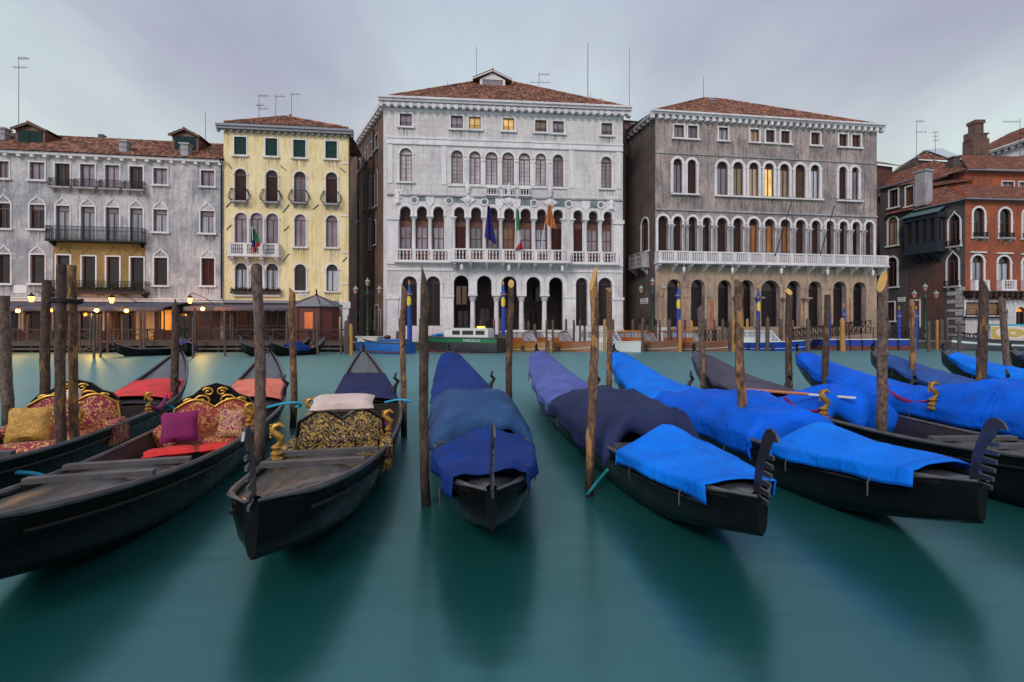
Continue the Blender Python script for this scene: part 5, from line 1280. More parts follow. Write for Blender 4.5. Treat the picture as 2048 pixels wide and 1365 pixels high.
def street_lamp(px, py_top, Y, label):
    zt = Zp(py_top, Y); x = X(px, Y); o = empty('street_lamp', (x, Y, ZQ)); tag(o, label, 'street lamp', 'three-lantern street lamps on the quay')
    h = zt - ZQ
    mb = MB(); mb.lathe([(.32, 0), (.32, .15), (.22, .2), (.24, .5), (.15, .62), (.13, 1.1), (.17, 1.2), (.105, 1.35), (.09, h*.72), (.14, h*.73), (.16, h*.76), (.08, h*.79), (.05, h - .78)], n=12); mb.build('pole', M['irongreen'], o, True)
    mb = MB(); za = h - 1.75
    for s_ in (-1, 1): mb.tube([(0, 0, za + .3), (s_*.45, 0, za + .5), (s_*.75, 0, za - .1), (s_*1.05, 0, za - .15), (s_*1.1, 0, za + .25)], .035, 6); mb.tube([(s_*.3, 0, za + .2), (s_*.5, 0, za + .05), (s_*.35, 0, za - .1)], .025, 6)
    mb.build('arm', M['irongreen'], o, True)
    for lx, lz in ((-1.1, h - 1.45), (1.1, h - 1.45), (0, h - .75)):
        mb = MB(); mb.lathe([(.12, 0), (.21, .42)], (lx, 0, lz), 6); g = mb.build('lantern', M['pinkglass'], o)
        mb = MB(); mb.lathe([(.27, .42), (.24, .46), (.12, .56), (.05, .6), (.05, .68), (.01, .76)], (lx, 0, lz), 8); mb.build('lantern_cap', M['verd'], g)
street_lamp(735, 556, 46.2, 'three-lantern green street lamp at the alley mouth beside the white palace')
street_lamp(1305, 556, 48.6, 'three-lantern green street lamp at the left corner of the brown palace')
street_lamp(1850.5, 567, 50.5, 'three-lantern green street lamp before the dark red wall at the right')

# ================================================================== FLAGS
def flag(pa, pb_, Y, quads, name, label, seed):
    """A flag hanging limp from a slanted pole; quads = list of (height share, material) down the cloth."""
    a, b = P(pa[0], pa[1], Y), P(pb_[0], pb_[1], Y - .9); o = empty('flag', a); tag(o, label, 'flag', 'flags on the white palace' if Y > 48.7 else None)
    mb = MB(); mb.tube([(0, 0, 0), b - a], .035, 6); mb.ball(b - a, .07, 8); mb.build('flagpole', M['white'], o)
    return o, a, b
def cloth(o, a, tl_, tr_, br_, bl_, Y, mats, seed, waves=4, amp=.16, nu=26, nv=26):
    mb = MB(); r = random.Random(seed); ph = r.uniform(0, 6)
    c = [P(q[0], q[1], Y) - a for q in (tl_, tr_, br_, bl_)]
    for i in range(nv + 1):
        for j in range(nu + 1):
            s_, t = j / nu, i / nv
            p = (c[0]*(1-s_) + c[1]*s_)*(1-t) + (c[3]*(1-s_) + c[2]*s_)*t
            p = p + Vector((.05*math.sin(s_*9 + t*4 + ph), amp*math.sin(s_*math.pi*waves + ph + 1.2*t), .06*math.sin(s_*5 + ph)*t))
            mb.v.append(tuple(p))
    for i in range(nv):
        for j in range(nu):
            k = i*(nu+1)+j; mb.f.append([k, k+1, k+nu+2, k+nu+1]); mb.m.append(mats[1](j / nu, i / nv))
    q = mb.build('cloth', mats[0], o, True, ang=180); md = q.modifiers.new('thickness', 'SOLIDIFY'); md.thickness = .015
fb_, fg, fw_, fr, fo = plain('flag_navy', (.012, .012, .16), .8), plain('flag_green', (.01, .20, .045), .8), plain('flag_white', (.55, .52, .52), .8), plain('flag_red', (.40, .02, .03), .8), brocade('flag_orange', (.42, .07, .03), (.55, .22, .04), 3, .45)
o, a, b = flag((966, 505), (975, 409), 48.9, None, 'flag', 'dark navy blue flag, leftmost of three on the white palace', 1)
cloth(o, a, (974, 411), (980, 413), (992, 488), (970, 476), 48.2, ([fb_], lambda s_, t: 0), 1)
o, a, b = flag((1029, 508), (1033.5, 398), 49.0, None, 'flag', 'green white and red flag in the middle of the white palace balcony', 2)
cloth(o, a, (1032.5, 417), (1037, 420), (1046, 497), (1031, 503), 48.3, ([fg, fw_, fr], lambda s_, t: 0 if t + (s_ - .5) * .12 < .52 else (1 if t + (s_ - .5) * .2 < .84 else 2)), 2, 3, .12)
o, a, b = flag((1081, 508), (1096, 408), 49.1, None, 'flag', 'orange-red flag, rightmost of three on the white palace', 3)
cloth(o, a, (1095, 410), (1103, 412), (1112, 458), (1091, 450), 48.3, ([fo], lambda s_, t: 0), 3)
o, a, b = flag((508, 512), (504, 456), 46.7, None, 'flag', 'limp dark blue and green flag with red tip on the yellow house balcony', 4)
cloth(o, a, (503, 457), (510, 459), (519, 488), (506, 512), 46.3, ([fb_, fg, fr], lambda s_, t: 2 if t > .75 else (1 if s_ > .62 else 0)), 4)

# ================================================================== BLUE MOORING POLES
def palina(px, pyt, Y, r, label, crest):
    zt = Zp(pyt, Y); o = empty('mooring_pole', (X(px, Y), Y, 0)); tag(o, label, 'mooring pole', 'blue mooring poles with gilt tops')
    zs = zt - 1.25 * r / .17
    mb = MB(); mb.lathe([(r, -1.2), (r, zs)], n=16); mb.build('pole', M['blue'], o, True)
    k = r / .17
    mb = MB(); mb.lathe([(r*1.05, zs - .02), (r*1.7, zs), (r*1.7, zs + .08*k)], n=16); mb.build('collar', M['gold'], o, True)
    mb = MB(); mb.lathe([(r*1.6, zs + .08*k), (r*1.1, zs + .25*k), (r*.6, zs + .45*k), (r*.75, zs + .5*k), (r*.45, zs + .6*k), (r*.6, zs + .72*k), (r*.35, zs + .85*k)], n=14); mb.build('cap', M['blue'], o, True)
    mb = MB(); mb.lathe([(r*.4, zs + .84*k), (r*.5, zs + .95*k), (r*.35, zs + 1.1*k), (.01, zs + 1.25*k)], n=10); mb.build('finial', M['gold'], o, True)
    if crest:
        zc = Zp(pyt + 43, Y); hh = 10 / F * Y; vs = []; n1, n2 = 13, 12
        mb = MB()
        for i in range(n1 + 1):
            t = i / n1; z = zc + hh * (1 - 2*t); wdt = .9 * (1 - abs(2*t - .95)**3.2) + .18
            row = []
            for j in range(n2 + 1):
                an = -math.pi/2 + (j / n2 - .5) * 2 * 1.15 * wdt
                rr = r * 1.04 + .03 * abs(math.sin(i*2.1) * math.cos(j*1.7)) + (.03 if 3 < j < 9 else 0)
                row.append((rr*math.cos(an), rr*math.sin(an), z))
            vs.append(row)
        mb.grid(vs); mb.build('emblem', M['emblem'], o, True)
for a in ((818.5, 560, 41.6, .17, 'blue mooring pole with yellow emblem beside the blue work barge', 1), (1006.5, 562, 43.6, .17, 'blue mooring pole with yellow emblem at the right end of the green barge', 1), (1356.5, 566, 44.2, .16, 'blue mooring pole with yellow emblem between the varnished taxis', 1), (1516.5, 571, 46.0, .16, 'blue mooring pole with yellow emblem behind the blue and white motorboat', 1),
          (1660, 615, 46.8, .11, 'plain blue pole with gilt rim hidden beside a rough post', 0), (1687.5, 609, 46.8, .14, 'plain blue gilt-topped pole behind an ochre pile at the gangway', 0), (1798, 612, 47.2, .14, 'plain blue gilt-topped pole, left of the pair before the dark red wall', 0), (1832.5, 612, 47.0, .14, 'plain blue gilt-topped pole, right of the pair before the dark red wall', 0)): palina(*a)

# ================================================================== SMALL PILES ALONG THE FAR BANK
def pile(px, pyt, pyb, wpx, kind, label, group):
    Y = H * F / (max(pyb, 690) - HY); x = X(px, Y); zt = Zp(pyt, Y); r = max(.07, wpx / 2 / F * Y)
    mb = MB(); pts = []; rr = []; ln = rnd.uniform(-.02, .02); n = 7
    for i in range(n): t = i / (n - 1); pts.append((ln * t * zt + rnd.uniform(-.012, .012), rnd.uniform(-.01, .01), -1.0 + (zt + 1.0) * t)); rr.append(r * (1.08 - .14 * t) * rnd.uniform(.95, 1.05))
    pts.append((pts[-1][0], 0, zt + r * .9)); rr.append(r * .25)
    mb.tube(pts, rr, 9)
    o = mb.build('wooden_pile', M['pileor'] if kind == 'o' else M['pile'], None, True, ang=60); o.location = (x, Y, 0); tag(o, label, 'pile', group)
    if kind == 'b': c = MB(); c.lathe([(r*1.08, zt - .45), (r*1.06, zt + .02), (r*.3, zt + r*.95)], (pts[-1][0], 0, 0), 9); c.build('cap', M['iron'], o)
ZONES = [
 ('piles before the grey house terrace', 'thin wooden pile in front of the grey house terrace', [(35,631,700,3),(54,630,704,3.5),(73,629,702,3.5),(81,626,700,4.5),(103,634,703,3.5),(160.5,629,708,3.5),(181,628,706,4),(188,629,718,4.5),(195,631,706,4),(201,630,715,4),(215,627,706,4),(222,625,703,5),(228,629,702,4),(237,631,702,3.5),(245,630,703,3.5),(282,625,708,6),(289,625,706,5)]),
 ('piles before the yellow house terrace', 'thin wooden pile in front of the yellow house terrace', [(386.4,636,716,4),(391.7,617,706,5),(397.5,628,703,4),(450,626,712,4.5),(462.6,627,703,4.5),(466,628,702,3.5),(573,625,711,5),(628,624,706,3.5),(635,632,711,3.5),(682,619,708,4.5)]),
 ('stout piles at the alley mouth', 'stout splintered pile in the cluster at the alley mouth', [(691,644,708,7),(696,632,709,4),(703,651,711,7,'o')]),
 ('piles before the white palace', 'grey mooring pile in front of the white palace', [(795,665,700,6),(801.5,638,703,6),(820.5,641,704,6),(840.5,638,700,4.5),(960,640,698,4),(988.5,640.5,700,5),(1000,640,702,6),(1049,639,698,4),(1056,644,700,5),(1070,651,702,6),(1092.5,641,705,4.5),(1105.5,642,707,4.5),(1133,640,699,5),(1148,642,702,5),(1160,641,703,4.5),(1170,642,704,5,'b'),(1209,641,705,6,'o'),(1226,641,700,5)]),
 ('piles before the brown palace', 'mooring pile in front of the brown palace', [(1264.7,641,700,5),(1280,640,698,5,'b'),(1284.5,639,705,6),(1294,641,699,4.5,'b'),(1312,641,699,5,'b'),(1320,642,701,4.5),(1338.5,643,703,9),(1360,643,704,8,'o'),(1369,641,700,5),(1383,644,702,7,'o'),(1410,640,700,5),(1429,642,700,5),(1445,641,701,6),(1453.5,646,702,6,'b'),(1461,641,702,5.5),(1467,641,704,7,'o'),(1494,640,700,5.5,'o'),(1514.5,638,702,6),(1534.5,637,702,7),(1561,640,698,6),(1586,642,698,5),(1616,640,704,8),(1686,640,703,9,'o')]),
 ('piles before the red corner house', 'mooring pile near the red corner house', [(1779,648,698,5),(1858,645,705,6),(1874,642,700,5,'o'),(1883,641,702,6),(1894,642,700,5),(1919,645,704,6)]),
]
for g, lab, lst in ZONES:
    for i, a in enumerate(lst):
        k = a[4] if len(a) > 4 else 'g'
        pile(a[0], a[1], a[2], a[3], k, f"{ORD[i] if i < 20 else 'twenty-' + ORD[i-20]} {lab}, counted from the left" + (', ochre' if k == 'o' else ', black-capped' if k == 'b' else ''), g)
# ================================================================== MOTOR BOATS AND BARGES AT THE FAR QUAY
M['varnish'] = wood('varnished_mahogany', (.26, .075, .02), (.40, .13, .035), .22, (.6, 8, 8), .6)
M['varnish2'] = wood('golden_varnish', (.36, .14, .025), (.50, .21, .04), .22, (.6, 8, 8), .6)
M['varnish3'] = wood('dark_varnish', (.17, .055, .028), (.25, .085, .04), .25, (.6, 8, 8), .6)
M['gel'] = plain('white_gelcoat', (.66, .68, .66), .2, var=.06, scale=1.5)
M['barge_blue'] = plain('worn_blue_paint', (.02, .13, .45), .45, var=.3, scale=3)
M['hullblack'] = plain('dull_black_paint', (.035, .030, .032), .5, var=.4, scale=2)
M['hullgrey'] = plain('dark_grey_paint', (.07, .07, .085), .45, var=.3, scale=2)
M['bgreen'] = plain('barge_green', (.012, .16, .06), .4, var=.2)
M['rust'] = plain('rusty_antifouling', (.16, .045, .03), .8, var=.5, scale=4)
M['cream'] = plain('cream_canvas', (.60, .55, .50), .7, var=.1)
M['tarpblue'] = plain('faded_blue_cover', (.05, .20, .55), .7, var=.3, scale=3)
def boat_hull(L, B, fb, rise, bluff=2.2, flare=.82, mid=.5, n=18, draft=.3):
    """Sections from stern (x = 0) to bow (x = L): sheer line points plus a lofted skin."""
    sec = []
    for i in range(n + 1):
        t = i / n; b = B / 2 * max(.02, 1 - max(0, (t - mid) / (1 - mid)) ** bluff) * (.9 + .1 * min(1, t / .25))
        z = fb + rise * t ** 2.4; x = L * t
        k = 1 - .0 * t
        sec.append((x, b, z, b * flare * (1 - .35 * t ** 3), .12 + .25 * t ** 4))
    return sec
def loft(sec, stripe=None):
    mb = MB(); rows = []
    for x, b, z, bc, zc_ in sec:
        r = [(x, -b, z), (x, -(b*.55 + bc*.45), (z + zc_) / 2), (x, -bc, zc_), (x, -bc*.93, -.02), (x, -bc*.5, -.25), (x, 0, -.35)]
        rows.append(r + [(p[0], -p[1], p[2]) for p in r[-2::-1]])
    mb.grid(rows); mb.ngon(rows[0][::-1]); mb.ngon(rows[-1]); return mb
def band_on(sec, f0, f1, out=.012):
    """A painted strake following the sheer, between two height shares of the topside."""
    mb = MB()
    for s_ in (-1, 1):
        rows = []
        for x, b, z, bc, zc_ in sec:
            q = lambda f: (x, s_ * (bc + (b - bc) * f + out), zc_ + (z - zc_) * f)
            rows.append([q(f0), q(f1)])
        mb.grid(rows)
    return mb
def deck_on(sec, drop=.05, crown=.06, i0=0, i1=None):
    mb = MB(); mb.grid([[(x, -b*.985, z - drop), (x, -b*.5, z - drop + crown*.75), (x, 0, z - drop + crown), (x, b*.5, z - drop + crown*.75), (x, b*.985, z - drop)] for x, b, z, _, _ in sec[i0:i1]]); return mb
def rail_on(sec, r=.035):
    mb = MB()
    for s_ in (-1, 1): mb.tube([(x, s_ * b, z + .01) for x, b, z, _, _ in sec], r, 6)
    return mb
def boat_root(name, px, Y, head, label, cat, group=None):
    """Empty under the bow; head = plan direction of the bow in degrees."""
    o = empty(name, (X(px, Y), Y, 0), R(head)); tag(o, label, cat, group); return o
def taxi(px, Y, head, label, hullm, topm, roofm, L=6.8, B=1.95):
    o = boat_root('water_taxi', px, Y, head, label, 'motorboat', 'water taxis moored along the quay')
    T = Matrix.Translation((-L, 0, 0))
    def pb_(mb, nm, mt, par=o, sm=False):
        mb.v = [(v[0] - L, v[1], v[2]) for v in mb.v]; return mb.build(nm, mt, par, sm)
    s = boat_hull(L, B, .72, .22)
    h = pb_(loft(s), 'hull', hullm, sm=True); pb_(band_on(s, .02, .09), 'waterline_stripe', M['gel'], h, True); pb_(rail_on(s), 'rubbing_strake', topm, h, True)
    pb_(deck_on(s), 'deck', topm, sm=True)
    x0, x1, x2, hw = L*.20, L*.60, L*.70, B*.36; zb, z1, z2 = .74, 1.22, 1.72
    mb = MB(); mb.box(x0, x1, -hw, hw, zb, z1); mb.prism([(x1, -hw, zb), (x2, -hw*.8, zb), (x2, hw*.8, zb), (x1, hw, zb)], (0, 0, .14)); c = pb_(mb, 'cabin', topm)
    mb = MB()
    for s_ in (-1, 1):
        for k in range(5): a = x0 + (x1 - x0 - .09) * k / 4; mb.box(a, a + .09, s_*hw - .03, s_*hw + .03, z1, z2)
        mb.bar((x1, s_*hw, z2), (x2, s_*hw*.8, zb + .16), .07)
    mb.bar((x2, -hw*.8, zb + .15), (x2, hw*.8, zb + .15), .06); pb_(mb, 'window_frame', topm, c)
    mb = MB()
    for s_ in (-1, 1): mb.add([(x0 + .05, s_*hw*.985, z1), (x1, s_*hw*.985, z1), (x1, s_*hw*.985, z2), (x0 + .05, s_*hw*.985, z2)], [(0, 1, 2, 3)]); mb.add([(x1, s_*hw*.98, z1 - .3), (x2, s_*hw*.79, zb + .15), (x1, s_*hw*.98, z2)], [(0, 1, 2)])
    mb.add([(x2, -hw*.78, zb + .16), (x2, hw*.78, zb + .16), (x1, hw*.97, z2), (x1, -hw*.97, z2)], [(0, 1, 2, 3)]); pb_(mb, 'pane', M['g_cur'], c)
    mb = MB(); rows = [[(x0 - .25 + (x1 - x0 + .35) * i / 8, hw*1.12*v, z2 + .02 + .12*(1 - v*v) + .05*math.sin(math.pi*i/8)) for v in (-1, -.6, 0, .6, 1)] for i in range(9)]
    mb.grid(rows); mb.grid([[(p[0], p[1], p[2] - .07) for p in r] for r in rows]); e = [rows[0], rows[-1], [r[0] for r in rows], [r[-1] for r in rows]]
    for l in e: mb.grid([l, [(p[0], p[1], p[2] - .07) for p in l]])
    pb_(mb, 'cabin_roof', roofm, c, True)
    mb = MB()
    for xx in (L*.32, L*.62): mb.lathe([(.10, -.2), (.12, -.1), (.12, .1), (.10, .2)], (xx, -B/2 - .1, .35), 8)
    pb_(mb, 'fender', M['hullblack'])
    return o
taxi(1108, 42.9, -36, 'golden varnished water taxi with white roof beside the green barge', M['varnish2'], M['varnish'], M['white'])
taxi(1181, 43.2, -36, 'reddish varnished water taxi with cream roof, second from the green barge', M['varnish'], M['varnish'], M['cream'])
taxi(1283, 43.0, -34, 'all-white water taxi between the varnished ones', M['gel'], M['gel'], M['gel'])
taxi(1358, 43.6, -36, 'brown varnished water taxi left of the blue mooring pole', M['varnish3'], M['varnish'], M['varnish2'])
taxi(1456, 43.7, -33, 'brown varnished water taxi right of the blue mooring pole', M['varnish3'], M['varnish'], M['varnish'])
taxi(1612, 44.9, -30, 'white-topped motorboat with a bright blue hull', M['blue'], M['gel'], M['gel'])
# blue work barge
def wb_(o, L, mb, nm, mt, par=None, sm=False):
    mb.v = [(v[0] - L, v[1], v[2]) for v in mb.v]; return mb.build(nm, mt, par or o, sm)
o = boat_root('work_barge', 713, 41.6, 163, 'worn bright blue work barge with a flat covered hold by the alley mouth', 'barge'); L = 5.0; s = boat_hull(L, 2.2, .85, .55, 2.6, .9, .45)
h = wb_(o, L, loft(s), 'hull', M['barge_blue'], sm=True); wb_(o, L, rail_on(s, .06), 'rubbing_strake', M['hullgrey'], h, True); wb_(o, L, deck_on(s, .06), 'deck', M['pile'], sm=True); wb_(o, L, band_on(s, -.05, .08), 'waterline_stripe', M['rust'], h)
mb = MB(); mb.box(.4, 2.6, -.8, .8, .8, 1.08); mb.box(.3, 2.7, -.9, .9, 1.08, 1.16); c = wb_(o, L, mb, 'hatch_cover', M['tarpblue'])
mb = MB(); mb.box(2.5, 4.3, .1, .9, .95, 1.3); mb.box(2.4, 4.5, -.3, .95, 1.3, 1.38); wb_(o, L, mb, 'plank_cargo', M['cream'])
mb = MB(); mb.ball((1.9, .3, 1.3), (.3, .25, .2), 10); wb_(o, L, mb, 'red_buoy', M['redshut'], sm=True)
# green-banded barge
o = boat_root('cargo_barge', 851, 43.6, 162, 'black cargo barge with a green band lettered across it and white wheelhouse', 'barge'); L = 7.0; s = boat_hull(L, 2.6, 1.22, .12, 3.0, .94, .6)
h = wb_(o, L, loft(s), 'hull', M['hullblack'], sm=True); wb_(o, L, band_on(s, .66, 1.0), 'green_band', M['bgreen'], h, True); wb_(o, L, rail_on(s, .07), 'rubbing_strake', M['hullgrey'], h, True); wb_(o, L, deck_on(s, .08), 'deck', M['hullgrey'], sm=True); wb_(o, L, band_on(s, -.3, -.08, .02), 'waterline_stripe', M['rust'], h)
bsec = s[6]; lettering(h, 'MARCELLO', .3, M['white'], (2.1 - L, bsec[1] + .03, bsec[2] - .19), (R(90), 0, R(180)), .005)
mb = MB(); mb.box(.9, 4.3, -.75, .75, 1.15, 1.98); mb.box(1.0, 4.1, -.78, .78, 1.98, 2.06); mb.box(4.3, 4.9, -.7, .7, 1.15, 1.9); cb_ = wb_(o, L, mb, 'wheelhouse', M['gel'])
mb = MB()
for x0, x1 in ((1.2, 2.0), (2.2, 3.2), (3.4, 4.1)):
    for s_ in (-1, 1): mb.box(x0, x1, s_*.755 - .01, s_*.755 + .01, 1.5, 1.85)
wb_(o, L, mb, 'pane', M['g_dark'], cb_)
mb = MB(); mb.box(1.5, 2.1, -.15, .15, 2.06, 2.2); wb_(o, L, mb, 'beacon', plain('amber_beacon', (1, .5, .05), .4, emit=(1, .45, .04), es=3), cb_)
mb = MB()
for k in range(9): mb.ball((5.2 + .12*k % .9, -.6 + .15*k, 1.35 + .08*(k % 3)), (.2, .16, .13), 8)
wb_(o, L, mb, 'covered_cargo', M['tarpblue'], sm=True)
# low grey boat behind it
o = boat_root('dark_boat', 872, 45.0, 170, 'low dark grey boat lying behind the green-banded barge', 'boat'); L = 5; s = boat_hull(L, 1.8, 1.5, .2, 2.5, .9, .5); h = wb_(o, L, loft(s), 'hull', M['hullgrey'], sm=True); wb_(o, L, deck_on(s), 'deck', M['hullgrey'], sm=True)
o.location.x += 1.6
mb = MB(); r = random.Random(3)
for k in range(14): mb.ball((r.uniform(2.6, 4.4), r.uniform(.2, .7), 1.62 + r.uniform(0, .15)), (.2, .16, .1), 8, 0 if k < 9 else 1)
wb_(o, L, mb, 'netting', [plain('red_netting', (.35, .06, .04), .9), M['cream']], sm=True)
# blue landing pontoon with its gangway
o = empty('pontoon', (X(1652, 46.2), 46.2, 0)); tag(o, 'long blue landing pontoon with red-brown waterline before the brown palace', 'pontoon'); W_ = X(1820, 46.2) - X(1652, 46.2)
mb = MB(); mb.box(0, W_, 0, 2.2, -.3, .98); mb.build('hull', M['blue'], o); mb = MB(); mb.box(-.01, W_ + .01, -.012, 2.21, -.2, .42); mb.build('waterline_stripe', M['rust'], o); mb = MB(); mb.box(-.03, W_ + .03, -.03, 2.23, .98, 1.05); mb.build('deck', M['white'], o)
mb = MB()
for k in range(8): xx = W_ * k / 7; mb.bar((xx, .1, 1.05), (xx, .1, 2.1), .05); mb.bar((xx, -.03, -.1), (xx, -.03, 1.0), .09)
mb.bar((W_*.55, .1, 2.08), (W_, .1, 2.08), .05); mb.bar((W_*.55, .1, 1.6), (W_, .1, 1.6), .04); mb.build('railing', M['iron'], o)
o = empty('gangway', (X(1590, 46.6), 46.6, ZQ)); tag(o, 'iron-railed gangway sloping up to the landing pontoon', 'gangway'); mb = MB(); W_ = X(1742, 46.6) - X(1590, 46.6)
mb.bar((0, .6, .25), (W_, .6, .9), 1.2, .08); mb.build('deck', M['pile'], o); mb = MB(); n = 14
for y in (0, 1.2):
    mb.bar((0, y, 1.15), (W_, y, 2.05), .07); mb.bar((0, y, .45), (W_, y, 1.1), .05)
    for k in range(n + 1): xx = W_ * k / n; mb.bar((xx, y, .3 + .6*k/n), (xx, y, 1.15 + .9*k/n), .045)
    for k in range(n): a = W_ * k / n; c = W_ * (k + 1) / n; mb.bar((a, y, .45 + .65*k/n), (c, y, 1.15 + .9*(k+1)/n), .035); mb.bar((a, y, 1.15 + .9*k/n), (c, y, .45 + .65*(k+1)/n), .035)
mb.build('railing', M['iron'], o)
for i, (x0, x1, Y, lab) in enumerate(((1755, 1822, 48.3, 'low iron quay railing before the dark red wall'), (1395, 1440, 47.4, 'low iron quay railing behind the rightmost varnished taxi'))):
    o = empty('quay_railing', (X(x0, Y), Y, ZQ)); tag(o, lab, 'railing'); W_ = X(x1, Y) - X(x0, Y); mb = MB(); n = 6
    for k in range(n + 1): mb.bar((W_*k/n, 0, 0), (W_*k/n, 0, 1.15), .05)
    for k in range(n): mb.bar((W_*k/n, 0, .1), (W_*(k+1)/n, 0, 1.1), .03); mb.bar((W_*k/n, 0, 1.1), (W_*(k+1)/n, 0, .1), .03)
    for z in (.1, 1.12): mb.bar((0, 0, z), (W_, 0, z), .05)
    mb.build('bars', M['iron'], o)
# grey freight boat at the right edge
o = boat_root('freight_boat', 1903, 45.8, 176, 'long dark grey freight boat with a white stripe at the right edge', 'boat'); L = 9.5; s = boat_hull(L, 2.3, .78, .55, 2.6, .9, .55); h = wb_(o, L, loft(s), 'hull', M['hullgrey'], sm=True); wb_(o, L, band_on(s, .42, .62), 'white_stripe', M['gel'], h, True); wb_(o, L, rail_on(s, .05), 'rubbing_strake', M['hullblack'], h, True); wb_(o, L, deck_on(s, .1), 'deck', M['hullgrey'], sm=True)
ob_ = o
o = empty('hand_cart', (X(1941, 45.6), 45.6, 1.18)); tag(o, 'iron two-wheeled hand cart lying on the grey freight boat', 'cart'); mb = MB()
mb.bar((-.9, -.3, .45), (1.3, -.3, .2), .05); mb.bar((-.9, .3, .45), (1.3, .3, .2), .05)
for k in range(5): xx = -.8 + .45*k; mb.bar((xx, -.3, .44 - .11*k*.45), (xx, .3, .44 - .11*k*.45), .04)
for y in (-.3, .3):
    mb.bar((1.2, y, .2), (1.45, y, 1.0), .05)
mb.bar((1.45, -.3, 1.0), (1.45, .3, 1.0), .05); mb.build('frame', M['iron'], o)
for y in (-.42, .42): mb = MB(); n = 14; mb.tube([(.1 + .24*math.cos(2*math.pi*k/n), y, .18 + .24*math.sin(2*math.pi*k/n)) for k in range(n + 1)], .05, 6); [mb.bar((.1, y, .18), (.1 + .24*math.cos(k*1.05), y, .18 + .24*math.sin(k*1.05)), .025) for k in range(6)]; mb.build('wheel', M['iron'], o)
def poster():
    m, t, b = new_mat('poster_print'); h = N(t); c = h.coord((1, 1, 1)); wv = h.n('ShaderNodeTexWave', wave_type='RINGS', rings_direction='Y'); wv.inputs['Scale'].default_value = .55; wv.inputs['Distortion'].default_value = 2.5
    h.l(h.coord((.45, .1, 1.1), loc=(-.9, 0, -.65)), wv.inputs[0])
    h.l(h.ramp(wv.outputs[1], [(0, (.62, .62, .58)), (.35, (.65, .60, .45)), (.5, (.75, .38, .05)), (.65, (.62, .07, .03)), (.85, (.70, .50, .12)), (1, (.30, .42, .12))], 'EASE'), b.inputs['Base Color']); b.inputs['Roughness'].default_value = .5; return m
o = empty('poster_crate', (X(1982, 45.4), 45.4, 1.0)); tag(o, 'large box on the freight boat printed with a red and orange swirl', 'cargo box'); mb = MB(); mb.box(0, 4.2, 0, 1.4, 0, 1.28); mb.build('box', M['gel'], o); mb = MB(); mb.box(.05, 4.15, -.02, -.004, .05, 1.2); mb.build('print', poster(), o); mb = MB(); mb.box(.9, 4.3, -.05, 1.45, 1.28, 1.42); mb.build('lid', plain('cyan_lid', (.02, .38, .62), .5), o)

# ================================================================== FOREGROUND GONDOLAS
def lacquer():
    m, t, b = new_mat('black_lacquer'); h = N(t)
    h.l(h.ramp(h.noise(h.coord((1, .4, 1)), 2.2, 6, .6), [(.3, (.003, .003, .0035)), (.7, (.010, .0095, .010))]), b.inputs['Base Color'])
    h.l(h.ramp(h.noise(h.coord(), 5, 5, .6), [(.3, .18), (.7, .36)]), b.inputs['Roughness']); b.inputs['Specular IOR Level'].default_value = .2
    return m
def deckpaint():
    m, t, b = new_mat('grey_deck_varnish'); h = N(t)
    g = h.noise(h.coord((7, .5, 1)), 2.5, 6, .6)
    h.l(h.ramp(g, [(.3, (.030, .031, .035)), (.7, (.075, .076, .082))]), b.inputs['Base Color'])
    sx = h.n('ShaderNodeSeparateXYZ'); h.l(h.n('ShaderNodeTexCoord').outputs['Object'], sx.inputs[0])
    fr = h.math('ABSOLUTE', h.math('SUBTRACT', h.math('FRACT', h.math('MULTIPLY', sx.outputs[0], 7.0)), .5)); h.bump(h.ramp(fr, [(.0, 0.0), (.05, 1.0)]), .5, .01, b)
    b.inputs['Roughness'].default_value = .3; b.inputs['Coat Weight'].default_value = .3; return m
M['lac'] = lacquer(); M['gdeck'] = deckpaint()
M['inner'] = wood('dark_inner_boards', (.012, .009, .008), (.035, .024, .02), .5, (6, .6, 6))
M['rail'] = plain('worn_grey_rail', (.095, .09, .098), .3, var=.4, scale=5)
M['steel'] = plain('dull_steel', (.16, .16, .17), .28, .9, .3)
M['carpet'] = brocade('red_carpet', (.35, .025, .02), (.28, .10, .03), 7)
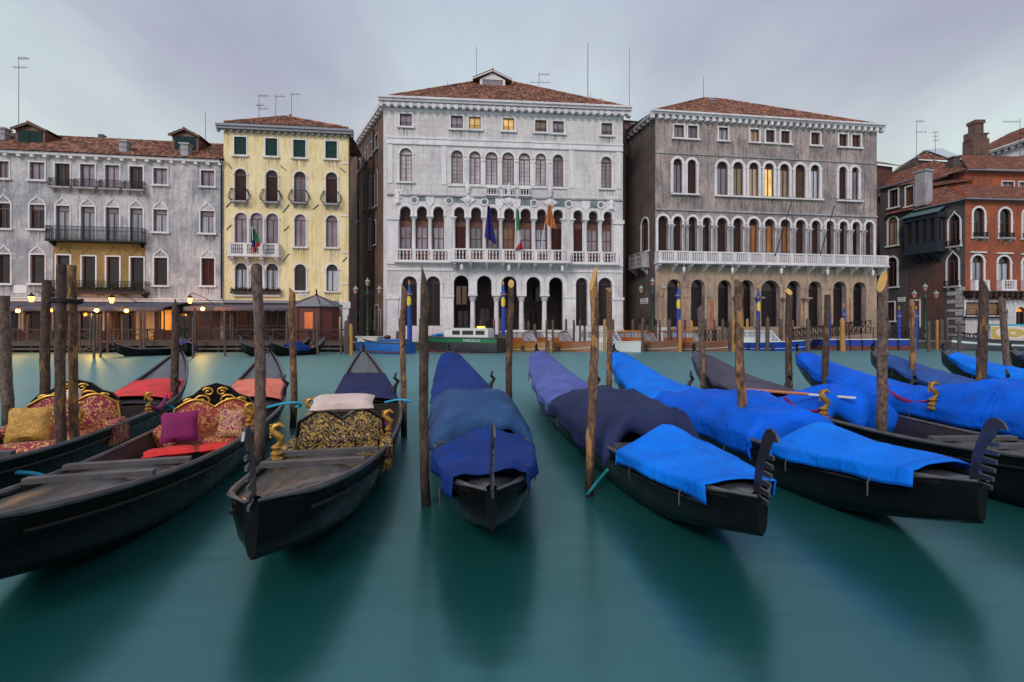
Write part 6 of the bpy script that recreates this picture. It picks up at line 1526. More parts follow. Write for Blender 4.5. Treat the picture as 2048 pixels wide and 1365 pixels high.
def canvas(name, c, rough=.62, var=.22):
    """Boat canvas: stitched widths with hems, crumple creases, rain marks and dirt."""
    m, t, b = new_mat(name); h = N(t); co = h.coord()
    n1 = h.noise(co, 1.6, 5, .6); col = h.ramp(n1, [(.3, sh(c, 1 - var)), (.7, sh(c, 1 + var))])
    dirt = h.noise(h.coord((1, .6, 1), loc=(3, 1, 2)), 3.2, 8, .7)
    col = h.mix(h.math('MULTIPLY', h.ramp(dirt, [(.54, 0.0), (.72, 1.0)]), .35), col, (.05, .055, .06))
    cr = None
    for sc_, wd, off in ((1.3, .10, 0.0), (3.1, .12, 5.0)):
        v = h.n('ShaderNodeTexVoronoi', feature='DISTANCE_TO_EDGE'); v.inputs['Scale'].default_value = sc_
        wp = h.n('ShaderNodeVectorMath', operation='ADD'); h.l(h.coord((1, .55, .7), loc=(off, off, 0)), wp.inputs[0])
        nz = h.n('ShaderNodeTexNoise'); nz.inputs['Scale'].default_value = 1.7; h.l(co, nz.inputs[0]); h.l(nz.outputs[1], wp.inputs[1]); h.l(wp.outputs[0], v.inputs[0])
        e = h.ramp(v.outputs[0], [(0.0, 1.0), (wd, 0.0)], 'EASE'); cr = e if cr is None else h.math('ADD', cr, h.math('MULTIPLY', e, .5))
    uv = h.n('ShaderNodeSeparateXYZ'); h.l(h.n('ShaderNodeTexCoord').outputs['UV'], uv.inputs[0])
    sm = h.math('ABSOLUTE', h.math('SUBTRACT', h.math('FRACT', h.math('MULTIPLY', uv.outputs[1], 1 / .9)), .5)); seam = h.math('LESS_THAN', sm, .012)
    ed = h.math('MINIMUM', uv.outputs[0], h.math('SUBTRACT', 1.0, uv.outputs[0])); hem = h.math('LESS_THAN', ed, .018)
    col = h.mix(h.math('MULTIPLY', h.math('MAXIMUM', seam, hem), .45), col, sh(c, .35))
    h.l(col, b.inputs['Base Color']); b.inputs['Roughness'].default_value = rough; b.inputs['Specular IOR Level'].default_value = .12
    hg = h.math('ADD', h.math('MULTIPLY', cr, .8), h.math('MULTIPLY', h.math('MAXIMUM', seam, hem), .25))
    h.bump(hg, .26, .035, b); return m
C_BRIGHT = canvas('bright_blue_canvas', (.002, .19, .95)); C_MID = canvas('mid_blue_canvas', (.002, .12, .75)); C_NAVY = canvas('navy_canvas', (.018, .022, .09)); C_STEEL = canvas('dusty_blue_canvas', (.030, .085, .215)); C_ROYAL = canvas('royal_blue_canvas', (.008, .035, .20)); C_LILAC = canvas('lilac_canvas', (.10, .135, .40)); C_INDIGO = canvas('indigo_canvas', (.024, .034, .10)); C_GREY = canvas('grey_violet_canvas', (.08, .075, .11)); C_RED = canvas('coral_red_canvas', (.72, .06, .06)); C_CORAL = canvas('pale_coral_canvas', (.75, .20, .14))
class Gondola:
    def __init__(s, bow, stern, label, bend=.28, bowz=.80, sternz=1.36, zb0=.40, beam=.71, group='gondolas moored in the foreground', cockpit=(.205, .60), ferro=True, name='gondola'):
        s.bow, s.stern = Vector(bow), Vector(stern); d = s.stern - s.bow; s.L = d.length; s.bend, s.bowz, s.sternz, s.zb0, s.beam, s.ck = bend, bowz, sternz, zb0, beam, cockpit
        s.rz = math.atan2(-d.x, d.y); s.o = empty(name, (s.bow.x, s.bow.y, 0), s.rz); tag(s.o, label, 'gondola', group); s.build(ferro)
    def hb(s, t): t = min(max(t, .004), .996); return s.beam * (4*t*(1-t)) ** (.46 if t < .5 else .62) * min(1, t / .03 + .12) ** .6
    def sh(s, t): return .50 + (s.bowz - .5) * max(0, (.32-t)/.32) ** 2 + (s.sternz - .5) * max(0, (t-.55)/.45) ** 2.3
    def kl(s, t): return -.2 + (s.zb0 + .2) * max(0, (.24-t)/.24) ** 1.5 + (s.sternz - .25) * max(0, (t-.72)/.28) ** 1.7
    def xo(s, t): return s.bend * math.sin(math.pi * t)
    def pos(s, t, v=0.0, z=None): return Vector((s.xo(t) + v * s.hb(t), t * s.L, s.sh(t) if z is None else z))
    def place(s, o, t, v=0.0, z=0.0, rz=0.0):
        p = s.pos(t, v, z); o.matrix_world = Matrix.Translation((s.bow.x, s.bow.y, 0)) @ Matrix.Rotation(s.rz, 4, 'Z') @ Matrix.Translation(p) @ Matrix.Rotation(rz, 4, 'Z'); return o
    def build(s, ferro):
        n = 56; T = [i / n for i in range(n + 1)]; rows = []
        for t in T:
            b, z, k, x, y = s.hb(t), s.sh(t), s.kl(t), s.xo(t), t * s.L; kk = min(k, z - .1)
            h = [(b, z), (b*.93, z - (z-kk)*.35), (b*.80, z - (z-kk)*.7), (b*.55, kk + .04), (0, kk)]
            rows.append([(x - u, y, w_) for u, w_ in h] + [(x + u, y, w_) for u, w_ in h[-2::-1]])
        mb = MB(); mb.grid(rows); mb.ngon(rows[0]); mb.ngon(rows[-1][::-1]); hull = mb.build('hull', M['lac'], s.o, True, ang=50)
        mb = MB()
        for sg in (-1, 1):
            mb.tube([s.pos(t, sg) + Vector((0, 0, .012)) for t in T], [.028 if .03 < t < .97 else .012 for t in T], 6)
        mb.build('gunwale', M['rail'], s.o, True)
        mb = MB()
        for sg in (-1, 1): mb.tube([s.pos(t, sg*.985) - Vector((0, 0, .13)) for t in T[2:-2]], .017, 6)
        mb.build('rubbing_strake', M['lac'], hull, True)
        c0, c1 = s.ck
        def dk(ta, tb, crown):
            g = []; m_ = 16
            for i in range(m_ + 1):
                t = ta + (tb - ta) * i / m_; g.append([s.pos(t, v*.97) + Vector((0, 0, -.035 + crown*(1 - v*v))) for v in (-1, -.75, -.5, -.25, 0, .25, .5, .75, 1)])
            m2 = MB(); m2.grid(g); return m2
        mb = dk(.008, c0, .07); fd = mb.build('foredeck', M['gdeck'], s.o, True)
        mb = dk(c1, .992, .07); mb.build('afterdeck', M['gdeck'], s.o, True)
        mb = MB(); g = []
        for i in range(21):
            t = c0 + (c1 - c0) * i / 20; z = s.sh(t); g.append([s.pos(t, -.97, z - .01), s.pos(t, -.9, z - .12), s.pos(t, -.78, .14), s.pos(t, 0, .10), s.pos(t, .78, .14), s.pos(t, .9, z - .12), s.pos(t, .97, z - .01)])
        mb.grid(g)
        for q in (0, -1): mb.ngon([p - Vector((0, 0, .0)) for p in g[q]])
        mb.build('cockpit', M['inner'], s.o)
        mb = MB()
        for t in (c0 + .002, c0 - .055): mb.bar(s.pos(t, -.96) + Vector((0, 0, .055)), s.pos(t, .96) + Vector((0, 0, .055)), .10, .05)
        mb.build('cross_beam', M['rail'], s.o)
        mb = MB(); ta = c1 + .08; p = s.pos(ta, .9) + Vector((.02, 0, 0))
        mb.tube([p, p + Vector((.03, 0, .18)), p + Vector((.1, -.03, .3)), p + Vector((.02, -.1, .38)), p + Vector((.06, -.02, .48))], [.06, .045, .04, .035, .02], 8); mb.build('oarlock', M['inner'], s.o, True)
        if ferro:
            prof = [(-.03, -.29), (.05, -.29), (.085, -.1), (.085, .08), (.05, .22), (-.01, .34), (-.06, .42), (-.10, .50), (-.17, .565), (-.26, .58), (-.35, .55), (-.40, .49), (-.36, .485), (-.30, .50), (-.26, .46), (-.22, .40), (-.17, .37), (-.30, .37), (-.30, .335), (-.13, .325), (-.11, .30), (-.28, .295), (-.28, .26), (-.09, .25), (-.075, .225), (-.26, .22), (-.26, .185), (-.06, .175), (-.05, .15), (-.24, .145), (-.24, .11), (-.04, .10), (-.035, .075), (-.22, .07), (-.22, .035), (-.03, .025), (-.03, 0), (-.20, -.005), (-.20, -.04), (-.03, -.05)]
            mb = MB(); mb.prism([(-.009, y*.62 + .05, s.bowz + z*.95) for y, z in prof if z > -.3], (.018, 0, 0)); mb.build('bow_iron', M['steel'], s.o)
        e = s.pos(1.0); mb = MB(); mb.tube([s.pos(.97) - Vector((0, 0, .12)), s.pos(.99) + Vector((0, .02, -.02)), e + Vector((0, .03, .1)), e + Vector((0, -.02, .2))], [.075, .06, .04, .02], 8); mb.build('stern_post', M['lac'], s.o, True)
    def tarp(s, t0, t1, hf, label, mat, drop=.14, p=2.2, wr=.03, seed=0, flap0=0.0, flap1=0.0, wide=1.0, group='canvas covers on the foreground gondolas', sag=0.0):
        nu, nv = 44, 40; r = random.Random(seed); sd_ = Vector((r.uniform(0, 50), r.uniform(0, 50), 0)); rows = []
        us = [i / nu for i in range(nu + 1)]
        def pt_(u, v, ex=0.0, dn=0.0):
            t = t0 + (t1 - t0) * u; b = s.hb(t) * wide + .035; w_ = abs(v); h = hf(u); k = .8; sg = 1 if v >= 0 else -1
            top = s.sh(t) + .05
            if w_ < k:
                f = w_ / k; x = v / k * b; z = top + h * (1 - f ** p)
            else:
                f = (w_ - k) / (1 - k); x = sg * (b + .02 + .035 * f * math.sin(t * 60 + seed + sg)); z = top - f * (drop * (.75 + .4 * noise.noise(Vector((t * 9, sg * 3, 0)) + sd_)))
            q = Vector((x * 1.7, t * s.L * .9, 0)) + sd_
            wv = noise.noise(q * 1.2) * 1.2 + .55 * noise.noise(q * 3.1)
            crease = (1 - abs(noise.noise(Vector((q.x * .8 + q.y * .55, q.y * .9 - q.x * .5, 3.0)) * 1.25))) ** 5                # long folds
            y = t * s.L + ex
            fold = max(0, math.sin(t * s.L * 2.4 + seed + 2.2 * abs(x) + 2.4 * noise.noise(q * .7))) ** 3
            z += wr * (.7 * wv + 1.0 * crease + 1.1 * fold) * (1 - .7 * min(1, max(0, (w_ - .55) / .3))) - dn - sag * math.sin(math.pi * u) * (1 - min(1, w_ / k) ** 2)
            return Vector((s.xo(t) + x, y, z))
        vs = [-1 + 2 * j / nv for j in range(nv + 1)]
        if flap0:
            for a in (1.0, .66, .33): rows.append([pt_(0, v, -.05 - .04 * math.sin(v * 9 + seed) * a, a * flap0 * (1 - abs(v)**3 * .8) * (1 - .35 * math.cos(v * 4 + seed))) for v in vs])
        rows += [[pt_(u, v) for v in vs] for u in us]
        if flap1:
            for a in (.33, .66, 1.0): rows.append([pt_(1, v, .05 + .02 * math.sin(v * 8) * a, a * flap1 * (1 - abs(v)**3 * .8)) for v in vs])
        mb = MB(); mb.grid(rows); nr = len(rows)
        for a in range(nr):
            for c_ in range(nv + 1): mb.uv[a * (nv + 1) + c_] = (c_ / nv, rows[a][nv // 2].y)
        o = mb.build('canvas_cover', mat, None, True, ang=180)
        for a in (int(nr * .2), int(nr * .75)):
            for c_, sg in ((0, -1), (nv, 1)):
                p = rows[a][c_]; tb = MB(); tb.tube([p + Vector((0, 0, .03)), p + Vector((sg * .012, .01, -.03)), p + Vector((sg * .004, .02, -.12 - .05 * r.random()))], .008, 5); tb.build('tie_cord', M['rail'], o)
        o.matrix_world = Matrix.Translation((s.bow.x, s.bow.y, 0)) @ Matrix.Rotation(s.rz, 4, 'Z')
        md = o.modifiers.new('thickness', 'SOLIDIFY'); md.thickness = .008
        return tag(o, label, 'cover', group)
def lerp(a, b, u): return a + (b - a) * u
def bumpf(pts):
    def f(u):
        for (a, x), (b, y) in zip(pts, pts[1:]):
            if u <= b: k = (u - a) / (b - a); k = k*k*(3 - 2*k); return x + (y - x) * k
        return pts[-1][1]
    return f
G1 = Gondola((-5.6, 3.2), (-9.3, 14.0), 'black gondola at the far left with a burgundy and gold tapestry seat', .30)
G2 = Gondola((-3.55, 2.95), (-6.7, 13.8), 'black gondola with magenta cushions, second from the left', .32)
G3 = Gondola((-1.80, 3.45), (-4.25, 14.3), 'black gondola with a dark gold-patterned seat, between the thick post and the tall dark post', .32)
G4 = Gondola((-.16, 3.95), (-1.88, 14.9), 'gondola under dusty and royal blue covers pointing straight at the viewer', .26, bowz=.72)
G5 = Gondola((1.93, 3.85), (.72, 14.8), 'gondola with a lilac stern cover, indigo middle cover and bright blue bow cover', .20, bowz=.70)
G6 = Gondola((3.86, 4.1), (3.06, 15.0), 'gondola with bright blue covers on stern, seat and bow', .18, bowz=.74)
G7 = Gondola((5.95, 4.2), (5.45, 15.0), 'gondola with a grey stern cover and an oar lying over its blue seat cover', .14)
G8 = Gondola((8.45, 4.3), (8.55, 15.0), 'gondola with long bright blue covers, behind the one carrying the oar', .1)
G9 = Gondola((11.0, 4.8), (10.95, 15.2), 'gondola with dull blue stern cover, third from the right edge', .1)
G10 = Gondola((13.3, 5.0), (13.1, 15.2), 'gondola with bright blue stern cover near the right edge', .1)
G11 = Gondola((15.7, 5.2), (15.35, 15.4), 'black gondola cut off by the right edge', .1)

def rise(u): return math.sin(math.pi * min(1, max(0, u)))
# ---- covers
G1.tarp(.63, .80, bumpf(((0, .08), (.5, .12), (1, .04))), 'coral red cover on the stern deck of the far left gondola', C_RED, .05, wr=.01, seed=1, wide=.86)
G2.tarp(.64, .81, bumpf(((0, .08), (.5, .12), (1, .04))), 'pale coral cover on the stern deck of the second gondola', C_CORAL, .05, wr=.01, seed=2, wide=.86)
G3.tarp(.60, .84, bumpf(((0, .06), (.5, .14), (1, .03))), 'small navy cover on the stern deck behind the gold-patterned seat', C_NAVY, .08, wr=.015, seed=3, wide=.9)
G4.tarp(.55, .965, bumpf(((0, .12), (.3, .16), (1, .05))), 'royal blue cover on the stern of the gondola pointing at the viewer', C_ROYAL, .16, wr=.03, seed=4)
G4.tarp(.225, .56, bumpf(((0, .36), (.25, .46), (.6, .36), (1, .14))), 'dusty blue cover draped over the seat of the gondola pointing at the viewer', C_STEEL, .26, 3.2, .055, seed=5, flap0=.34, wide=1.0)
G4.tarp(.03, .185, bumpf(((0, .0), (.6, .10), (1, .20))), 'royal blue cover hanging over the bow of the gondola pointing at the viewer', C_ROYAL, .24, 1.5, .05, seed=6)
G5.tarp(.53, .965, bumpf(((0, .14), (.3, .2), (1, .05))), 'lilac blue cover on the stern beside the indigo seat cover', C_LILAC, .2, wr=.035, seed=7)
G5.tarp(.225, .55, bumpf(((0, .36), (.3, .42), (.7, .36), (1, .15))), 'indigo cover draped over the seat, left of the bright blue boat', C_INDIGO, .34, 3.6, .05, seed=8, flap0=.44)
G5.tarp(.03, .18, bumpf(((0, .03), (.55, .10), (1, .27))), 'bright blue cover on the bow below the indigo seat cover', C_BRIGHT, .2, 1.4, .03, seed=9, flap1=.2)
G6.tarp(.53, .965, bumpf(((0, .16), (.3, .2), (1, .06))), 'bright blue stern cover right of the slim post, fifth from the left', C_BRIGHT, .24, wr=.03, seed=10)
G6.tarp(.24, .56, bumpf(((0, .30), (.3, .36), (.7, .32), (1, .15))), 'bright blue seat cover behind the bow with the bright blue cover, nearest the middle right', C_MID, .36, 3.4, .055, seed=11, flap0=.42)
G6.tarp(.03, .19, bumpf(((0, .05), (.5, .10), (1, .26))), 'long bright blue bow cover at the lower right', C_BRIGHT, .22, 1.5, .03, seed=12, flap1=.2)
G7.tarp(.60, .95, bumpf(((0, .1), (.3, .14), (1, .05))), 'grey violet stern cover behind the oar', C_GREY, .14, wr=.02, seed=13)
G7.tarp(.40, .53, bumpf(((0, .22), (.5, .30), (1, .2))), 'blue cover bunched over the seat under the oar', C_MID, .42, 3.0, .07, seed=14, flap0=.5, flap1=.3, wide=.92)
G8.tarp(.58, .955, bumpf(((0, .16), (.4, .22), (1, .06))), 'bright blue stern cover left of the speckled post at the right', C_MID, .24, wr=.03, seed=15)
G8.tarp(.26, .60, bumpf(((0, .42), (.4, .5), (1, .2))), 'wide blue seat cover behind the speckled post at the right', C_MID, .36, 3.2, .05, seed=16, flap0=.4)
G9.tarp(.62, .95, bumpf(((0, .1), (.4, .14), (1, .04))), 'faded dull blue stern cover near the right edge', canvas('faded_blue_canvas', (.03, .09, .32)), .14, wr=.02, seed=17)
G9.tarp(.28, .60, bumpf(((0, .4), (.4, .48), (1, .2))), 'blue seat cover of the third gondola from the right edge', C_MID, .36, 3.2, .05, seed=18, flap0=.4)
G10.tarp(.56, .955, bumpf(((0, .16), (.4, .2), (1, .06))), 'bright blue stern cover beside the twisted post near the right edge', C_BRIGHT, .24, wr=.03, seed=19)
G10.tarp(.26, .58, bumpf(((0, .42), (.4, .5), (1, .2))), 'deep blue seat cover at the right edge', C_MID, .36, 3.2, .05, seed=20, flap0=.4)
G11.tarp(.6, .95, bumpf(((0, .1), (.4, .14), (1, .04))), 'navy stern cover of the gondola cut off by the right edge', C_NAVY, .14, wr=.02, seed=21)

# ---- seats
def rbox(mb, x0, x1, y0, y1, z0, z1, r=.05, m=0, n=4):                  # a padded block
    nx = 10
    for top in (1,):
        rows = []
        for i in range(nx + 1):
            u = i / nx; row = []
            for j in range(nx + 1):
                v = j / nx; pu, pv = abs(2*u - 1), abs(2*v - 1); k = (1 - pu**6) * (1 - pv**6)
                row.append((x0 + (x1-x0)*u, y0 + (y1-y0)*v, z1 - r * (1 - k) + .015*math.sin(u*7)*math.sin(v*6)))
            rows.append(row)
        mb.grid(rows, m)
        e = [rows[0], rows[-1][::-1], [q[-1] for q in rows], [q[0] for q in rows][::-1]]
        for l in e: mb.grid([l, [(p[0], p[1], z0) for p in l]], m)
def seat(g, t, label, fab, rim, crest, w=1.12, hb=.62):
    o = empty('gondola_armchair'); tag(o, label, 'armchair', 'upholstered armchairs in the gondolas'); g.place(o, t, 0, .12)
    hw = w / 2
    lob = []
    for i in range(25):                                               # back outline: two lobes meeting in a dip
        u = -1 + 2 * i / 24; a = abs(u); z = hb * (.80 + .20 * math.sin(math.pi * min(1, a * 1.15))) if a < .87 else hb * (.97 * math.sqrt(max(0, 1 - ((a - .80) / .205) ** 2)) * .98 + .0)
        lob.append((u * hw, max(.1, z) + .18))
    mb = MB(); pts = [(-hw, 0, .15)] + [(x, 0, z) for x, z in lob] + [(hw, 0, .15)]
    mb.prism(pts, (0, .12, .0)); bk = mb.build('backrest', M['lac'], o)
    mb = MB(); rows = []
    for k in range(9):
        f = k / 8; rows.append([(x * (1 - .04), -.02 - .07 * math.sin(math.pi * min(1, f * 1.05)) * (1 - (x/hw)**4), .2 + (z - .2) * f * .975) for x, z in lob])
    mb.grid(rows); mb.grid([[(p[0], .0, p[2]) for p in rows[-1]], rows[-1]]); mb.build('upholstery', fab, bk, True)
    mb = MB(); mb.tube([(x, -.03, z + .005) for x, z in lob], .018, 6); mb.build('rim', rim, bk, True)
    mb = MB(); rbox(mb, -hw*.86, hw*.86, -.60, -.06, .10, .30, .06); mb.build('seat_cushion', fab, o, True)
    mb = MB(); mb.box(-hw*.92, hw*.92, -.62, 0, -.02, .12); mb.build('base', M['lac'], o)
    for s_ in (-1, 1): mb = MB(); rbox(mb, s_*hw - .08, s_*hw + .08, -.5, .05, .1, .46, .05); mb.build('armrest', fab, o, True)
    if crest:
        mb = MB(); zc = .18 + hb * .86
        pr = [(-.48, 0), (-.40, .10), (-.28, .15), (-.17, .26), (0, .32), (.17, .26), (.28, .15), (.40, .10), (.48, 0), (.2, -.09), (0, -.14), (-.2, -.09)]
        mb.prism([(x * w * .95, .02, zc + z * 1.05) for x, z in pr], (0, .06, 0)); c = mb.build('crest', M['lac'], bk)
        mb = MB()
        for s_ in (-1, 1):
            for cx, cz, r_ in ((.14, .06, .10), (.30, .04, .07), (.08, .20, .07)):
                mb.tube([((s_*cx + s_*r_*(1 - k/16)*math.cos(k*.62 + .4)) * w, -.005, zc + cz + r_*(1 - k/16)*math.sin(k*.62 + .4)) for k in range(14)], .017, 6)
        mb.build('gilt_scroll', M['gold'], c, True)
        if crest == 2: mb = MB(); mb.ball((0, -.02, zc + .1), (.10, .05, .14), 12); mb.build('medallion', M['white'], c, True)
    return o
F_BUR = brocade('burgundy_tapestry', (.27, .012, .05), (.60, .36, .11), 8, .66); F_RUST = brocade('rust_tapestry', (.31, .03, .035), (.58, .29, .08), 8, .66); F_GOLD = brocade('black_gold_brocade', (.014, .009, .010), (.46, .29, .07), 12, .62); F_OCH = brocade('ochre_tapestry', (.62, .36, .08), (.46, .23, .04), 8, .6); F_MAG = plain('magenta_velvet', (.22, .006, .10), .8, var=.35, scale=5); F_SCAR = plain('scarlet_cushion', (.72, .025, .02), .7, var=.2, scale=4)
seat(G1, .425, 'burgundy and gold tapestry seat with a black and gold crest, far left', F_BUR, M['gold'], 2, 1.25, .66)
seat(G2, .44, 'rust tapestry seat with a gilt scroll crest beside the thick post', F_RUST, M['gold'], 1, 1.18, .60)
s3 = seat(G3, .29, 'dark black and gold brocade seat with a pale folded cloth on top', F_GOLD, M['lac'], 0, 1.16, .62)
def cushion(g, t, v, z, size, mat, label, rz=0.0, rx=0.0):
    mb = MB(); sx, sy, sz = size; n = 10; rows = []
    for s_ in (1, -1):
        rows = []
        for i in range(n + 1):
            u = -1 + 2*i/n; row = []
            for j in range(n + 1):
                w_ = -1 + 2*j/n; k = ((1 - u**4) * (1 - w_**4)) ** .6; pin = 1 - .08 * (1 - u*u) * 0 - .10 * (abs(u) ** 2) * (1 - w_*w_) * .0
                row.append((u*sx/2*(1 - .07*(1 - abs(w_)) * abs(u)**3), w_*sy/2*(1 - .07*(1 - abs(u)) * abs(w_)**3), s_*sz/2*k + .012*noise.noise(Vector((u*2, w_*2, t*40)))))
            rows.append(row)
        mb.grid(rows)
    o = mb.build('cushion', mat, None, True); g.place(o, t, v, z, rz)
    o.matrix_world = o.matrix_world @ Matrix.Rotation(rx, 4, 'X'); tag(o, label, 'cushion', 'loose cushions in the gondolas'); return o
cushion(G1, .375, -.42, .62, (.50, .50, .16), F_OCH, 'square ochre cushion leaning at the left of the burgundy seat', .1, R(70))
cushion(G1, .335, -.1, .34, (.95, .34, .20), F_BUR, 'long burgundy bolster in front of the tapestry seat, far left')
cushion(G2, .385, -.40, .60, (.46, .46, .16), F_MAG, 'magenta cushion leaning on the left of the rust seat', .25, R(65))
cushion(G2, .395, .52, .60, (.40, .42, .15), brocade('magenta_gold', (.30, .01, .12), (.55, .36, .14), 10), 'magenta and gold cushion on the right of the rust seat', -.2, R(68))
cushion(G2, .33, -.25, .38, (.60, .34, .12), F_SCAR, 'scarlet pad with a pale top on the floor before the rust seat', .3)
cushion(G2, .35, .45, .36, (.44, .30, .12), F_SCAR, 'small scarlet pad beside the thick post, right of the rust seat', .2)
cushion(G3, .30, 0, 1.0, (.82, .40, .17), plain('ivory_cloth', (.62, .50, .45), .85, var=.15, scale=6), 'ivory cloth folded like an open book on the dark brocade seat', .0, R(18))
cushion(G3, .245, .15, .30, (.42, .16, .05), F_SCAR, 'thin red pad at the foot of the dark brocade seat', .1)
# three brocade panels in front of the dark seat
for k, (v, rz) in enumerate(((-.46, .18), (.0, 0), (.46, -.18))):
    mb = MB(); rbox(mb, -.20, .20, -.06, .06, 0, .50, .04); o = mb.build('brocade_hassock', F_GOLD, None, True); G3.place(o, .253 + (.012 if k == 1 else .018), v, .13, rz)
    tag(o, ('brocade hassock standing at the left before the dark seat', 'brocade hassock in the middle before the dark seat', 'brocade hassock standing at the right before the dark seat')[k], 'hassock', 'brocade hassocks')
cushion(G1, .30, .0, .26, (1.0, .5, .06), M['carpet'], 'red carpet over the floor of the far left gondola')
# brass sea-horses with their tasselled cords
def seahorse(g, t, v, label, sc_=1.0, cord=True, rz=0):
    o = empty('brass_ornament'); tag(o, label, 'ornament', 'brass ornaments on the gondola sides'); g.place(o, t, v, g.sh(t) + .0, rz)
    mb = MB(); mb.lathe([(.10, 0), (.11, .03), (.05, .07), (.09, .11), (.045, .15), (.08, .20), (.04, .24)], n=12); mb.v = [tuple(c * sc_ for c in q) for q in mb.v]; mb.build('base', M['gold'], o, True)
    mb = MB(); pts = [(.0, 0, .22), (.06, 0, .27), (.07, 0, .34), (.0, 0, .40), (-.05, 0, .46), (-.02, 0, .53), (.05, 0, .55), (.11, 0, .51)]
    mb.tube([tuple(c * sc_ for c in q) for q in pts], [k * sc_ for k in (.03, .04, .055, .055, .045, .045, .04, .02)], 8)
    for k in range(5): mb.ball((-.08 * sc_, 0, (.36 + .045 * k) * sc_), .022 * sc_, 6)
    mb.build('figure', M['gold'], o, True)
    if cord:
        mb = MB(); pts = [(0, .0, .20 * sc_)] + [(0.02 * math.sin(k), .22 * k, .20 * sc_ - .16 * math.sin(math.pi * k / 5) + .01 * k) for k in range(1, 6)]
        mb.tube(pts, [.015, .035, .045, .045, .035, .015], 8); mb.build('tasselled_cord', F_MAG, o, True)
    return o
seahorse(G1, .385, .35, 'gilt sea-horse ornament in front of the burgundy seat', .7, False); seahorse(G1, .50, 1.0, 'brass ornament on the right side rail of the far left gondola', .65)
seahorse(G2, .39, .86, 'brass ornament by the right armrest of the rust seat', .7, False)
seahorse(G3, .20, -.90, 'gilt ornament on the left foredeck beam of the gondola with the dark seat', .72, False); seahorse(G3, .29, .90, 'brass ornament with red cord at the right of the dark brocade seat', .7); seahorse(G3, .42, -1.0, 'brass ornament on the left side rail behind the thick post', .7)
seahorse(G7, .385, -1.0, 'brass sea-horse with magenta cord below the oar', .85); seahorse(G8, .47, -1.04, 'brass sea-horse with magenta cord right of the speckled post', .9)
# oar and ropes
a = G7.pos(.47, -2.15, 1.02); mb = MB(); p0, p1 = P(1485, 779, 9.6), P(1712, 796, 8.4); d = p1 - p0
mb.tube([(0, 0, 0), d * .3, d * .62], [.028, .03, .026], 8); mb.bar(d * .62, d, .13, .022, 1); o = mb.build('oar', [wood('orange_oar', (.42, .13, .05), (.55, .22, .10), .4), M['white']], None, True); o.location = p0; tag(o, 'long orange oar with a white blade lying across the blue cover', 'oar')
M['cyan'] = plain('cyan_rope', (.03, .40, .62), .8); M['teal'] = plain('teal_rope', (.01, .22, .24), .8)
def rope(pts, label, mat, r=.022):
    pts = [Vector(p) for p in pts]; q = []
    for i in range(len(pts) - 1):
        a, b, c, d = pts[max(i-1, 0)], pts[i], pts[i+1], pts[min(i+2, len(pts)-1)]
        for k in range(8): u = k / 8; q.append(.5 * ((2*b) + (c - a)*u + (2*a - 5*b + 4*c - d)*u*u + (3*b - a - 3*c + d)*u**3))
    q.append(pts[-1]); mb = MB(); mb.tube([p - pts[0] for p in q], r, 7); o = mb.build('mooring_rope', mat, None, True); o.location = pts[0]; tag(o, label, 'rope', 'mooring ropes'); return o
rope([P(-20, 958, 5.6), P(20, 946, 5.7), P(70, 948, 5.8), P(110, 962, 6.0)], 'cyan rope at the lower left beside the pair of bound posts', M['cyan'])
rope([P(40, 950, 6.2), P(85, 934, 6.3), P(118, 950, 6.55)], 'short cyan loop tied round the bound posts', M['cyan'], .018)
rope([P(262, 822, 10.0), P(300, 810, 10.1), P(335, 812, 10.2), P(352, 822, 10.35), P(340, 826, 10.6)], 'cyan rope from the coral red cover to the pointed post', M['cyan'], .026)
rope([P(527, 818, 9.6), P(560, 809, 9.7), P(592, 806, 9.8), P(601, 812, 9.95), P(583, 816, 10.15)], 'cyan rope from the pale coral cover to a slim post', M['cyan'], .026)
rope([P(770, 805, 9.3), P(795, 800, 9.2), P(818, 802, 9.05), P(806, 807, 9.3)], 'pale cyan rope between the navy cover and a slim post', M['cyan'], .018)
rope([P(500, 962, 6.5), P(517, 958, 6.3), P(545, 940, 5.6), P(562, 933, 5.4)], 'teal rope at the foot of the thick post', M['teal'])
rope([P(1215, 940, 5.7), P(1196, 962, 5.85), P(1178, 985, 5.9), P(1172, 990, 6.0)], 'teal rope at the foot of the pale-topped post', M['teal'], .018)

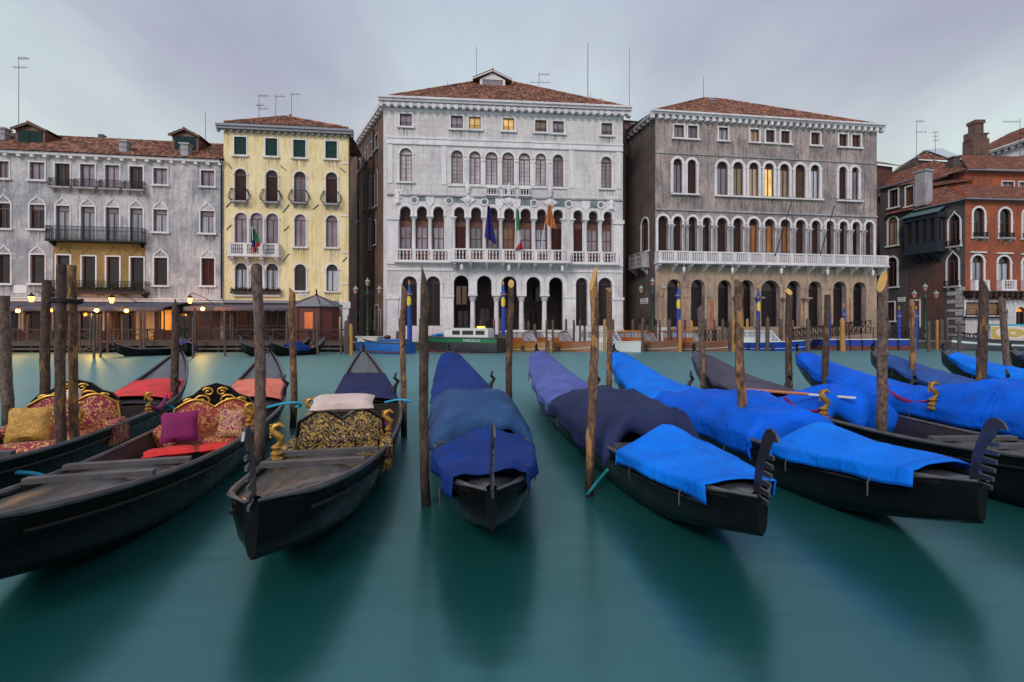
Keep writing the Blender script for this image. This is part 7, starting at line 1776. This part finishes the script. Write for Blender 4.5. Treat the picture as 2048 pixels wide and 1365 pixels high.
# ================================================================== ROUGH MOORING POSTS
def bark(name, base, dark, bare, amt, sp=0.0):
    m, t, b = new_mat(name); h = N(t)
    oi = h.n('ShaderNodeObjectInfo'); mp = h.n('ShaderNodeVectorMath', operation='ADD'); cb = h.n('ShaderNodeCombineXYZ')
    h.l(h.math('MULTIPLY', oi.outputs['Random'], 37.0), cb.inputs[0]); h.l(h.math('MULTIPLY', oi.outputs['Random'], 91.0), cb.inputs[2])
    def co(s):
        c = h.n('ShaderNodeTexCoord'); a = h.n('ShaderNodeVectorMath', operation='ADD'); h.l(c.outputs['Object'], a.inputs[0]); h.l(cb.outputs[0], a.inputs[1])
        q = h.n('ShaderNodeMapping'); q.inputs['Scale'].default_value = s; h.l(a.outputs[0], q.inputs[0]); return q.outputs[0]
    n1 = h.noise(co((1, 1, .6)), 17, 7, .65); n2 = h.noise(co((1, 1, .28)), 9, 5, .6, .5); n3 = h.noise(co((1, 1, 1)), 60, 3, .6)
    col = h.ramp(n1, [(.32, dark), (.5, base), (.68, sh(base, 1.7))])
    col = h.mix(h.ramp(n2, [(.66 - amt, 0.0), (.70 - amt, 1.0)]), col, h.mix(h.noise(co((6, 6, .5)), 8, 4), sh(bare, .5), sh(bare, 1.3)))
    col = h.mix(1.0, col, h.ramp(n3, [(.3, .6), (.7, 1.25)]), 'MULTIPLY')
    c = h.n('ShaderNodeTexCoord'); sx = h.n('ShaderNodeSeparateXYZ'); h.l(c.outputs['Object'], sx.inputs[0])
    wet = h.math('ADD', sx.outputs[2], h.math('MULTIPLY', h.math('SUBTRACT', n2, .5), .5))
    col = h.mix(h.ramp(wet, [(.14, 1.0), (.55, 0.0)]), col, (.006, .007, .005))                  # weed and wet wood at the tide line
    h.l(col, b.inputs['Base Color']); b.inputs['Roughness'].default_value = .85
    h.bump(h.math('ADD', n1, h.math('MULTIPLY', n3, .35)), .9, .02, b); return m
B1 = bark('rough_bark', (.075, .045, .032), (.018, .011, .009), (.26, .125, .05), .06); B2 = bark('grey_bark', (.14, .092, .072), (.034, .022, .018), (.34, .21, .12), .06); B3 = bark('peeled_bark', (.15, .08, .045), (.035, .018, .012), (.44, .22, .08), .13)
def post(px, pyt, Y, wpx, label, mat, cut=None, lean=0.0, bend=.02, seed=0, taper=.12, depth=1.5, knots=3, pt_=False):
    """A debarked-in-places trunk: px/pyt give its top, Y its distance; cut = (slope angle direction, steepness) of the sawn top."""
    r0 = .90 * wpx / 2 / F * Y; zt = Zp(pyt, Y); r = random.Random(seed); x = X(px, Y); sv = Vector((seed * 3.7, seed * 1.3, 0))
    n, m_ = 18, 70; mb = MB(); kn = [(r.uniform(.1, .95) * zt, r.uniform(0, 6.28), r.uniform(.15, .4) * r0) for _ in range(knots)]
    for i in range(m_ + 1):
        t = i / m_; z = -depth + (zt + depth) * t; f = z / zt
        cx = lean * (f - 1) * -1 * 0 + lean * (1 - f) + bend * math.sin(f * 4.2 + seed) + .012 * noise.noise(Vector((z * 1.7, seed, 0))); cy = bend * .6 * math.cos(f * 3 + seed * 2)
        for j in range(n):
            a = 2 * math.pi * j / n; rad = r0 * (1 + taper * (1 - f)) * (1 + .10 * noise.noise(Vector((math.cos(a) * 1.3, math.sin(a) * 1.3, z * 3.2)) + sv) + .07 * noise.noise(Vector((math.cos(a) * 4, math.sin(a) * 4, z * 14)) + sv))
            if pt_ and f > .9: rad *= max(.12, 1 - ((f - .9) / .1) ** 1.3)
            for kz, ka, kr in kn: rad += kr * math.exp(-((z - kz) / .05) ** 2) * max(0, math.cos(a - ka)) ** 6
            zz = z
            if cut and i > m_ - 8:
                k = (i - (m_ - 8)) / 8; zz = z - k * cut[1] * r0 * (1 + math.cos(a - cut[0])) * 1.0
            mb.v.append((cx + rad * math.cos(a), cy + rad * math.sin(a), zz))
    mb.f += [[i*n+j, i*n+(j+1) % n, (i+1)*n+(j+1) % n, (i+1)*n+j] for i in range(m_) for j in range(n)]; mb.m += [0] * (m_ * n)
    mb.f.append([m_*n + j for j in range(n)]); mb.m.append(1)
    o = mb.build('mooring_post', [mat, M['cut'] if cut else mat], None, True, ang=70); o.location = (x, Y, 0); o.data.materials[1] = M['cut'] if cut and cut[2:] else mat
    return tag(o, label, 'mooring post', 'rough mooring posts between the gondolas')
FR, FL = -math.pi / 2, math.pi                                           # cut faces towards the viewer / to the left
post(10, 592, 9.6, 20, 'grey flaking post with a hooked top at the left edge', B2, None, .05, .03, 1)
post(93, 562, 10.6, 17, 'straight flat-topped post left of the bound pair', B1, None, -.04, .02, 2)
post(122, 530, 6.75, 18, 'thick post on the left of the bound pair', B1, None, .0, .015, 3)
post(141, 531, 6.95, 16, 'thick peeling post on the right of the bound pair', B3, None, .10, .02, 4)
post(349, 598, 10.9, 14, 'sharply pointed post beside the coral red cover', B1, None, .0, .015, 5, pt_=True)
post(517, 531, 6.65, 21, 'thick knotty post with a pale stripped patch in front of the yellow house', B2, None, -.0, .02, 6, knots=5)
post(589, 576, 10.1, 13, 'slim twisted post right of the pale coral cover', B3, (0.6, 1.2), -.06, .04, 7)
post(809, 568, 9.3, 12, 'slim post with a pale slanting top left of the dark wedge-topped post', B3, (0.0, 1.6, 1), -.03, .025, 8)
post(850, 531, 5.65, 19, 'tall dark wedge-topped post in the centre', B1, (0.0, 3.0), .0, .02, 9, knots=5)
post(1020, 559, 12.5, 13, 'slim post with a pale round sawn face, right of the blue pole', B1, (FR, 1.5, 1), .0, .03, 10)
post(1184, 533, 6.0, 17, 'leaning post with a large pale slanted top in front of the white palace', B3, (FL + .5, 3.2, 1), .0, .035, 11, knots=4)
post(1218, 575, 12.8, 12, 'slim post just right of the pale-topped leaning post', B3, (FR, .6), .0, .02, 12)
post(1402, 609, 13.2, 12, 'slim post with a broken curled top before the brown palace', B2, (2.4, 1.2), .03, .03, 13)
post(1482, 559, 7.35, 18, 'thick splintered post before the brown palace', B3, (0.4, 1.6), .0, .03, 14, knots=4)
post(1578, 577, 14.0, 13, 'slim post with a square pale sawn top', B1, (FR, 1.2, 1), .0, .012, 15)
post(1652, 590, 12.8, 12, 'slim flat-topped post right of the square-topped one', B1, None, .02, .03, 16)
post(1764, 541, 7.9, 19, 'thick speckled post with a pale slanted top right of the brown palace', B2, (FL + .4, 2.6, 1), .0, .015, 17, knots=2)
post(1824, 601, 13.4, 11, 'slim reddish post before the dark red wall', B3, None, .02, .02, 18)
post(1970, 558, 9.0, 17, 'leaning slant-topped post in front of the red corner house', B1, (0.0, 2.4), -.16, .03, 19)
post(2007, 593, 13.4, 12, 'crooked post near the right edge', B2, (0.3, 1.4), .10, .03, 20)
mb = MB()
for k in range(3): mb.tube([(.19*math.cos(a*.35), .17*math.sin(a*.35), .02*k + .01*math.sin(a)) for a in range(19)], .012, 6, caps=False)
o = mb.build('binding_rope', M['iron'], None, True); o.location = (X(131, 6.85), 6.85, Zp(606, 6.85)); tag(o, 'dark rope binding the pair of thick posts together', 'rope')

# ================================================================== GONDOLAS AT THE FAR TERRACE
for i, (px, Y, hd, cov, lab) in enumerate(((22, 37.2, -35, 0, 'dark gondola moored at the far terrace, left of the bound posts'), (262, 37.4, 35, 0, 'dark gondola moored at the far terrace below the ochre wall panel'), (402, 37.6, -32, 1, 'gondola with a small blue cover moored at the far terrace between the awnings'), (505, 37.6, 38, 0, 'dark gondola moored at the far terrace behind the thick knotty post'), (562, 37.8, 24, 1, 'gondola with a blue cover moored before the red pavilion'))):
    x = X(px, Y); a = R(hd); L_ = 6.2
    g = Gondola((x, Y - 1.6), (x + 10.4*math.sin(a)*.55, Y - 1.6 + 10.4*math.cos(a)*.44), lab, .1, group='gondolas moored at the far terrace', bowz=1.0, beam=.68)
    if cov: g.tarp(.3, .58, bumpf(((0, .4), (.4, .5), (1, .2))), ('blue cover on the gondola between the awnings', 'blue cover on the gondola before the pavilion')[i == 4], C_ROYAL, .3, 3, .04, seed=30 + i, flap0=.3, group='covers at the far terrace')
